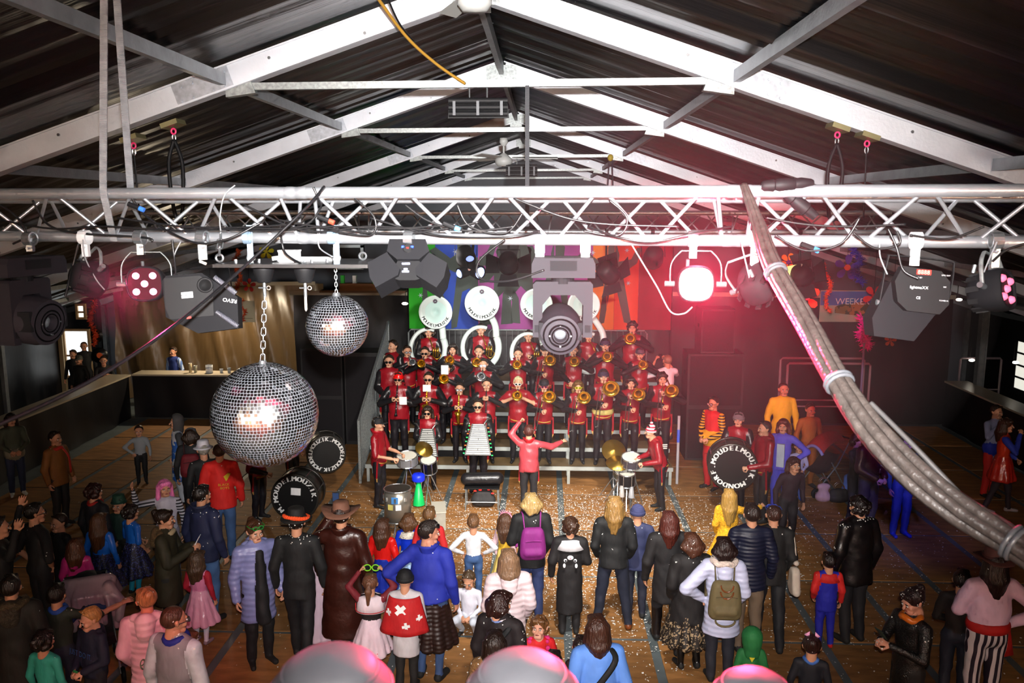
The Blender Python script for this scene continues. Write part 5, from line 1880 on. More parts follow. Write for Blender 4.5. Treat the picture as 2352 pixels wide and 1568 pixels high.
i = P(1664, 1236, 1.68, 178, 'woman in white quilted puffer jacket with fur hood and dark hair', top='puffer:#c4c6e2', legs='#23242e', hair='bob', hc='#1f0e0c', bulk=0.055, coat=0.62, coatw=0.04, arms=('in', 'hip'), extras=[('hood', 'puffer:#ccceea', False, 'fur:#dcc8bc'), ('scarf', '#26305c')])
backpack(i, 'olive canvas backpack with leather handles on the white jacket', '#6a5c3c', '#5a4e34', 0.34, 0.46, True, 1.10)
P(1728, 1160, 1.82, 182, 'man in navy quilted jacket and beige trousers', top='quilt:#15172c', legs='#6e5a48', hair='short', hc='#24120c', bulk=0.04, coat=0.78, coatw=0.02)
i = P(1778, 1162, 1.75, 178, 'man in black jacket with blue sunglasses pushed up carrying a cloth bag', top='#131011', legs='#121116', hair='shaved', hc='#3a1f16', bulk=0.025, coat=0.8, leg='walk', extras=[('shades', '#2a48b8', '#1c2c6a', True)], arms=('in', 'down'))
L = MB()
tt = thing('tote_bag', 'cream cloth tote bag hanging from the shoulder of the man in black', 'bag')
tt.matrix_world = i['M']
V, F, _ = solid([((-0.27, -0.06, 1.08), (-0.27, 0.10, 1.08), 0.035, 0.035, 1, 0.03, 0), ((-0.28, -0.10, 0.72), (-0.28, 0.14, 0.72), 0.045, 0.045, 1, 0.03, 0), ((-0.275, 0.02, 0.9), (-0.28, 0.02, 0.78), 0.10, 0.12, 1, 0.05, 0)], 0.018,
                cut=lambda x, y, z: np.abs(x + 0.28) - 0.05 + 0 * y + 0 * z)
link('bag_body', np_mesh('bag_body', V, F, None, [cloth('#c4b4a4')]), tt)
for yy in (-0.05, 0.09):
    MB().tube(bez([(-0.27, yy, 1.08), (-0.235, yy * 0.4 + 0.02, 1.38), (-0.19, 0.01, 1.50)], 10), 0.012, 6).build('strap', cloth('#c4b4a4'), tt)
i = P(1728, 1446, 0.98, 178, 'child in green dragon costume with yellow spines beside the beige trousers', top='#1c6a34', legs='#1c6a34', hair=None, extras=[('hood', '#1c6a34', True)], bulk=0.04)
for q in range(6):
    MB().prism([(-0.05, 0), (0.05, 0), (0, 0.09)], 0.02, Matrix.Translation((0.02, 0.17, 1.30 - 0.17 * q)) @ Matrix.Rotation(math.pi / 2, 4, 'Z') @ Matrix.Rotation(-math.pi / 2, 4, 'Z') @ Matrix.Rotation(-math.pi / 2, 4, 'X')).build('spine', cloth('#d8c82c'), i['o'])
P(1905, 1272, 1.18, 178, 'boy in red and blue jumpsuit with red cuffs', top='#1a1c9a', sleeve='#c81c18', legs='#1a1c9a', shoes='#c01818', hc='#180c0a', bulk=0.03, coat=0.75, extras=[('collar', '#c81c18', 0.13, 0.08)], arms=('down', 'in'))
P(1975, 1142, 1.84, 200, 'tall person in black leather jacket glittering with confetti', top='leather:#120e10', legs='#121016', hair='curly', hc='#180d0c', bulk=0.05, coat=0.75, fat=1.15, leg='stand')
P(1866, 1462, 1.2, 165, 'girl with pink cat ears and brown hair in a dark dress with blue collar', top='#0d0f1a', legs='#101018', hair='bun', hc='#2a1512', skirt=(0.4, 0.26, '#0d0f1a'), extras=[('ears', '#f0a0c8', '#302028'), ('scarf', '#3f6ab8')])
i = P(2100, 1354, 1.68, -68, 'woman in black sequin top with orange shoulder strap reading a phone', top='sequin:#0c0a0c', legs='#0e0c0e', hair='bun', hc='#1f0f10', arms=('front', 'front'), head=(-5, -18), skin='#c98a72', coat=0.5, coatw=0.03, extras=[('scarf', 'leather:#c8641c')])
phone(i, 'phone with pale green screen in the sequin woman\'s hands', (0, -0.38, 1.36), 0.7, '#1a2a20', '#5a9a70')
P(2285, 1268, 1.85, 182, 'pirate in white shirt tinted as if pink lit with red sash and striped trousers', top='#dcb8d4', legs='vstripe:#d4ccd4,#1c1426', hair='long', hc='#1a0c0c', fat=1.3, bulk=0.03, arms=('hip', 'front'),  # shirt colour has the pink light painted in
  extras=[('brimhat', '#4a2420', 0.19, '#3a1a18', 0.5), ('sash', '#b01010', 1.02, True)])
P(2212, 1312, 1.5, 150, 'person in dark jacket with bent arm beside the pirate', top='#140c0c', legs='#1a2030', hair='short', hc='#180c08', arms=('face', 'low'))
# towards the far wall
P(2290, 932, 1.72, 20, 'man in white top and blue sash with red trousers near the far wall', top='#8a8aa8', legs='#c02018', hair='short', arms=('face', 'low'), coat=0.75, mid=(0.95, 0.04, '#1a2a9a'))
P(2312, 962, 1.68, 70, 'woman in shiny red gold waistcoat and blue sleeves near the far wall', top='satin:#d0381c', sleeve='#2438a8', legs='#2a2028', hair='long', hc='#3a1f14', arms=('face', 'low'), skirt=(0.62, 0.2, 'satin:#c02a1c'), shoes='#a8a0a4', leg='walk')
P(1800, 880, 1.88, 0, 'man in a bright yellow suit standing behind a lilac suited woman', top='#e4c81c', legs='#d8b818', hair='shaved', hc='#3a1c14', bulk=0.02, coat=0.7, coatw=0.02)
P(1803, 905, 1.68, -25, 'woman in lilac blue suit with white shirt and an outstretched hand', top='#5a54d0', legs='#4a4ac4', hair='long', hc='#5a2a20', arms=('point', 'hip'), shoes='#c02a70', coat=0.85, Y=14.0)
MB().box((0, -0.13, 1.12), (0.13, 0.06, 0.42)).build('shirt_front', cloth('#b8c0d0'), PEOPLE[-1]['o'])
P(1862, 928, 1.62, 10, 'person in dim orange clothes behind the lilac suit', top='#9a5a14', legs='#8a4a10', hair='short', hc='#3a1a10')
i = P(1640, 912, 1.78, -50, 'man in half red half yellow costume with glasses and a yellow belt', top='#c8181c', sleeve='hstripe:#e0a81c,#2a1410', legs='#a81418', hair='short', hc='#2a1410', arms=('low', 'low'), extras=[('shades', '#302020', '#c0a0a0')], coat=0.7, mid=(0.98, 0.06, '#e0a81c'))
P(1836, 1014, 1.1, -5, 'toddler in pale jumper and blue trousers lit by white sparkles', top='#b0a8d0', legs='#4a5a98', hair='short', hc='#5a3028', shoes='#3a62b0', arms=('low', 'low'))
P(1818, 1012, 1.5, 10, 'adult in dark clothes crouching beside the toddler', top='#2a1420', legs='#1a1018', hair='long', hc='#3a1c18', lean=0.2, Y=12.5)
i = P(1972, 995, 1.58, 40, 'woman in dark jacket raising a hand beside the purple lit group', top='#1c0e14', legs='#1a1424', hair='bob', hc='#3a1a18', arms=('face', 'low'), skin='#c07aa0')  # mauve skin of this and the next three has purple light painted in
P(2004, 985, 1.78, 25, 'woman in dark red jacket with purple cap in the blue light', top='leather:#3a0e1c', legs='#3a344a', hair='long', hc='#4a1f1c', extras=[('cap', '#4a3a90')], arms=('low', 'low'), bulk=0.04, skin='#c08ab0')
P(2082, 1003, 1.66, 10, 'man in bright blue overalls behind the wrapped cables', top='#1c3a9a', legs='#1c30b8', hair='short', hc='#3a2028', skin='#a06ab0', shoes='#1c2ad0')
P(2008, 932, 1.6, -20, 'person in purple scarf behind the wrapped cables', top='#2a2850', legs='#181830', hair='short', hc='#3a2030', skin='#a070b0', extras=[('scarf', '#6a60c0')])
i = P(1077, 1330, 1.15, -10, 'small boy in white jumper crouching on the floor', top='#d8d4e0', legs='#c8ccd8', leg='crouch', hc='#4a3826', arms=('low', 'low'), head=(0, -25), Y=9.65)
# ------------------------------------------------------------------ lighting rig
def ty(px):
    return 3.575 / (1 + 0.127 * (px - 1250) / 1900)


TRUSS_ANG = -math.atan(0.127)
CHROME = mat('truss_alu', '#c6cad0', 0.3, 0.75, bump=0.05, bscale=60, var=0.06, vscale=12)


def truss(name, label, loc, rz, x0, x1, node0, step=0.43, joints=(), side=0.239, tilt=0.02):
    t = thing(name, label, 'truss', loc, (0, 0, rz))
    ch = {'f': (-side / 2, 0.0), 'r': (side / 2, -tilt), 'b': (0.0, -0.205)}
    for k, (y, z) in ch.items():
        MB().cyl((x0, y, z), (x1, y, z), 0.0255, n=16).build('chord', CHROME, t, 'auto')
        for j in joints:
            MB().lathe([(0.0256, -0.05), (0.0275, -0.045), (0.0275, -0.012), (0.0265, -0.01), (0.0265, 0.01), (0.0275, 0.012), (0.0275, 0.045), (0.0256, 0.05)], (j, y, z), (1, 0, 0), 16).build('coupler', CHROME, t, True)
    n = int((x1 - x0) / step) + 2
    xs = [node0 + step * k for k in range(-n, n)]
    br = []
    for x in xs:
        br += [((x, 'f'), (x + step / 2, 'b')), ((x + step / 2, 'b'), (x + step, 'f')),
               ((x + step / 2, 'r'), (x + step, 'b')), ((x + step, 'b'), (x + 1.5 * step, 'r')),
               ((x + step * 0.25, 'f'), (x + step * 0.75, 'r')), ((x + step * 0.75, 'r'), (x + step * 1.25, 'f'))]
    for (xa, a), (xb, b) in br:
        if min(xa, xb) < x0 + 0.02 or max(xa, xb) > x1 - 0.02:
            continue
        if any(min(xa, xb) - 0.05 < j < max(xa, xb) + 0.05 for j in joints):
            continue
        s = 0.018 if xb > xa else -0.018
        MB().cyl((xa + s, *ch[a]), (xb - s, *ch[b]), 0.0085, n=8, cap=False).build('brace', CHROME, t, True)
    for j in joints:
        for dx in (-0.085, 0.085):
            for a, b in (('f', 'b'), ('r', 'b'), ('f', 'r')):
                MB().cyl((j + dx, *ch[a]), (j + dx * (0.6 if b == 'b' else 1), *ch[b]), 0.0085, n=8, cap=False).build('brace', CHROME, t, True)
    return t


zt = atY(1176, 441, 3.6).z
FT = Vector((-0.2, 3.6 + 0.12, zt))
truss('lighting_truss', 'large silver lattice truss crossing the hall right above the mirror balls', FT, TRUSS_ANG, -3.5, 3.5, -1.262, joints=(-0.90, 1.02))
truss('lighting_truss', 'smaller looking dull truss over the stage front carrying barn door spotlights', (0, 9.2, atY(1176, 489, 9.1).z), 0.0, -4.6, 3.7, 0.0, joints=(-2.0, 0, 2.0), tilt=0.0)


def W(px, py, dy=0.0, Y=None):
    return atY(px, py, (ty(px) if Y is None else Y) + dy)


PXM = lambda px: ty(px) / 1900.0
RIM = mat('fixture_dark', '#151518', 0.75, spec=0.15)
GREYF = mat('fixture_grey', '#242126', 0.7, spec=0.18)
WHITEP = mat('white_plastic', '#e2e4e6', 0.4)
INK = mat('white_print', '#d8dade', 0.6)


def clamp(parent, p, drop=0.10, m=STEEL):
    """hook clamp round the lower truss chord at p with a stub going down (world coordinates)"""
    q = MB()
    q.lathe([(0.0262, -0.02), (0.034, -0.02), (0.034, 0.02), (0.0262, 0.02)], p, (1, -0.127, 0), 14)
    q.box(p + Vector((0, 0, -0.03 - drop / 2)), (0.03, 0.022, drop))
    q.cyl(p + Vector((0, -0.03, -0.045)), p + Vector((0, 0.03, -0.045)), 0.006, n=6)
    return q.build('clamp', m, parent)


def placed(name, label, cat, loc, R=None, group=None):
    t = thing(name, label, cat, group=group)
    t.matrix_world = Matrix.Translation(loc) @ (R or Matrix.Identity(4))
    return t


def sub(parent, ob):
    """keep an object's world position under a placed thing"""
    ob.parent = parent
    ob.matrix_parent_inverse = parent.matrix_world.inverted()
    return ob


def wclamp(t, px, py=545, drop=0.10, m=STEEL, Y=None):
    o = clamp(None, W(px, py, Y=Y), drop, m)
    return sub(t, o)


def rotm(rx, ry, rz):
    return Euler((math.radians(rx), math.radians(ry), math.radians(rz))).to_matrix().to_4x4()


LED_PINK = mat('led_pink', '#ffc8dc', emit=5.0, emitc=(1.0, 0.30, 0.52))
LED_DIM = mat('led_pink_dim', '#e04a6a', emit=1.6, emitc=(1.0, 0.16, 0.28))
LED_OFF = mat('led_off', '#2a2326', 0.2)
LED_WHITE = mat('led_white_hot', '#ffffff', emit=22.0, emitc=(1.0, 0.72, 0.82))


def led_par(px, py, label, R, lit='off', r=0.088, yoke=True, group=None, Y=None, dark=True):
    """flat LED can: rounded square case, five lenses, U yoke and clamp; face looks along local -Y"""
    c = W(px, py, Y=Y)
    t = placed('par_light', label, 'stage light', c, R, group)
    n = 32
    rr = lambda a: r * (1 + 0.05 * math.cos(4 * a + math.pi))
    m = MB()
    prof = [(0.0, 0.085), (0.55, 0.085), (0.78, 0.06), (0.97, 0.01), (1.0, -0.03), (0.96, -0.052), (0.90, -0.056), (0.87, -0.044)]
    vs, fs = [], []
    for k, y in prof:
        for q in range(n):
            a = 2 * math.pi * q / n
            vs.append((k * rr(a) * math.cos(a), y, k * rr(a) * math.sin(a)))
    for k in range(len(prof) - 1):
        for q in range(n):
            fs.append((k * n + q, k * n + (q + 1) % n, (k + 1) * n + (q + 1) % n, (k + 1) * n + q))
    m.add(vs, fs)
    m.build('case', RIM, t, True)
    face = MB().add([(0.88 * rr(a) * math.cos(a), -0.045, 0.88 * rr(a) * math.sin(a)) for a in [2 * math.pi * q / n for q in range(n)]], [tuple(range(n))])
    face.build('front_plate', {'hot': LED_WHITE, 'pink': mat('par_face_red_glow', '#16060a', 0.6, spec=0.1, emit=0.12, emitc=(1.0, 0.03, 0.12)), 'dim': BLACKP, 'off': BLACKP}[lit], t)  # for pink, the plate's emission imitates red light spread over the face
    for x, z in ((0, 0), (-0.42, 0.42), (0.42, 0.42), (-0.42, -0.42), (0.42, -0.42)):
        e = MB().lathe([(0.0, 0.012), (r * 0.11, 0.010), (r * 0.175, 0.0), (r * 0.185, -0.012)], (x * r, -0.05, z * r), (0, -1, 0), 16)
        e.build('lens', {'hot': LED_WHITE, 'pink': LED_PINK, 'dim': LED_DIM, 'off': LED_OFF}[lit], t, True)
    for q in range(10):
        a = 2 * math.pi * q / 10
        MB().box((0.86 * r * math.cos(a), 0.05, 0.86 * r * math.sin(a)), (0.006, 0.05, 0.022), (0, -a, 0)).build('cooling_fin', BLACKM, t)
    if yoke:
        u = [(-r - 0.022, 0, -0.005), (-r - 0.02, 0, r * 1.0), (-r * 0.8, 0, r * 1.62), (-r * 0.55, 0, r * 1.68), (r * 0.55, 0, r * 1.68), (r * 0.8, 0, r * 1.62), (r + 0.02, 0, r * 1.0), (r + 0.022, 0, -0.005)]
        MB().tube(bez(u, 40), 0.009, 6, ry=0.003).build('yoke', GALV if dark else STEEL, t, True)
        for s in (-1, 1):
            MB().cyl((s * (r + 0.004), 0, 0), (s * (r + 0.045), 0, 0), 0.012, n=10).build('tilt_knob', STEEL, t)
    MB().cyl((-0.03, 0.06, r * 0.9), (-0.03, 0.05, r * 1.25), 0.008, n=8).build('plug', STEEL, t)
    return t


t = led_par(338, 652, 'LED spotlight with five glowing pink lenses', rotm(-6, 0, 12), 'pink')
wclamp(t, 322, 545, 0.05)
pc = W(338, 652)
spot('par_pink_beam', pc + Vector((0.0, -0.09, -0.01)), pc + Vector((0.3, -3.0, -2.4)), 26, (1.0, 0.12, 0.25), 110, 1.0, 0.05)
spot('par_pink_floor_beam', pc + Vector((0.02, 0.12, -0.03)), atZ(330, 1480, 1.2), 260, (1.0, 0.16, 0.26), 26, 1.0, 0.05)
t = led_par(1597, 652, 'LED spotlight blazing white and pink in the red haze', rotm(-4, 0, -6), 'hot', r=0.082, dark=False)
wclamp(t, 1592, 548, 0.05)
HOT = W(1597, 652)
t = led_par(208, 640, 'dark LED spotlight seen from behind with tangled cables', rotm(20, 30, 150), 'off', r=0.085)
wclamp(t, 195, 545, 0.06, WHITEP)
t = led_par(1742, 652, 'dark LED spotlight seen from behind next to the wrapped cables', rotm(-35, 20, 140), 'off', r=0.085)
wclamp(t, 1735, 548, 0.08, WHITEP)
t = led_par(2282, 668, 'LED spotlight turned aside with five dim pink lenses', rotm(-14, 14, 40), 'dim', r=0.088)
wclamp(t, 2288, 552, 0.10)


# --- moving heads
def moving_head(px, label, base, yoke_w, yoke_h, head_c, head_r, R=None, front=True, Y=None):
    """base box under the truss, U yoke, and a lens head; pixel-measured at the truss distance"""
    Y0 = ty(px) if Y is None else Y
    s = Y0 / 1900
    o = atY(px, base[1], Y0)
    t = placed('moving_head_light', label, 'stage light', o, R)
    bw, bh = base[2] * s, base[3] * s
    B = MB()
    B.prism([(-bw / 2, -bh * 0.5), (bw / 2, -bh * 0.5), (bw / 2, bh * 0.2), (bw * 0.46, bh * 0.5), (-bw * 0.46, bh * 0.5), (-bw / 2, bh * 0.2)], 0.20, Matrix.Rotation(math.pi / 2, 4, 'X'))
    B.build('base', GREYF, t)
    MB().box((0, -0.102, bh * 0.12), (bw * 0.42, 0.006, bh * 0.5)).build('base_panel', RIM, t)
    MB().cyl((0, 0, -bh * 0.5), (0, 0, -bh * 0.5 - 0.03), 0.05, n=20).build('pan_collar', RIM, t)
    w, h = yoke_w * s, yoke_h * s
    z0 = -bh * 0.5 - 0.02
    U = MB()
    a = w * 0.16
    U.prism([(-w / 2, z0 - 0.012), (-w / 2 + 0.012, z0), (w / 2 - 0.012, z0), (w / 2, z0 - 0.012), (w / 2, z0 - h), (w / 2 - a, z0 - h), (w / 2 - a, z0 - h * 0.42), (w * 0.20, z0 - h * 0.24),
             (-w * 0.20, z0 - h * 0.24), (-w / 2 + a, z0 - h * 0.42), (-w / 2 + a, z0 - h), (-w / 2, z0 - h)], 0.09, Matrix.Rotation(math.pi / 2, 4, 'X'))
    U.build('yoke', GREYF, t)
    for sx in (-1, 1):
        MB().box((sx * (w / 2 - a / 2), -0.047, z0 - h * 0.84), (a * 0.6, 0.006, 0.03)).build('yoke_badge', RIM, t)
    hx, hz, r = (head_c[0] - px) * s, -(head_c[1] - base[1]) * s, head_r * s
    Hh = MB()
    Hh.lathe([(0.0, -0.15), (r * 0.55, -0.148), (r * 0.9, -0.11), (r * 1.02, -0.03), (r, 0.08), (r * 0.95, 0.10), (r * 0.92, 0.135), (r * 0.80, 0.138), (r * 0.79, 0.128), (r * 0.73, 0.128), (r * 0.72, 0.142), (r * 0.52, 0.144), (r * 0.50, 0.13), (r * 0.46, 0.13), (r * 0.45, 0.146), (r * 0.30, 0.146), (r * 0.26, 0.11)],
             (hx, 0, hz), (0, -1, -0.12), 36)
    Hh.build('head', mat('head_grey', '#262329', 0.65, spec=0.22), t, 'auto')
    MB().lathe([(r * 0.26, 0.112), (r * 0.17, 0.124), (0, 0.13)], (hx, 0, hz), (0, -1, -0.12), 24).build('lens', mat('lens_glass', '#8a9096', 0.1, spec=0.8, metal=0.5), t, True)
    ax_ = Vector((0, -1, -0.12)).normalized()
    for k_ in (0.765, 0.51, 0.37):
        MB().lathe([(r * k_ + 0.0035, 0.1465 if k_ < 0.7 else 0.1395), (r * k_ - 0.0035, 0.1465 if k_ < 0.7 else 0.1395)], (hx, 0, hz), ax_, 32).build('groove_ring', mat('groove_black', '#060607', 0.9, spec=0.05), t)
    for q in range(4):
        aa = q * math.pi / 2
        MB().cyl((hx + r * 0.48 * math.cos(aa), -0.138 - 0.0, hz - 0.016 + r * 0.48 * math.sin(aa)), (hx + r * 0.48 * math.cos(aa), -0.15, hz - 0.017 + r * 0.48 * math.sin(aa)), 0.004, n=8).build('screw', STEEL, t)
    for sx in (-1, 1):
        MB().cyl((hx + sx * r * 0.9, 0, hz), (sx * (w / 2 - a * 0.5), 0, hz), 0.03, n=14).build('tilt_axle', RIM, t)
        MB().box((hx + sx * r * 0.88, -0.10, hz), (0.018, 0.07, r * 0.8)).build('side_rib', RIM, t)
    return t


t = moving_head(1293, 'big grey moving head lamp hanging before the sousaphones with its lens toward the hall', (1293, 612, 142, 44), 136, 128, (1287, 752), 49)
for x in (1240, 1344):
    o = MB()
    o.box(W(x, 568, 0.02), (0.042, 0.05, 0.045))
    o.box(W(x, 586, 0.02), (0.036, 0.045, 0.03))
    sub(t, o.build('clamp_block', WHITEP, None))  # white colour imitates clamps lit bright by the flash
t = moving_head(48, 'black moving head lamp at the end of the truss turned sideways', (48, 610, 175, 42), 120, 150, (48, 735), 58, rotm(0, 0, 78))
wclamp(t, 68, 548, 0.03)

# --- three-lobed effect light
t = placed('effect_light', 'dark three armed effect light with blue lamps on its panel', 'stage light', W(940, 612), rotm(-26, 0, 0))
s = PXM(940)
Mx = Matrix.Rotation(math.pi / 2, 4, 'X')
px2 = lambda pts: [((x - 940) * s, -(y - 607) * s * 1.06) for x, y in pts]
MB().prism(px2([(897, 557), (980, 557), (990, 585), (968, 604), (917, 604), (893, 585)])[::-1], 0.14, Mx).build('upper_box', RIM, t)
MB().prism(px2([(917, 604), (968, 604), (985, 640), (960, 648), (922, 648), (900, 640)])[::-1], 0.10, Mx).build('core', BLACKP, t)
MB().prism(px2([(851, 612), (893, 588), (925, 625), (922, 640), (873, 668), (858, 645)])[::-1], 0.14, Mx).build('arm_box', RIM, t)
MB().prism(px2([(1032, 612), (990, 588), (960, 625), (963, 640), (1010, 668), (1026, 645)])[::-1], 0.14, Mx).build('arm_box', RIM, t)
MB().lathe([(0.0, 0.004), (0.018, 0.004), (0.022, 0.0)], (0, -0.07, (612 - 582) * s), (0, -1, 0), 16).build('fan_grille', BLACKM, t)
for x, z, c in ((-0.02, 33, 'b'), (0.02, 33, 'b'), (0.0, 30, 'r')):
    MB().box((x, -0.072, z * s), (0.012, 0.004, 0.008)).build('indicator', mat('ind_' + c, '#2040ff' if c == 'b' else '#ff4040', emit=3, emitc='#3050ff' if c == 'b' else '#ff5040'), t)
for z, w_ in ((-4, 0.034), (-17, 0.016), (-23, 0.03)):
    MB().box((-0.006, -0.052, z * s), (w_, 0.004, 0.007)).build('panel_mark', mat('ind_w', '#d8e0ff', emit=1.2, emitc='#8aa0ff'), t)
wclamp(t, 940, 548, 0.03)

# --- octagonal flower effect box with lens strips and a name on it
t = placed('effect_light', 'black octagonal effect light with grey ribbed lens strips and white lettering', 'stage light', W(470, 700), rotm(-8, -4, 14))
s = PXM(470)
px3 = lambda pts: [((x - 470) * s, -(y - 700) * s) for x, y in pts]
MB().prism(px3([(400, 628), (478, 628), (550, 690), (545, 762), (455, 765), (390, 722), (390, 640)])[::-1], 0.16, Mx).build('case', RIM, t)
MB().prism(px3([(396, 634), (474, 634), (500, 660), (495, 728), (400, 728), (392, 700)])[::-1], 0.012, Matrix.Translation((0, -0.086, 0)) @ Mx).build('back_panel', BLACKP, t)
MB().lathe([(0.036, 0), (0.034, 0.006), (0.026, 0.006), (0.024, 0.0), (0.0, 0.0)], ((483 - 470) * s, -0.092, (700 - 657) * s), (0, -1, 0), 20).build('socket_ring', BLACKM, t, True)
for a, b in (((502, 720), (545, 758)), ((505, 640), (548, 682))):
    p0, p1 = px3([a, b])
    MB().tube([(p0[0], -0.085, p0[1]), (p1[0], -0.085, p1[1])], 0.030 if a[1] > 700 else 0.018, 12, ry=0.012).build('lens_strip', mat('ribbed_lens', '#62626c', 0.35, wave=(60, 'X', 0.5)), t, True)
MB().box((-0.055, -0.094, 0.055), (0.05, 0.002, 0.012)).build('warning_label', INK, t)
MB().box((-0.055, -0.094, 0.040), (0.05, 0.002, 0.012)).build('warning_label', INK, t)
MB().box((-0.058, -0.094, -0.055), (0.02, 0.002, 0.010)).build('red_label', mat('red_label', '#d02a20', 0.5), t)
L = MB()
Ml = Matrix.Translation(((535 - 470) * s, -0.0815, (700 - 690) * s)) @ Matrix.Rotation(math.radians(165), 4, 'Y') @ Matrix.Rotation(math.pi / 2, 4, 'X')
letters(L, 'REVO', 0.017, Matrix.Translation(((532 - 470) * s, -0.0815, (700 - 697) * s)) @ Matrix.Rotation(math.radians(195), 4, 'Y') @ Mx)
letters(L, 'CE', 0.016, Matrix.Translation(((448 - 470) * s, -0.0935, (700 - 675) * s)) @ Matrix.Rotation(math.radians(180), 4, 'Y') @ Mx)
L.build('lettering', INK, t)
u = [(-0.13, 0.0, 0.0), (-0.125, 0.0, 0.17), (0.125, 0.0, 0.17), (0.13, 0.0, 0.0)]
MB().tube(u, 0.012, 6, ry=0.003).build('yoke', BLACKM, t)
wclamp(t, 465, 546, 0.07)

# --- octagonal black derby with red display
t = placed('effect_light', 'black octagonal effect light with red number display and white lettering', 'stage light', W(2108, 668), rotm(-6, 3, -4))
s = PXM(2108)
px4 = lambda pts: [((x - 2108) * s, -(y - 668) * s) for x, y in pts]
MB().prism(px4([(2062, 615), (2145, 622), (2166, 645), (2168, 695), (2150, 718), (2080, 714), (2058, 695), (2048, 650)])[::-1], 0.05, Matrix.Translation((0, -0.02, 0)) @ Mx).build('back_panel', BLACKP, t)
hood_pts = px4([(2056, 690), (2160, 706), (2150, 720), (2110, 782), (2022, 776), (2014, 735), (2048, 650)])
MB().prism(hood_pts[::-1], 0.12, Matrix.Translation((0, 0.06, 0)) @ Mx).build('lamp_hood', RIM, t)
MB().box((0.0, -0.046, 0.074), (0.055, 0.003, 0.02)).build('display_window', mat('display_red', '#c01810', emit=1.6, emitc='#ff2a1c'), t)
L = MB()
letters(L, 'lightmaXX', 0.011, Matrix.Translation((-0.012, -0.0465, 0.013)) @ Mx)
letters(L, 'CE', 0.010, Matrix.Translation((-0.012, -0.0465, -0.028)) @ Mx)
letters(L, 'DMX OUT', 0.005, Matrix.Translation((0.085, -0.0465, 0.066)) @ Mx)
letters(L, 'MIC', 0.005, Matrix.Translation((0.085, -0.0465, 0.02)) @ Mx)
letters(L, 'POWER IN', 0.005, Matrix.Translation((0.085, -0.0465, -0.034)) @ Mx)
letters(L, 'MODE SET', 0.005, Matrix.Translation((-0.02, -0.0465, 0.052)) @ Mx)
L.build('lettering', INK, t)
L = MB()
letters(L, '8888', 0.016, Matrix.Translation((0.0, -0.0482, 0.074)) @ Mx)
L.build('display_digits', mat('digits_red', '#ff9080', emit=3, emitc='#ff7060'), t)
MB().tube(bez([(-0.14, 0.02, -0.06), (-0.128, 0.0, 0.115), (-0.10, 0, 0.135), (0.10, 0, 0.125), (0.128, 0, 0.10), (0.13, 0.02, -0.02)], 30), 0.012, 6, ry=0.003).build('yoke', BLACKM, t, True)
MB().cyl((-0.15, 0.02, -0.055), (-0.11, 0.02, -0.055), 0.012, n=10).build('tilt_knob', STEEL, t)
wclamp(t, 2104, 552, 0.07, WHITEP)

# ------------------------------------------------------------------ mirror balls and their motor board
MIRR = mat('mirror_glass', '#e8ecf0', 0.14, 1.0)
GLINT_CORE = mat('mirror_glint_core', '#8a8e96', 0.55)  # pale core colour imitates the glint along the tile edges


def mirror_ball(px, py, Y, R, label, rows, seed):
    c = atY(px, py, Y)
    t = thing('mirror_ball', label, 'mirror ball', c)
    MB().ball((0, 0, 0), R * 0.985, 40, 24).build('core', GLINT_CORE, t, True)
    rg = random.Random(seed)
    m = MB()
    dl = math.pi / rows
    for i in range(rows):
        la = -math.pi / 2 + dl * (i + 0.5)
        n = max(4, int(round(2 * math.pi * math.cos(la) / dl)))
        w, h = 2 * math.pi * R * math.cos(la) / n * 0.445, R * dl * 0.44
        ph = rg.random() * 0.4
        for j in range(n):
            lo = 2 * math.pi * (j + ph) / n
            nv = Vector((math.cos(la) * math.cos(lo), math.cos(la) * math.sin(lo), math.sin(la)))
            nj = (nv + Vector((rg.gauss(0, 0.03), rg.gauss(0, 0.03), rg.gauss(0, 0.03)))).normalized()
            x = Vector((0, 0, 1)).cross(nj).normalized()
            y = nj.cross(x)
            p = nv * R
            m.add([p - x * w - y * h, p + x * w - y * h, p + x * w + y * h, p - x * w + y * h], [(0, 1, 2, 3)])
    tag(m.build('mirror_tiles', MIRR, t), kind='stuff')
    MB().cyl((0, 0, R * 0.985), (0, 0, R + 0.012), 0.022, 0.016, n=14).build('top_cap', STEEL, t)
    return c, R


def link_ring(m, c, up, side, L=0.03, w=0.009, r=0.0025):
    up, side = Vector(up).normalized(), Vector(side).normalized()
    pts = []
    for q in range(12):
        a = 2 * math.pi * q / 12
        pts.append(c + side * (w * math.cos(a)) + up * (w * math.sin(a) + (L / 2 - w) * (1 if math.sin(a) >= 0 else -1)))
    m.tube(pts, r, 5, closed=True)


def chain(name, label, a, b, L=0.032, parent=None, w=0.009, r=0.0026):
    a, b = Vector(a), Vector(b)
    d = (b - a)
    n = max(2, int(d.length / (L * 0.8)))
    t = thing(name, label, 'chain', a)
    for q in range(n):
        c = a.lerp(b, (q + 0.5) / n) - a
        m = MB()
        link_ring(m, c, d, Vector((1, 0.3, 0)) if q % 2 else Vector((0.3, -1, 0)), d.length / n * 1.3, w, r)
        m.build('chain_link', STEEL, t, True)
    return t


BIG = mirror_ball(609, 951, 3.92, 0.2575, 'big mirror ball hanging on a chain', 50, 1)
SML = mirror_ball(775, 748, 4.0, 0.1515, 'smaller mirror ball on a short thin chain', 34, 2)
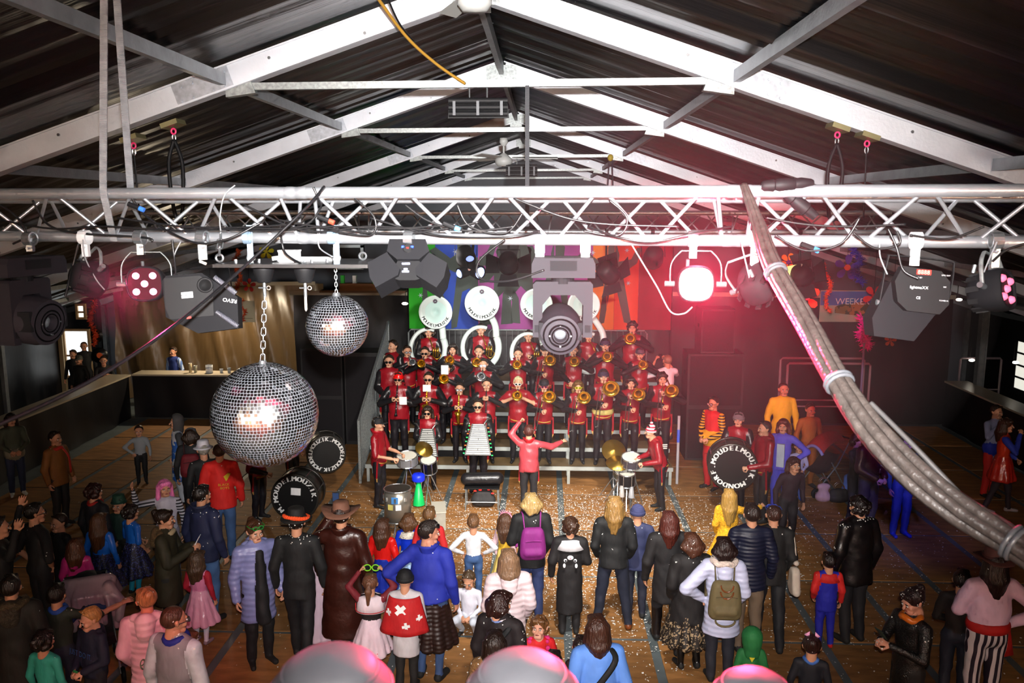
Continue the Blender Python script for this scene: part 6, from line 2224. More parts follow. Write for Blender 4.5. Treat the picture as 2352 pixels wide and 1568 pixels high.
# board
zb = atY(636, 611, 3.75).z
xa, xb = atY(483, 611, 3.75).x, atY(790, 611, 3.75).x
bt = thing('motor_board', 'black board with white junction box and two mirror ball motors', 'board', (0, 0, zb))
MB().box(((xa + xb) / 2 + 0.06, 3.98, 0), (xb - xa + 0.10, 0.46, 0.016)).build('plate', mat('board_black', '#1c1d20', 0.35, spec=0.5, var=0.2, vscale=30), bt)
jb = atY(666, 598, 3.92)
o = MB().box((jb.x, 3.92, 0.034), (0.085, 0.075, 0.05)).build('junction_box', WHITEP, bt)
MB().box((jb.x, 3.92, 0.062), (0.09, 0.08, 0.008)).build('box_lid', WHITEP, o)
MB().cyl((jb.x - 0.04, 3.92, 0.03), (jb.x - 0.08, 3.90, 0.025), 0.010, n=10).build('cable_gland', WHITEP, o)
MB().cyl((jb.x + 0.045, 3.95, 0.02), (jb.x + 0.22, 3.98, 0.02), 0.012, n=10).build('conduit', mat('conduit_grey', '#b8babc', 0.5), bt)
for px_, big in ((606, 1), (700, 0)):
    q = atY(px_, 630, 3.92)
    mo = MB().lathe([(0.0, -0.012), (0.052, -0.012), (0.05, -0.03), (0.034, -0.085), (0.03, -0.09), (0.0, -0.09)], (q.x, 3.92, 0), n=24).build('motor_case', BLACKP, bt, True)
    MB().cyl((q.x, 3.92, -0.09), (q.x, 3.92, -0.16), 0.008, n=10).build('shaft', STEEL, mo)
    MB().cyl((q.x - 0.025, 3.91, -0.115), (q.x + 0.018, 3.91, -0.115), 0.004, n=6).build('pin', STEEL, mo)
    MB().tube([(q.x + 0.024 + 0.009 * math.cos(a), 3.91, -0.115 + 0.009 * math.sin(a)) for a in [2 * math.pi * k / 10 for k in range(10)]], 0.0028, 5, closed=True).build('pin_ring', STEEL, mo)
    if not big:
        MB().prism([(-0.006, 0), (0.006, 0), (0.006, -0.07), (0, -0.08), (-0.006, -0.07)], 0.006, Matrix.Translation((q.x, 3.92, -0.15)) @ Mx).build('hook_blade', STEEL, mo)
for px_, py_ in ((773, 596), (833, 583), (577, 600), (505, 606)):
    q = atY(px_, py_, 3.86 if px_ != 833 else 4.05)
    MB().tube([(q.x + 0.017 * math.cos(a), q.y, 0.030 + 0.017 * math.sin(a)) for a in [2 * math.pi * k / 14 for k in range(14)]], 0.0055, 6, closed=True).build('eye_bolt', STEEL, bt)
for px_ in (540, 590, 622, 690, 715, 745):
    q = atY(px_, 604, 3.85)
    MB().cyl((q.x, 3.84 + (px_ % 7) * 0.02, 0.006), (q.x, 3.84 + (px_ % 7) * 0.02, 0.024), 0.008, n=6).build('wing_nut', STEEL, bt)
for px_ in (575, 773):
    q = atY(px_, 575, 3.80)
    ob = MB()
    ob.box((q.x, 3.80, 0.09), (0.027, 0.006, 0.19))
    ob.lathe([(0.0262, -0.013), (0.031, -0.013), (0.031, 0.013), (0.0262, 0.013)], (q.x, ty(px_) + 0.02, atY(px_, 545, ty(px_)).z - zb), (1, 0, 0), 14)
    ob.build('hanger_strap', mat('zinc', '#a9c4dc', 0.35, 0.7), bt)
qb = atY(606, 640, 3.92)
chain('hanging_chain', 'bright steel chain carrying the big mirror ball', (qb.x, 3.92, zb - 0.15), BIG[0] + Vector((0, 0, BIG[1] + 0.008)), 0.038, None, 0.011, 0.0032)
qs = atY(770, 630, 3.98)
chain('hanging_chain', 'fine steel chain carrying the smaller mirror ball', (SML[0].x, 4.0, zb - 0.008), SML[0] + Vector((0, 0, SML[1] + 0.008)), 0.022, None, 0.006, 0.0018)
chain('hanging_chain', 'heavy shackle chain from the truss to the corner of the black board', W(507, 535, -0.02), (atY(505, 606, 3.86).x, 3.86, zb + 0.045), 0.06, None, 0.013, 0.005)
sh_ = thing('hook_clamp', 'empty steel hook clamp with wing nut hanging on the truss', 'clamp', W(463, 545))
MB().lathe([(0.0262, -0.012), (0.032, -0.012), (0.032, 0.012), (0.0262, 0.012)], (0, 0, 0), (1, -0.127, 0), 14).build('hook', STEEL, sh_, True)
MB().tube([(-0.016, 0, -0.02), (-0.016, 0, -0.10), (0.016, 0, -0.10), (0.016, 0, -0.02)], 0.006, 6).build('shackle', STEEL, sh_)
MB().box((0, 0, -0.115), (0.035, 0.006, 0.012), (0, 0.4, 0)).build('wing_nut', STEEL, sh_)

# ------------------------------------------------------------------ straps, slings, cables
WEB = mat('webbing_grey', '#8c8e92', 0.75, wave=(60, 'Z', 0.35), var=0.2, vscale=25)


def band(name, label, cat, pts, w, m, thick=0.003, side=(1, 0, 0)):
    """flat strap along points"""
    P = bez(pts, 6 * len(pts)) if len(pts) > 2 else [Vector(p) for p in pts]
    sd = Vector(side)
    b = MB()
    vs, fs = [], []
    for k, p in enumerate(P):
        d = (P[min(k + 1, len(P) - 1)] - P[max(k - 1, 0)]).normalized()
        n = d.cross(sd).normalized()
        x = n.cross(d).normalized()
        for u, v in ((-1, -1), (1, -1), (1, 1), (-1, 1)):
            vs.append(p + x * (u * w / 2) + n * (v * thick))
    for k in range(len(P) - 1):
        for q in range(4):
            fs.append((k * 4 + q, k * 4 + (q + 1) % 4, k * 4 + 4 + (q + 1) % 4, k * 4 + 4 + q))
    fs.append((3, 2, 1, 0))
    e = 4 * (len(P) - 1)
    fs.append((e, e + 1, e + 2, e + 3))
    b.add(vs, fs)
    return tag(b.build(name, m, None), label, cat)


y3 = ty(237)
band('lifting_strap', 'grey webbing strap looped round the truss and hanging past its lower chord', 'strap',
     [atY(239, -40, 3.75), atY(238, 200, 3.72), atY(237, 400, y3 - 0.03), atY(238, 442, y3 - 0.034), atY(246, 480, y3 - 0.03), atY(262, 553, y3 + 0.08)], 0.033, WEB)
band('lifting_strap', 'grey webbing strap slanting up to the roof behind the truss chord', 'strap', [atY(266, -40, 3.9), atY(283, 200, 3.92), atY(300, 435, y3 + 0.26)], 0.034, WEB)
band('lifting_strap', 'dark webbing strap hanging straight down from the roof tie bar', 'strap', [atY(1211, 196, 6.17), atY(1211, 520, 6.17)], 0.030, mat('webbing_dark', '#3a3b3f', 0.7, wave=(50, 'Z', 0.3)))
BRASSB = mat('beam_clamp', '#8a8460', 0.45, 0.6)
PINK = mat('pink_hook', '#e0306a', 0.4)
for px_, py_, y2, lab, two in ((398, 292, 500, 'black sling on a pink hook under the roof beam', 1), (306, 325, 500, 'thin black cord on a pink hook by the webbing', 0),
                               (1924, 300, 500, 'wide black sling on a pink hook under the bright roof beam', 1), (1992, 320, 500, 'thin chain on a pink hook beside the wide sling', 0)):
    p = atY(px_, py_, 6.2)
    t = thing('beam_sling', lab, 'sling', p)
    MB().box((0, 0, 0.02), (0.13, 0.16, 0.035), (0, 0.32 if px_ > 1250 else -0.32, 0)).build('beam_clamp', BRASSB, t)
    MB().tube([(0.017 * math.cos(a), 0, -0.03 + 0.02 * math.sin(a)) for a in [2 * math.pi * q / 12 for q in range(12)]], 0.007, 6, closed=True).build('hook', PINK, t)
    MB().tube([(0.012 * math.cos(a), 0, -0.075 + 0.025 * math.sin(a)) for a in [2 * math.pi * q / 12 for q in range(12)]], 0.005, 6, closed=True).build('shackle', STEEL, t)
    zz = atY(px_, y2, 6.2).z - p.z
    if two:
        MB().tube(bez([(0, 0, -0.09), (-0.05, 0, -0.25), (-0.045, 0, zz * 0.75), (-0.02, 0, zz), (0.02, 0, zz), (0.045, 0, zz * 0.7), (0.05, 0, -0.25), (0, 0, -0.09)], 40), 0.014, 6).build('sling_loop', BLACKP, t, True)
    else:
        MB().cyl((0, 0, -0.09), (0.01, 0, zz), 0.006, n=6).build('cord', BLACKP, t)

CABLE = mat('cable_black', '#141416', 0.35, spec=0.5)
CABLEG = mat('cable_grey', '#8a8c90', 0.35, spec=0.5)


def cable(pts, r, label, m=CABLE, group=None, n=40, name='cable'):
    return tag(MB().tube(bez(pts, n), r, 6).build(name, m, None, True), label, 'cable', group)


def cpx(lst, dy=0.0):
    out = []
    for q in lst:
        y = ty(q[0]) + (q[2] if len(q) > 2 else dy)
        out.append(atY(q[0], q[1], y))
    return out


CG = 'cables draped along the truss'
CL = 'black cable draped along the lattice of the big truss'
for l in ([(0, 505), (120, 525), (240, 520), (420, 530), (520, 520)], [(75, 460), (110, 515), (180, 535), (330, 545), (350, 555)], [(300, 450), (340, 500), (440, 555, -0.06), (520, 550, -0.06), (600, 510)],
          [(270, 500), (420, 520), (560, 522), (700, 512)], [(500, 525), (620, 530), (760, 520), (900, 525), (1050, 515)], [(640, 505), (800, 530), (950, 535), (1100, 510)],
          [(815, 455), (860, 500), (850, 540), (760, 530)], [(930, 470), (990, 510), (1080, 530), (1180, 520)], [(1180, 455), (1300, 500), (1400, 515), (1560, 520)],
          [(1050, 470), (1080, 520), (1160, 535), (1200, 490)], [(1350, 520), (1420, 545, -0.06), (1500, 555, -0.06), (1600, 535, -0.06), (1680, 520)], [(1760, 500), (1850, 515), (1950, 520), (2080, 515)],
          [(1780, 540, -0.05), (1850, 575, -0.05), (1930, 560, -0.05), (1975, 500, -0.05)], [(1960, 535, -0.05), (2010, 570, -0.05), (2065, 560, -0.05), (2060, 530, -0.05)],
          [(2040, 525, -0.05), (2060, 570, -0.06), (2075, 620, -0.08), (2110, 640, -0.10)], [(2090, 540, -0.05), (2180, 548, -0.05), (2260, 520, -0.05)], [(720, 430, -0.05), (730, 455, -0.04), (735, 480), (690, 520), (560, 525)],
          [(645, 540, -0.05), (655, 580, -0.05), (690, 605, 0.1), (700, 612, 0.15)], [(395, 550, -0.05), (400, 590, -0.05), (405, 640, -0.08)], [(0, 470), (40, 500), (60, 540), (30, 560)],
          [(850, 500), (1000, 540), (1160, 545, -0.05), (1240, 530)], [(1250, 620, -0.12), (1170, 645, -0.1), (1105, 640, -0.05), (1100, 600, -0.05), (1160, 550, -0.05)],
          [(560, 470), (700, 530), (850, 520), (1010, 530)], [(180, 560, -0.04), (165, 620, -0.05), (150, 680, -0.1)], [(1400, 460), (1440, 500), (1420, 540), (1340, 530)],
          [(2352, 560, -0.05), (2310, 575, -0.05), (2280, 600, -0.06)]):
    wh = next(w_ for x_, w_ in ((150, 'beside the black moving head'), (300, 'above the dark spotlight with tangled cables'), (430, 'above the pink lensed spotlight'), (620, 'above the ribbed octagonal lamp'), (880, 'above the mirror ball board'),
                                (1080, 'above the three armed lamp'), (1420, 'above the big moving head'), (1690, 'above the blazing spotlight'), (1900, 'by the wrapped cables'), (2200, 'above the red display lamp'), (9999, 'by the turned spotlight')) if l[len(l) // 2][0] < x_)
    cable(cpx(l), 0.0052, 'black cable draped in the big truss ' + wh, CABLE, CG)
CGL = 'thin grey safety wire looped over the big truss'
for l in ([(540, 425, -0.03), (515, 450, -0.04), (505, 500, -0.04), (507, 530, -0.03)], [(190, 550, -0.04), (195, 590, -0.04), (220, 640, -0.06), (240, 665, -0.08)], [(730, 540, -0.04), (735, 570, -0.04), (765, 590, 0.1)],
          [(1450, 560, -0.04), (1480, 610, -0.05), (1510, 660, -0.06), (1540, 715, -0.08), (1570, 720, -0.08), (1590, 705, -0.06)], [(405, 640, -0.08), (400, 590, -0.05), (415, 555, -0.04)], [(2020, 560, -0.04), (2022, 590, -0.04), (2038, 630, -0.06)],
          [(1700, 545, -0.04), (1710, 590, -0.05), (1722, 640, -0.07)], [(2290, 555, -0.04), (2270, 600, -0.05), (2260, 625, -0.06)]):
    cable(cpx(l), 0.003, CGL, CABLEG, 'safety wires on the truss')
cable([atY(745, 428, 3.6), atY(700, 480, 3.5), atY(550, 622, 3.3), atY(410, 740, 2.9), atY(270, 838, 2.6), atY(130, 915, 2.4), atY(-60, 1000, 2.2)], 0.0062, 'long black cable sagging from the truss down past the red lit spotlight', n=60)
cable([atY(850, -30, 5.2), atY(930, 80, 5.6), atY(1000, 145, 5.9), atY(1068, 192, 6.15)], 0.011, 'yellow cable running along under the roof to the tie bar', mat('cable_yellow', '#a0782c', 0.5), n=40)
cable([atY(880, -30, 5.3), atY(915, 50, 5.5), atY(950, 95, 5.7)], 0.007, 'short black cable beside the yellow one', n=20)

# wrapped cable bundle
path = bez([atY(1708, 425, 3.42), atY(1740, 510, 3.30), atY(1775, 610, 3.12), atY(1850, 740, 2.88), atY(1925, 875, 2.62), atY(2000, 985, 2.46), atY(2100, 1090, 2.32), atY(2200, 1168, 2.22), atY(2310, 1235, 2.12), atY(2430, 1310, 2.02)], 90)
t = thing('cable_bundle', 'thick bundle of cables wrapped in clear plastic running down from the truss', 'cable bundle')
PLAS = mat('dusty_plastic', '#38322f', 0.42, spec=0.3, var=0.25, vscale=25, bump=0.4, bscale=35, stretch=(1, 1, 1))
N = len(path)
for k in range(6):
    pts, rr = [], []
    for q, p in enumerate(path):
        u = q / (N - 1)
        a = k * 1.047 + 2.2 * u
        sp = 0.006 + 0.018 * min(1, u * 2.2) + 0.008 * abs(math.sin(7 * u))
        x, y, d = MB.frame(path[min(q + 1, N - 1)] - path[max(q - 1, 0)])
        pts.append(p + x * (sp * math.cos(a)) + y * (sp * math.sin(a)))
        rr.append(0.010 + 0.008 * min(1, u * 2))
    MB().tube(pts, rr, 8).build('cable', PLAS, t, True)
for q in (int(N * 0.24), int(N * 0.45), int(N * 0.90)):
    x, y, d = MB.frame(path[q + 1] - path[q - 1])
    r_ = 0.030 + 0.014 * min(1, q / N * 2)
    for o_ in (0, 0.014):
        MB().tube([path[q] + d * o_ + x * (r_ * math.cos(a)) + y * (r_ * math.sin(a)) for a in [2 * math.pi * w / 16 for w in range(16)]], 0.007, 6, closed=True).build('tie', mat('clear_tie', '#4a4c50', 0.3), t, True)
o = cable([atY(2000, 925, 2.5), atY(2100, 1025, 2.36), atY(2200, 1130, 2.25)], 0.008, 'single grey cable standing off the wrapped bundle', mat('cable_dim', '#3c3a3a', 0.5))
# fat multi plug on the truss
t = thing('cable_connector', 'ribbed black multi pin connector lying on the truss chord', 'connector', W(1805, 424, -0.01))
MB().lathe([(0.012, -0.1), (0.022, -0.09), (0.026, -0.05), (0.022, -0.045), (0.028, -0.03), (0.028, 0.03), (0.024, 0.035), (0.026, 0.06), (0.018, 0.1), (0.012, 0.11)], (0, 0, 0), (1, 0, 0.06), 14).build('shell', BLACKP, t, 'auto')
t = thing('cable_connector', 'ribbed black multi pin connector hanging inside the truss', 'connector', W(1838, 470, 0.02))
MB().lathe([(0.012, -0.08), (0.022, -0.07), (0.026, -0.04), (0.022, -0.035), (0.028, -0.02), (0.028, 0.03), (0.022, 0.035), (0.018, 0.08)], (0, 0, 0), (0.8, 0, -0.6), 14).build('shell', BLACKP, t, 'auto')
for px_, py_, c, lab in ((1868, 571, '#3a8af0', 'cable plug with a bright blue sleeve under the truss'), (320, 478, '#3a7ae0', 'cable plug with a blue band inside the truss'), (756, 507, '#e0402a', 'cable plug with an orange red sleeve in the truss'), (1045, 523, '#50a0f0', 'cable plug with a pale blue tip in the middle of the truss')):
    t = thing('cable_plug', lab, 'plug', W(px_, py_, -0.04))
    MB().cyl((-0.05, 0, 0.02), (0, 0, 0), 0.011, n=10).build('body', BLACKP, t)
    MB().cyl((0, 0, 0), (0.022, 0, -0.009), 0.011, n=10).build('sleeve', mat('sleeve_' + c.strip('#'), c, 0.4), t)

# heaters and fans under the roof
def heater(px, py, Y, w, label):
    p = atY(px, py, Y)
    t = thing('radiant_heater', label, 'heater', p)
    for k, z in enumerate((0.045, 0.0, -0.045)):
        m = MB()
        m.lathe([(0.022, -w / 2), (0.022, w / 2)], (0, 0.01 * k, z), (1, 0, 0), 10)
        m.build('heating_tube', BLACKM, t, True)
    MB().prism([(-w / 2 - 0.01, -0.075), (w / 2 + 0.01, -0.075), (w / 2 - 0.005, 0.07), (-w / 2 + 0.005, 0.07)], 0.012, Matrix.Translation((0, 0.035, 0)) @ Mx).build('reflector', BLACKP, t)
    for k in (-0.4, 0.0, 0.4):
        MB().box((k * w, -0.028, -0.01), (0.02, 0.006, 0.10)).build('tube_bracket', mat('bracket_dull', '#55575b', 0.6), t)
    for k in (-0.15, 0.15):
        MB().cyl((k * w, 0.03, 0.06), (k * w, 0.03, 0.155), 0.006, n=6).build('hanger', STEEL, t)
    return t


heater(1098, 246, 6.2, 0.43, 'black three bar radiant heater hung from the near tie bar')
heater(1198, 391, 9.7, 0.36, 'small radiant heater hung deeper in the roof')


def fan(px, py, Y, label, rot, rod=0.3, rad=0.62):
    p = atY(px, py, Y)
    t = thing('ceiling_fan', label, 'fan', p)
    wm = mat('fan_white', '#a8aaa8', 0.5)
    MB().cyl((0, 0, 0), (0, 0, rod), 0.012, n=8).build('rod', wm, t)
    MB().lathe([(0.0, -0.10), (0.07, -0.095), (0.10, -0.06), (0.10, -0.02), (0.05, 0.03), (0.02, 0.05)], n=20).build('motor', wm, t, True)
    MB().lathe([(0.02, rod - 0.09), (0.05, rod - 0.05), (0.045, rod), (0.0, rod)], n=14).build('ceiling_cup', wm, t, True)
    for k in range(3):
        b = MB().prism([(0.10, -0.03), (0.18, -0.05), (rad, -0.06), (rad + 0.01, 0.05), (0.18, 0.045), (0.10, 0.03)], 0.008, Matrix.Rotation(rot + k * 2.094, 4, 'Z') @ Matrix.Rotation(0.2, 4, 'X'))
        b.build('blade', wm, t)
    return t


fan(1157, 362, 9.75, 'pale ceiling fan with thin rod under the second tie bar', 0.1, 0.22)
fan(1090, -14, 5.0, 'ceiling fan close under the ridge with a broad grey blade', -0.12, 0.08, 0.55)
t = thing('chain_hoist', 'small yellow hook with blue cords hanging from the roof purlin', 'hoist', atY(1402, 362, 14.5))
MB().ball((0, 0, 0), (0.05, 0.04, 0.06), 10, 8).build('hook_block', mat('hoist_yellow', '#c8b02c', 0.5), t, True)
for k in (-0.04, 0.06):
    MB().cyl((k * 0.5, 0, -0.05), (k, 0, -0.6), 0.012, n=6).build('cord', mat('hoist_cord', '#3a3440', 0.6), t)
# ------------------------------------------------------------------ behind the stage: banner, loudspeakers, bar, decorations
YB = 19.95
t = thing('party_banner', 'rainbow row of cloth banners with dancing shadow figures behind the stage', 'banner')
zT, zB = atY(1200, 548, YB).z, atY(1200, 756, YB).z
panels = [(937, 1000, '#26b81c'), (1000, 1098, '#1c48b8'), (1098, 1362, '#a84c98'), (1362, 1412, '#f08830'), (1412, 1468, '#e04a22'), (1468, 1545, '#8a1020')]
for a, b, c in panels:
    xa, xb = atY(a, 600, YB).x, atY(b, 600, YB).x
    MB().sheet(lambda u, v: (xa + (xb - xa) * u, YB + 0.015 * math.sin(9 * u + a), zB + (zT - zB) * v), 6, 4).build('cloth_panel', mat('banner_' + c.strip('#'), c, 0.7), t, True)
for px_ in (937, 1545):
    x_ = atY(px_, 600, YB).x
    MB().cyl((x_, YB + 0.04, 0), (x_, YB + 0.04, zT + 0.03), 0.03, n=8).build('upright', BLACKM, t)
MB().cyl((atY(930, 600, YB).x, YB + 0.03, zT), (atY(1552, 600, YB).x, YB + 0.03, zT), 0.025, n=8).build('top_rod', BLACKM, t)
SIL = mat('banner_shadow', '#4c5650', 0.75)


def dancer(px, py, hpx, flip, pose):
    """printed dancing shadow figure, outline in figure units"""
    pts = {0: [(-.10, 0), (-.04, .02), (.02, .40), (.10, .44), (.20, .03), (.30, 0), (.28, .06), (.20, .48), (.17, .62), (.34, .74), (.40, .92), (.34, .93), (.27, .79), (.12, .76), (.13, .84), (.10, .95), (.03, .97), (-.03, .92), (-.02, .82), (-.10, .76), (-.26, .88), (-.33, .84), (-.16, .66), (-.03, .60), (-.05, .46), (-.10, .08)],
           1: [(-.22, 0), (-.12, .02), (-.02, .36), (.04, .42), (.14, .30), (.12, .04), (.24, .03), (.22, .34), (.12, .52), (.12, .66), (.28, .56), (.40, .62), (.38, .68), (.28, .63), (.12, .78), (.08, .82), (.12, .90), (.06, .98), (-.02, .98), (-.06, .90), (-.02, .82), (-.12, .76), (-.20, .60), (-.30, .58), (-.30, .52), (-.16, .53), (-.08, .62), (-.08, .46), (-.22, .06)]}[pose]
    p = atY(px, py, YB - 0.012)
    k = hpx * YB / 1900
    o = MB().prism([((-x if flip else x) * k, y * k) for x, y in (pts[::-1] if flip else pts)], 0.004, Matrix.Rotation(math.pi / 2, 4, 'X'))
    ob = o.build('shadow_print', SIL, t)
    ob.location = p


for a in ((1058, 755, 215, 0, 0), (1205, 752, 230, 1, 1), (1150, 748, 190, 0, 1), (1395, 745, 190, 0, 0), (1290, 750, 200, 1, 0), (998, 700, 120, 1, 1)):
    dancer(*a)
for px, py in ((966, 678), (1046, 578), (1172, 685), (1362, 580), (1443, 650), (1440, 575)):
    p = atY(px, py, YB - 0.02)
    pts = [((0.07 if q % 2 == 0 else 0.02) * math.cos(q * math.pi / 6), (0.07 if q % 2 == 0 else 0.02) * math.sin(q * math.pi / 6)) for q in range(12)]
    MB().prism(pts, 0.003, Matrix.Translation(p) @ Mx).build('star_print', cloth('#c8d4e0'), t)

# loudspeakers
def speaker(x0, x1, y, z0, z1, label, d=0.7):
    t = thing('loudspeaker', label, 'loudspeaker', ((x0 + x1) / 2, y, z0))
    w, h = x1 - x0, z1 - z0
    MB().box((0, 0, h / 2), (w, d, h)).build('cabinet', mat('speaker_black', '#141215', 0.6, bump=0.2, bscale=80), t)
    MB().box((0, -d / 2 - 0.006, h / 2), (w * 0.92, 0.012, h * 0.92)).build('grille', mat('speaker_grille', '#1e1a1e', 0.7, bump=0.8, bscale=200), t)
    for s in (-1, 1):
        MB().box((s * w * 0.5, 0, h * 0.6), (0.012, 0.14, 0.08)).build('handle', BLACKM, t)
    return t


q = lambda px, Y: atY(px, 700, Y).x
speaker(q(1582, 17.2), q(1712, 17.2), 17.4, 0, 1.15, 'lower black loudspeaker cabinet beside the stage in red light')
speaker(q(1582, 17.2), q(1712, 17.2), 17.4, 1.15, 2.28, 'upper black loudspeaker cabinet stacked beside the stage in red light')
speaker(q(1612, 17.2), q(1690, 17.2), 17.5, 2.28, 3.2, 'narrow black loudspeaker topping the stack beside the stage')
speaker(q(690, 18), q(785, 18), 18.2, 0, 1.1, 'lower black loudspeaker cabinet behind the mirror balls')
speaker(q(690, 18), q(785, 18), 18.2, 1.1, 2.2, 'upper black loudspeaker cabinet behind the mirror balls')
speaker(q(787, 18), q(870, 18), 18.3, 0, 2.1, 'tall dark bass cabinet next to the slatted railing')

# the bar: two counters in an L
LAM = mat('counter_laminate', '#b8ab94', 0.3)
def counter(label, a, b, w=0.55, h=1.13, side=1):
    a, b = Vector((*a, 0)), Vector((*b, 0))
    d = (b - a).normalized()
    n = Vector((-d.y, d.x, 0)) * side
    t = thing('bar_counter', label, 'bar counter', a)
    A, Bv = Vector((0, 0, 0)), b - a
    MB().beam(A + n * w / 2 + Vector((0, 0, h - 0.02)), Bv + n * w / 2 + Vector((0, 0, h - 0.02)), w, 0.04).build('worktop', LAM, t)
    L = Bv.length
    f = MB().sheet(lambda u, v: tuple(A.lerp(Bv, u) + n * (0.03 + 0.02 * math.sin(u * L * 3.0) + 0.012 * math.sin(u * L * 7.3 + v * 2) + 0.03 * (1 - v) * math.sin(u * L * 1.3)) + Vector((0, 0, (h - 0.04) * v))), int(L * 9), 8)
    f.build('black_skirting', TARP, t, True)
    for q_ in range(int(L / 1.2) + 1):
        p = A.lerp(Bv, min(1, q_ * 1.2 / L)) + n * w * 0.8
        MB().box(p + Vector((0, 0, h / 2 - 0.03)), (0.05, 0.05, h - 0.06)).build('leg', BLACKM, t)
    return t


counter('far bar counter with pale worktop and black skirting in front of the brown sheeting', (-10.4, 20.12), (-6.3, 20.12))
counter('long side bar counter with glossy black skirting along the wall', (-10.4, 9.0), (-10.4, 20.1))
counter('dark counter with black skirting on the other side of the dance floor', (9.75, 20.1), (9.75, 9.0))
m = MB().lathe([(0.0, 0), (0.09, 0), (0.09, 0.20), (0.085, 0.20)], n=18)
tag(m.build('white_bucket', WHITEP, None, True, atY(472, 860, 20.4) * 1.0), 'white plastic bucket standing on the far bar', 'bucket').location = (q(472, 20.4), 20.4, 1.13)
for px, c, h, lab in ((440, '#a8a48c', 0.18, 'pale paper cup stack on the far bar'), (428, '#c8b48a', 0.24, 'beige drink carton on the far bar'), (500, '#b8bcc0', 0.10, 'small glass on the far bar'), (518, '#9aa0a4', 0.13, 'clear beaker near the white bucket'), (545, '#8a8a80', 0.09, 'low dish on the far bar by the mirror ball')):
    t = thing('bar_cup', lab, 'cup', (q(px, 20.4), 20.4, 1.13))
    MB().lathe([(0.0, 0), (0.035, 0), (0.045, h), (0.040, h), (0.03, 0.01)], n=14).build('cup', mat('cup_' + c.strip('#'), c, 0.4), t, True)
    MB().lathe([(0.046, h - 0.008), (0.048, h), (0.044, h + 0.004)], n=14).build('rim', WHITEP, t, True)
t = thing('bar_fill_lamp', 'added hanging lamp with metal shade lighting the far bar', 'lamp', (-8.6, 21.0, 2.55))  # invented lamp, added to light the brown sheeting
MB().lathe([(0.03, 0.14), (0.06, 0.12), (0.20, 0.0), (0.195, 0.0), (0.05, 0.11)], n=20).build('shade', ALU_D, t, True)
MB().ball((0, 0, 0.02), 0.05, 12, 8).build('bulb', mat('bulb_warm', '#fff0d0', emit=25, emitc='#ffd9a0'), t, True)
MB().cyl((0, 0, 0.14), (0, 0, 1.2), 0.006, n=6).build('cord', BLACKP, t)
pt = point('bar_fill_light', (-8.6, 21.0, 2.5), 190, (1.0, 0.82, 0.58), 0.06)
# window behind the bar
def window(name, x0, x1, y, z0, z1, emit, col):
    t = tag(link(name, None, None, (0, 0, 0)), kind='structure')
    fm = mat('window_frame_wood', '#b89a74', 0.6)
    w = 0.06
    for a, b, c, d in ((x0 - w, x0, z0 - w, z1 + w), (x1, x1 + w, z0 - w, z1 + w), (x0, x1, z1, z1 + w), (x0, x1, z0 - w, z0)):
        MB().box(((a + b) / 2, y, (c + d) / 2), (b - a, 0.08, d - c)).build('window_frame', fm, t)
    zm = z0 + (z1 - z0) * 0.45
    MB().box(((x0 + x1) / 2, y, zm), (x1 - x0, 0.05, 0.05)).build('glazing_bar', fm, t)
    for a, b in ((z0, zm), (zm, z1)):
        MB().box(((x0 + x1) / 2, y + 0.02, (a + b) / 2), (x1 - x0, 0.01, b - a)).build('pane', mat(name + '_daylight', '#e8f0f4', 0.2, emit=emit, emitc=col), t)
    return t


window('window_1', atY(152, 800, 22.25).x, atY(204, 800, 22.25).x, 22.25, atY(152, 862, 22.25).z, atY(152, 760, 22.25).z, 1.5, (0.93, 0.98, 1.0))
window('window_2', atY(187, 800, 22.25).x, atY(200, 800, 22.25).x, 22.25, atY(152, 728, 22.25).z, atY(152, 702, 22.25).z, 1.5, (1.0, 0.97, 0.85))
wx = RX + HALF - 0.09
w3 = tag(link('window_3', None, None), kind='structure')
for k in range(4):
    MB().box((wx, 21.6, 0.75 + 0.32 * k), (0.02, 0.5, 0.27)).build('pane', mat('window_3_daylight', '#f0f0dc', emit=0.8, emitc=(1, 0.98, 0.86)), w3)
    MB().box((wx - 0.01, 21.6, 0.91 + 0.32 * k), (0.04, 0.54, 0.045)).build('glazing_bar', BLACKM, w3)
tag(MB().box((atY(140, 780, 22.2).x, 22.2, 1.65), (0.12, 0.10, 3.3)).build('trim_2', mat('pale_post', '#a08c6c', 0.6)), kind='structure')
# people behind the bar
P(193, 800, 1.7, 20, 'bald person in dark clothes before the bright window', top='#141416', legs='#101012', hair='shaved', hc='#5a4030', Y=21.6)
P(168, 818, 1.55, 0, 'dark haired person before the lower part of the bright window', top='#101012', legs='#101012', Y=21.2)
P(182, 830, 1.5, -10, 'person with a grey cap bending behind the side bar', top='#18140f', legs='#101010', Y=20.6, extras=[('cap', '#4a4a40')])
P(238, 838, 1.5, 30, 'person in black leaning over the bar under a vinyl record', top='#121212', legs='#101010', fore='skin', arms=('front', 'front'), Y=20.75, lean=0.25)
P(398, 808, 1.62, -15, 'barman in blue striped shirt behind the far bar', top='#2a3c80', sleeve='vstripe:#b8c8e0,#5a7ab8', legs='#202028', Y=21.3, hc='#3a2a20')


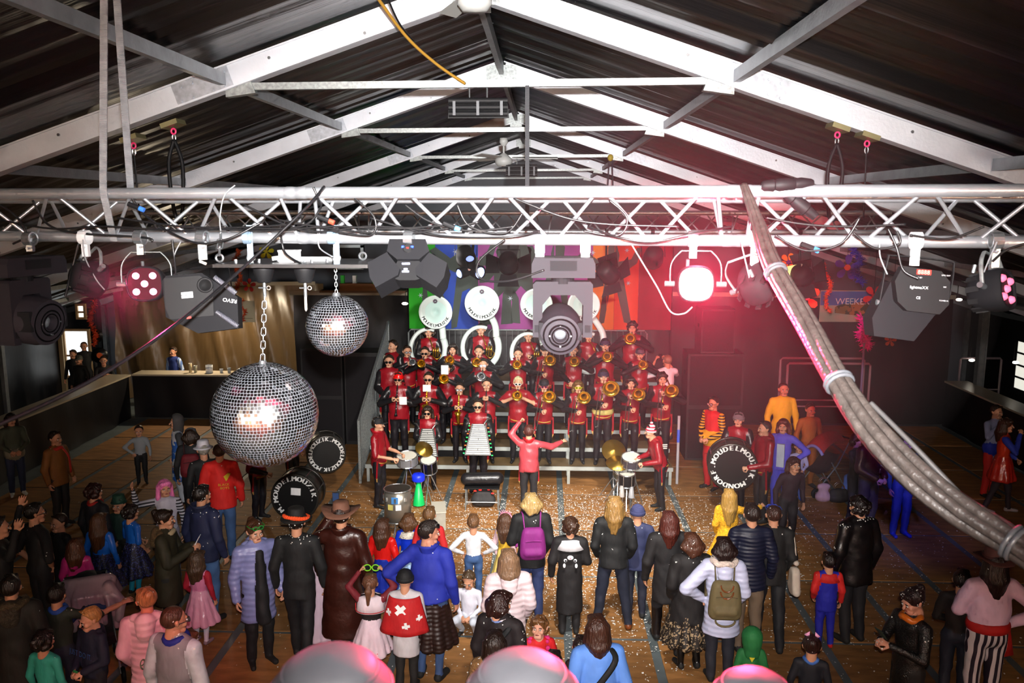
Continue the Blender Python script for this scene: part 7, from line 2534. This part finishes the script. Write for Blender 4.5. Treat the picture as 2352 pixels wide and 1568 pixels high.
def vinyl(px, py, Y, rpx, label, rot=0.2):
    p = atY(px, py, Y)
    r = rpx * Y / 1900
    t = thing('vinyl_record', label, 'record', p, (0, 0, rot))
    MB().lathe([(0.0, -0.004), (r, -0.003), (r, 0.003), (0.0, 0.004)], (0, 0, 0), (0, -1, 0), 32).build('disc', mat('vinyl_black', '#0c0c0d', 0.3, wave=(40, 'X', 0.1)), t, True)
    MB().lathe([(0.0, 0.0055), (r * 0.36, 0.005)], (0, 0, 0), (0, -1, 0), 20).build('paper_label', mat('record_label', '#e0642c', 0.6), t)
    MB().cyl((0, 0, r), (0, 0, 3.2 - p.z if p.z < 3.0 else r + 0.1), 0.004, n=5).build('string', BLACKP, t)
    return t


vinyl(229, 816, 20.9, 19, 'large vinyl record with orange label hanging over the bar')
vinyl(222, 770, 21.1, 17, 'vinyl record half hidden by an orange garland', -0.2)


def garland(px0, py0, px1, py1, Y, c, label, r=0.06, n=36, seed=1, cat='feather boa'):
    a, b = atY(px0, py0, Y), atY(px1, py1, Y)
    rg = random.Random(seed)
    m = MB()
    for k in range(n):
        u = k / (n - 1)
        p = a.lerp(b, u) + Vector((0.05 * math.sin(9 * u + seed), 0.03 * math.cos(7 * u), 0)) - a
        for _ in range(11):
            d = Vector((rg.gauss(0, 1), rg.gauss(0, 1), rg.gauss(0, 0.8))).normalized()
            m.cyl(p, p + d * r * rg.uniform(0.6, 1.25), r * 0.16, 0.003, 3, cap=False)
    o = m.build('feather_boa', cloth('fur:' + c), None, False, a)
    return tag(o, label, cat)


garland(210, 690, 216, 792, 21.0, '#b8360c', 'orange feather garland hanging beside the window', 0.10, 30, 1)
garland(543, 575, 548, 665, 15.5, '#a83c0c', 'orange feather garland hanging behind the black board', 0.07, 26, 2)
garland(556, 690, 562, 736, 19.0, '#d8481c', 'orange feather garland before the cream poster', 0.06, 16, 3)
garland(1897, 605, 1905, 715, 16.0, '#e0501c', 'orange feather garland over the landscape poster', 0.06, 30, 4)
garland(1966, 572, 1974, 650, 16.0, '#2028b0', 'deep blue feather garland beside the blue paper flower', 0.11, 24, 5)
garland(1982, 730, 1988, 796, 15.0, '#e01ca0', 'bright pink feather boa on a stand', 0.13, 34, 6)


def flower(px, py, Y, rpx, c, cc, label, n=6, rot=0.2):
    p = atY(px, py, Y)
    r = rpx * Y / 1900
    t = thing('paper_flower', label, 'paper flower', p)
    for k in range(n):
        a = rot + 2 * math.pi * k / n
        ob = MB().prism([(0.15 * r, 0), (0.45 * r, -0.22 * r), (0.8 * r, -0.28 * r), (r, -0.12 * r), (r, 0.12 * r), (0.8 * r, 0.28 * r), (0.45 * r, 0.22 * r)], 0.012, Mx @ Matrix.Rotation(a, 4, 'Z'))
        ob.build('petal', cloth(c), t)
    MB().cyl((0, -0.02, 0), (0, 0.02, 0), 0.24 * r, n=14).build('flower_centre', cloth(cc), t)
    MB().cyl((0, 0.01, r * 0.2), (0, 0.01, max(0.3, roof_z(p.x) + 0.15 - p.z)), 0.004, n=5).build('string', BLACKP, t)
    return t


flower(1811, 602, 15.5, 21, '#d09a20', '#4a2aa0', 'yellow paper flower with violet centre')
flower(1946, 614, 16.2, 29, '#3a34a8', '#c05a20', 'blue paper flower with orange centre', 5)
flower(1852, 682, 15.0, 32, '#e04a22', '#c88aa8', 'red paper flower with pink centre under the yellow lamp', 5, 0.5)
flower(2008, 680, 16.0, 26, '#b81c1c', '#8a1414', 'plain red paper flower beside the octagonal lamp', 5, 1.0)
flower(2045, 782, 15.0, 14, '#c05a1c', '#a04a14', 'small orange paper flower low by the octagonal lamp', 5)
flower(572, 655, 17.0, 16, '#c02a2a', '#c8a020', 'small red paper flower behind the motor board', 5)
flower(612, 578, 17.0, 18, '#c8c01c', '#a09010', 'yellow paper flower above the motor board', 5)
# posters
p = atY(1942, 703, 19.9)
t = thing('landscape_poster', 'wide poster with blue sky, food and white letters on the far wall', 'poster', p)
k = 19.9 / 1900
MB().box((0, 0, 0), (116 * k, 0.012, 72 * k)).build('sheet', mat('poster_cream', '#b0a894', 0.6), t)
MB().box((0, -0.008, 18 * k), (114 * k, 0.004, 32 * k)).build('sky_print', mat('poster_sky', '#3f6ab0', 0.6, var=0.3, vscale=1.5), t)
MB().prism([(-0.25, -0.16), (0.60, -0.26), (0.60, 0.06), (0.35, 0.1), (-0.1, 0.05), (-0.25, -0.02)], 0.006, Matrix.Translation((0, -0.012, 0)) @ Mx).build('food_print', two_tone('poster_food', '#3a4426', '#9a6a3a', 5, kind='noise'), t)
L = MB()
letters(L, 'WEEKER', 0.15, Matrix.Translation((0.16, -0.016, 0.12)) @ Mx)
L.build('lettering', INK, t)
p = atY(566, 715, 19.6)
t = thing('cream_poster', 'cream poster with faint lines behind the orange garland', 'poster', p)
MB().box((0, 0, 0), (0.42, 0.012, 0.52)).build('sheet', mat('poster_pale', '#b8ae90', 0.6), t)
MB().box((0, -0.008, -0.17), (0.3, 0.002, 0.012)).build('print_line', cloth('#7a745c'), t)
p = atY(800, 590, 14.5)
t = thing('wall_cabinet', 'pale framed glass case behind the black board', 'case', p)
MB().box((0, 0.05, 0), (0.55, 0.08, 0.42)).build('back', BLACKP, t)
for a, b, w_, h_ in ((0, 0.19, 0.55, 0.05), (0, -0.19, 0.55, 0.05), (-0.25, 0, 0.05, 0.42), (0.25, 0, 0.05, 0.42)):
    MB().box((a, 0, b), (w_, 0.06, h_)).build('frame', mat('case_frame', '#a8b4b8', 0.5), t)
p = atY(825, 655, 19.0)
t = thing('cardboard_box', 'brown cardboard box with green toys on the shelf behind the mirror ball', 'box', (p.x, 19.0, p.z))
MB().box((0, 0, -0.03), (0.85, 0.3, 0.16)).build('carton', mat('cardboard', '#8a5a34', 0.75), t)
for x, c in ((-0.38, '#2aa02c'), (0.36, '#2aa02c'), (-0.1, '#d8d8d0')):
    MB().box((x, 0, 0.13), (0.08, 0.1, 0.2)).build('toy_block', cloth(c), t)
tag(MB().beam((p.x - 0.9, 19.0, p.z - 0.135), (p.x + 1.1, 19.0, p.z - 0.135), 0.3, 0.05).build('shelf_board', mat('shelf_wood', '#6a4a30', 0.7), None), 'narrow brown shelf board behind the mirror ball', 'shelf')
# handrails across the far side
for a, b, yy, lab in ((1793, 1985, 18.6, 'pale tube handrail frame standing in the red light'), (1810, 2000, 18.0, 'second pale tube handrail frame in front of the first'), (2206, 2300, 20.7, 'dim handrail frame near the support column')):
    xa, xb = atY(a, 830, yy).x, atY(b, 830, yy).x
    z = atY(a, 822 if yy > 18.3 else 834, yy).z
    t = thing('handrail', lab, 'handrail', (0, yy, 0))
    MB().tube([(xa, 0, 0), (xa, 0, z - 0.04), (xa + 0.04, 0, z), (xb - 0.04, 0, z), (xb, 0, z - 0.04), (xb, 0, 0)], 0.028, 8).build('frame', mat('rail_paint', '#8a7a80', 0.5), t)
    MB().cyl((xa, 0, z * 0.5), (xb, 0, z * 0.5), 0.018, n=8).build('mid_rail', mat('rail_paint', '#8a7a80'), t)
for px, py, yy, e, lab in ((2232, 827, 20.6, 8, 'bright small lamp on the dim handrail'), (2333, 832, 19.2, 8, 'bright small lamp beyond the support column'), (2203, 688, 19.5, 5, 'warm small lamp under the roof edge'), (930, 697, 19.7, 10, 'small white lamp at the edge of the green banner'), (2320, 688, 19.5, 2, 'blue glowing lamp far beyond the turned spotlight')):
    p = atY(px, py, yy)
    t = thing('wall_lamp', lab, 'lamp', p)
    MB().ball((0, 0, 0), (0.075, 0.04, 0.035), 12, 8).build('bulb', mat('lamp_%d' % px, '#ffffff', emit=e, emitc='#2030ff' if px == 2320 else '#fff4e0'), t, True)
    MB().cyl((0, 0.02, 0), (0, 0.10, 0.03), 0.02, n=8).build('socket', BLACKP, t)
    MB().cyl((0, 0.09, 0.02), (0, 0.09, 0.45), 0.008, n=6).build('arm', BLACKP, t)
p = atY(1985, 800, 15.0)
t = thing('display_stand', 'thin stand carrying the pink feather boa', 'stand', (p.x, 15.02, 0))
MB().cyl((0, 0, 0), (0, 0, 3.1), 0.022, n=8).build('pole', mat('stand_purple', '#6a5a80', 0.5), t)
MB().cyl((-0.2, 0, 0.02), (0.2, 0, 0.02), 0.02, n=8).build('foot', BLACKM, t)
MB().cyl((0, -0.2, 0.02), (0, 0.2, 0.02), 0.02, n=8).build('foot', BLACKM, t)


# --- spotlights on the second truss
def flood(px, py, label, lit=None, Y=9.1, doors=True, R=None):
    c = atY(px, py, Y)
    t = placed('stage_flood', label, 'stage light', c, R or rotm(25, 0, 180))
    MB().lathe([(0.0, 0.16), (0.07, 0.155), (0.10, 0.12), (0.11, 0.0), (0.115, -0.06), (0.10, -0.06)], (0, 0, 0), (0, 1, 0), 20).build('can', BLACKM, t, True)
    MB().lathe([(0.10, 0.05), (0.05, 0.065), (0.0, 0.07)], (0, 0, 0), (0, -1, 0), 20).build('lens', mat('flood_lens_off', '#6a6a68', 0.15, spec=0.8) if not lit else mat('flood_' + lit.strip('#'), lit, emit=4, emitc=lit), t, True)
    if doors:
        for a in range(4):
            MB().prism([(-0.085, 0.0), (0.085, 0.0), (0.12, 0.17), (-0.12, 0.17)], 0.004, Matrix.Rotation(a * math.pi / 2, 4, 'Y') @ Matrix.Translation((0, -0.07, 0.10)) @ Matrix.Rotation(math.radians(60 if a % 2 else 72), 4, 'X')).build('barn_door', BLACKM, t)
    MB().tube([(-0.125, 0.03, 0), (-0.125, 0.03, 0.15), (0.125, 0.03, 0.15), (0.125, 0.03, 0)], 0.012, 6, ry=0.004).build('yoke', BLACKM, t)
    zc = atY(1176, 489, 9.1).z - 0.205
    o = MB()
    yk = t.matrix_world @ Vector((0, 0.03, 0.15))
    o.cyl(yk, Vector((yk.x, 9.2, zc)), 0.012, n=8)
    o.lathe([(0.0262, -0.02), (0.036, -0.02), (0.036, 0.02), (0.0262, 0.02)], (yk.x, 9.2, zc), (1, 0, 0), 14)
    sub(t, o.build('clamp', BLACKM, None))
    return t


flood(1070, 590, 'round black spotlight on the second truss before the blue banner', doors=False, Y=9.4)
flood(1168, 605, 'black barn door floodlight on the second truss before the purple banner')
flood(1398, 628, 'tilted barn door floodlight in front of the orange banner', R=rotm(35, 20, 160))
flood(1843, 632, 'barn door floodlight with glowing yellow colour foil', R=rotm(20, 15, 150))
flood(1500, 592, 'dark round spotlight lost in the red glow', doors=False)
c = atY(1822, 628, 9.0)
t = thing('colour_foil', 'glowing pale yellow colour foil clipped to the floodlight', 'foil', c)
MB().sheet(lambda u, v: (-0.09 + 0.17 * u, 0.05 * math.sin(3 * u), -0.07 + 0.14 * v + 0.03 * u), 6, 3).build('foil', mat('foil_yellow', '#d8d890', 0.3, emit=0.9, emitc='#e8ee90'), t, True)  # foil emission stands in for lamp light shining through it
MB().box((0.08, 0.0, 0.03), (0.012, 0.04, 0.15)).build('clip', STEEL, t)
c = atY(1082, 620, 8.75)
t = thing('beam_light', 'small black three armed beam light glowing blue', 'stage light', c)
k = 8.75 / 1900
for x, y, s_, lit in ((1103, 626, 15, 3.0), (1055, 628, 12, 1.2), (1080, 594, 11, 0.7)):
    px_, pz_ = (x - 1082) * k, -(y - 620) * k
    MB().cyl((px_, -0.02, pz_), (px_ * 0.3, 0.05, pz_ * 0.3), s_ * k * 1.15, s_ * k, n=14).build('arm', BLACKP, t)
    MB().lathe([(s_ * k * 0.85, 0.0), (s_ * k * 0.5, 0.02), (0, 0.026)], (px_, -0.02, pz_), (px_ * 1.2, -0.12, pz_ * 1.2), 14).build('lens', mat('beam_blue_%d' % x, '#a0c0ff', emit=lit * 2, emitc=(0.30, 0.40, 1.0)), t, True)
MB().ball((0, 0.04, 0), (0.06, 0.05, 0.05), 12, 8).build('core', BLACKP, t, True)
L = MB()
letters(L, '2beam', 0.018, Matrix.Translation((0, -0.012, 0.005)) @ Mx)
L.build('lettering', mat('beam_print', '#d8a090', 0.6, emit=0.5, emitc='#ffb0a0'), t)
MB().cyl((0, 0.05, 0.03), (0, 0.42, atY(1176, 489, 9.1).z - 0.205 - c.z), 0.014, n=8).build('hanger', BLACKM, t)
spot('blue_beam_lamp', (4.2, 9.0, 4.9), (5.6, 13.4, 0.3), 420, (0.22, 0.18, 1.0), 34, 1.0, 0.08)
spot('red_veil_fill', (2.2, 9.1, 4.85), (4.4, 20.0, 2.3), 2600, (1.0, 0.02, 0.06), 50, 1.0, 0.08)  # added red lamp imitating the red haze veil beside the stage
spot('red_floor_lamp', (-2.6, 4.2, 5.0), atZ(560, 1520, 0.0), 130, (1.0, 0.05, 0.05), 22, 1.0, 0.05)
spot('green_beam_lamp', (0.9, 9.0, 4.9), atZ(790, 1180, 1.75), 30, (0.1, 1.0, 0.12), 3.2, 0.6, 0.02)
spot('green_beam_lamp', (-3.6, 9.0, 4.9), atZ(963, 1245, 1.6), 25, (0.1, 1.0, 0.12), 2.2, 0.6, 0.02)
# red glow of the blazing spotlight itself
spot('par_hot_light', HOT + Vector((0.0, -0.10, 0.0)), HOT + Vector((-0.3, -3.0, 0.3)), 2100, (1.0, 0.035, 0.12), 125, 0.8, 0.04)
point('par_spill_light', HOT + Vector((0.0, -0.05, 0.11)), 14, (1.0, 0.2, 0.32), 0.03)
# invented tube lamps behind the photographer, added to brighten the mirror balls
for x, w_, lab in ((-5.2, 1.6, 'above the bar side'), (-2.0, 1.6, 'next to the middle'), (1.4, 1.6, 'at the middle'), (4.4, 1.6, 'above the far side')):
    t = thing('fill_tube_lamp', 'added warm white tube lamp on the wooden front wall ' + lab, 'lamp', (x, -3.85, 4.6))
    MB().cyl((-w_ / 2, 0.05, 0), (w_ / 2, 0.05, 0), 0.035, n=10).build('tube', mat('tube_glow', '#fff4e0', emit=16, emitc='#ffe6c4'), t)
    MB().box((0, 0, 0.05), (w_ + 0.1, 0.10, 0.05)).build('fitting', BLACKM, t)
    point('fill_tube_light', (x, -3.3, 4.55), 240, (1.0, 0.86, 0.68), 0.2)

# --- on the floor among the visitors
def soft_bag(px, py, label, c, w=0.3, h=0.35, strap=True):
    p = atZ(px, py, 0.0)
    t = thing('shopping_bag', label, 'bag', p)
    V, F, _ = solid([((-w / 2 + 0.08, 0, 0.08), (w / 2 - 0.08, 0, 0.08), 0.085, 0.085, 1, 0.04, 0), ((-w / 2 + 0.07, 0, h - 0.07), (w / 2 - 0.07, 0, h - 0.06), 0.05, 0.05, 1, 0.06, 0), ((0, 0, 0.1), (0, 0, h - 0.08), 0.10, 0.06, 1, 0.06, 0)], 0.02)
    link('bag_body', np_mesh('bag_body', V, F, None, [cloth(c)]), t)
    if strap:
        for s in (-1, 1):
            MB().tube([(0.09 * math.cos(a), s * 0.03, h + 0.10 * math.sin(a)) for a in [math.pi * q_ / 8 for q_ in range(9)]], 0.008, 6).build('handle', cloth('leather:#5a3a2a'), t)
    return t


soft_bag(1890, 1150, 'pale pink handbag with brown handles standing by the red pushchair', '#b08a9a', 0.28, 0.34)
soft_bag(1925, 1152, 'dark bag standing next to the pale handbag', '#1c1218', 0.36, 0.26)
soft_bag(1945, 1138, 'tall pale blue bag glowing in the blue light', '#5a78d8', 0.16, 0.42, False)
soft_bag(1815, 1142, 'dark round bag beside the toddler', '#1a1018', 0.26, 0.30)


def pushchair(px, py, label, hoodc, rot, trim):
    p = atZ(px, py, 0.0)
    t = thing('pushchair', label, 'pushchair', p, (0, 0, rot))
    for sx in (-1, 1):
        MB().tube([(sx * 0.22, -0.35, 0.10), (sx * 0.22, 0.15, 0.55), (sx * 0.22, 0.45, 1.02)], 0.012, 8).build('frame_tube', GALV, t)
        MB().tube([(sx * 0.22, 0.38, 0.08), (sx * 0.22, 0.0, 0.62)], 0.012, 8).build('frame_tube', GALV, t)
        for y in (-0.38, 0.38):
            MB().lathe([(0.03, -0.02), (0.085, -0.02), (0.095, 0.0), (0.085, 0.02), (0.03, 0.02)], (sx * 0.24, y, 0.095), (1, 0, 0), 16).build('wheel', BLACKP, t, True)
    MB().cyl((-0.22, 0.45, 1.02), (0.22, 0.45, 1.02), 0.016, n=8).build('handle', BLACKP, t)
    MB().sheet(lambda u, v: ((u - 0.5) * 0.42, -0.28 + 0.5 * v, 0.42 + 0.55 * max(0, v - 0.45) + 0.03 * (2 * u - 1) ** 2), 4, 8).build('seat', cloth('#201418'), t, True)
    MB().sheet(lambda u, v: ((u - 0.5) * 0.44, 0.30 - 0.62 * math.sin(v * 1.25) * 0.9, 0.72 + 0.42 * math.cos(v * 1.3 - 0.2) - 0.12 * (2 * u - 1) ** 2), 6, 10).build('hood', cloth(hoodc), t, True)
    MB().tube([((u / 8 - 0.5) * 0.44, 0.30 - 0.62 * math.sin(1.25) * 0.9, 0.72 + 0.42 * math.cos(1.1) - 0.12 * (2 * u / 8 - 1) ** 2) for u in range(9)], 0.03, 8).build('hood_trim', cloth(trim), t, True)
    return t


pushchair(1885, 1128, 'red pushchair with white edged hood near the lilac suit', '#a01818', -1.1, '#8a84c8')
t = pushchair(222, 1545, 'dark pushchair with blue straps under a draped pale coat', '#14161c', 0.6, '#1c3a6a')
tp = t.location
rr_ = random.Random(8)
dr = [((-0.2, 0.0, 1.1), (0.2, 0.02, 1.12), 0.06, 0.06, 1, 0.03, 0)]
for q_ in range(11):
    x = -0.24 + 0.048 * q_
    yb, zb_ = -0.20 - 0.06 * rr_.random(), 0.62 + 0.28 * rr_.random()
    dr.append(((x, 0.0, 1.11), (x * 1.1, yb * 0.75, 1.0), 0.045, 0.04, 1, 0.012, 0))
    dr.append(((x * 1.1, yb * 0.75, 1.0), (x * 1.25, yb, zb_), 0.040, 0.03, 1, 0.012, 0))
    dr.append(((x, 0.02, 1.11), (x * 1.1, 0.2, 0.9), 0.045, 0.04, 1, 0.012, 0))
dr += [((0.22, -0.1, 1.08), (0.36, -0.2, 0.92), 0.06, 0.05, 1, 0.02, 0), ((0.36, -0.2, 0.92), (0.34, -0.26, 0.76), 0.05, 0.045, 1, 0.02, 0)]
V, F, _ = solid(dr, 0.013)
ct = tag(link('winter_coat', np_mesh('winter_coat', V, F, None, [cloth('satin:#a08890')]), None, tuple(tp), (0, 0, 0.3)), 'crumpled pale pink grey coat draped over the dark pushchair', 'coat')
# round lamp cans close below the photographer
for px, py, rp, Y, lab in ((757, 1500, 165, 1.05, 'rounded grey lamp housing with pink glints below the leather coated man'), (1200, 1510, 150, 1.05, 'rounded grey lamp housing with pink glints below the smiling girl'), (1735, 1548, 110, 1.15, 'rounded grey lamp housing with pink glints below the white puffer jacket')):
    c = atY(px, py, Y)
    r = rp * Y / 1900
    t = thing('lamp_housing', lab, 'lamp housing', c - Vector((0, 0, r)))
    DOMEM = mat('dome_plastic', '#2c2c2f', 0.55, spec=0.35, var=0.1, vscale=20)
    MB().lathe([(r * 1.02, -0.10), (r * 1.02, 0.0), (r * 0.98, r * 0.28), (r * 0.88, r * 0.55), (r * 0.70, r * 0.76), (r * 0.68, r * 0.80), (r * 0.55, r * 0.90), (r * 0.30, r * 0.98), (0, r)], n=40).build('dome', DOMEM, t, 'auto')
    for k_ in (0.45, 0.8):
        zz = r * math.sin(k_)
        MB().tube([(r * math.cos(k_) * 1.02 * math.cos(a), r * math.cos(k_) * 1.02 * math.sin(a), zz) for a in [2 * math.pi * q_ / 32 for q_ in range(32)]], 0.004, 6, closed=True).build('ring', DOMEM, t, True)
    for a in (-1.9, -1.2, -0.6):
        MB().ball((r * 0.82 * math.cos(a), r * 0.82 * math.sin(a), r * 0.60), 0.006, 8, 6).build('rivet', STEEL, t, True)
    MB().cyl((0, 0, -0.10), (0, 0, -0.5), 0.02, n=8).build('stem', BLACKM, t)
# ------------------------------------------------------------------ confetti
rg = np.random.default_rng(11)
cv, cf, cm = [], [], []


def flake(p, n, s):
    n = n / (np.linalg.norm(n) + 1e-9)
    a = np.cross(n, rg.normal(size=3))
    a /= np.linalg.norm(a) + 1e-9
    b = np.cross(n, a)
    k = len(cv)
    w, h = s, s * rg.uniform(0.45, 0.9)
    for u, v in ((-1, -1), (1, -1), (1, 1), (-1, 1)):
        cv.append(tuple(p + a * u * w + b * v * h))
    cf.append((k, k + 1, k + 2, k + 3))


for cx, cy, sx, sy, n in ((0.6, 13.2, 1.6, 1.1, 9500), (0.2, 11.0, 1.6, 1.5, 4500), (3.4, 12.6, 1.6, 1.6, 1300), (-2.2, 13.8, 1.2, 1.2, 900), (-5.0, 12.2, 2.6, 1.6, 500), (2.0, 10.2, 3.0, 1.0, 800), (5.2, 11.4, 1.6, 1.8, 350)):
    pts = rg.normal((cx, cy), (sx, sy), (n, 2))
    for x, y in pts:
        if 8.6 < y < 15.3 and -9.5 < x < 9.4:
            flake(np.array([x, y, 0.004 + rg.uniform(0, 0.008)]), np.array([rg.normal(0, 0.22), rg.normal(0, 0.22), 1]), rg.uniform(0.006, 0.012))


def confetti_mesh(name, parent=None):
    me = bpy.data.meshes.new(name)
    me.from_pydata(cv, [], cf)
    me.materials.append(mat('confetti_paper', '#e6e4de', 0.5))
    return tag(link(name, me, parent), kind='stuff')


tag(confetti_mesh('confetti'), 'white paper confetti scattered over the dance floor', 'confetti')
for i in PEOPLE:
    o = i['o']
    if o.location.y > 14.6 or o.location.z > 0.1 or 'brass' in str(o.get('group', '')):
        continue
    M = np.eye(4)
    cv, cf = [], []
    me = o.data
    v = np.zeros(len(me.vertices) * 3, np.float32)
    me.vertices.foreach_get('co', v)
    v = v.reshape(-1, 3)
    nn = np.zeros(len(me.vertices) * 3, np.float32)
    me.vertices.foreach_get('normal', nn)
    nn = nn.reshape(-1, 3)
    lab = o.get('label', '')
    many = any(w in lab for w in ('confetti', 'sequin', 'flowered', 'purple backpack', 'wavy blonde', 'dark bob', 'curly', 'navy blue jacket', 'orange flowers'))
    sel = np.nonzero((nn[:, 2] > 0.25) & (v[:, 2] > 0.95) & (v[:, 2] < 1.55))[0]
    if len(sel):
        for q_ in rg.choice(sel, 45 if many else int(rg.integers(2, 9))):
            flake((M @ np.append(v[q_] + nn[q_] * 0.006, 1))[:3], (M[:3, :3] @ nn[q_]), rg.uniform(0.004, 0.0085))
    for ch in o.children:
        if ch.name.startswith('hair'):
            hv = np.zeros(len(ch.data.vertices) * 3, np.float32)
            ch.data.vertices.foreach_get('co', hv)
            hv = hv.reshape(-1, 3)
            H = M @ np.array(i['HM'])
            for q_ in rg.integers(0, len(hv), 40 if many else 6):
                d = hv[q_] - np.array([0, 0.03, 0.02])
                flake((H @ np.append(hv[q_] + d * 0.03, 1))[:3], H[:3, :3] @ d, rg.uniform(0.004, 0.008))
    if cf:
        confetti_mesh('confetti', o)

# ------------------------------------------------------------------ balls of thin smoke added to make a glow round two spotlights
hz = bpy.data.materials.new('glow_smoke')
hz.use_nodes = True
for n_ in list(hz.node_tree.nodes):
    if n_.type != 'OUTPUT_MATERIAL':
        hz.node_tree.nodes.remove(n_)
vs_ = hz.node_tree.nodes.new('ShaderNodeVolumeScatter')
vs_.inputs['Density'].default_value = 0.006
vs_.inputs['Color'].default_value = (1, 0.9, 0.9, 1)
hz.node_tree.links.new(vs_.outputs['Volume'], [n_ for n_ in hz.node_tree.nodes if n_.type == 'OUTPUT_MATERIAL'][0].inputs['Volume'])
sm_ = MB().ball((0, 0, 0), (1.15, 1.05, 1.0), 32, 20).build('smoke', hz, None, True, HOT)
tag(sm_, 'ball of thin smoke shaped to glow red round the blazing spotlight', 'smoke', kind='stuff')
hz2 = hz.copy()
hz2.name = 'pink_glow_smoke'
[n_ for n_ in hz2.node_tree.nodes if n_.type == 'VOLUME_SCATTER'][0].inputs['Density'].default_value = 0.03
sm2 = MB().ball((0, 0, 0), (0.32, 0.30, 0.30), 24, 16).build('smoke', hz2, None, True, pc)
tag(sm2, 'ball of thin smoke added to glow pink round the five lensed spotlight', 'smoke', kind='stuff')
spot('par_pink_glow', pc + Vector((-0.02, -0.085, 0.0)), pc + Vector((-0.3, -3.0, -0.2)), 90, (1.0, 0.05, 0.2), 150, 0.6, 0.03)  # extra lamp that makes the pink smoke ball glow
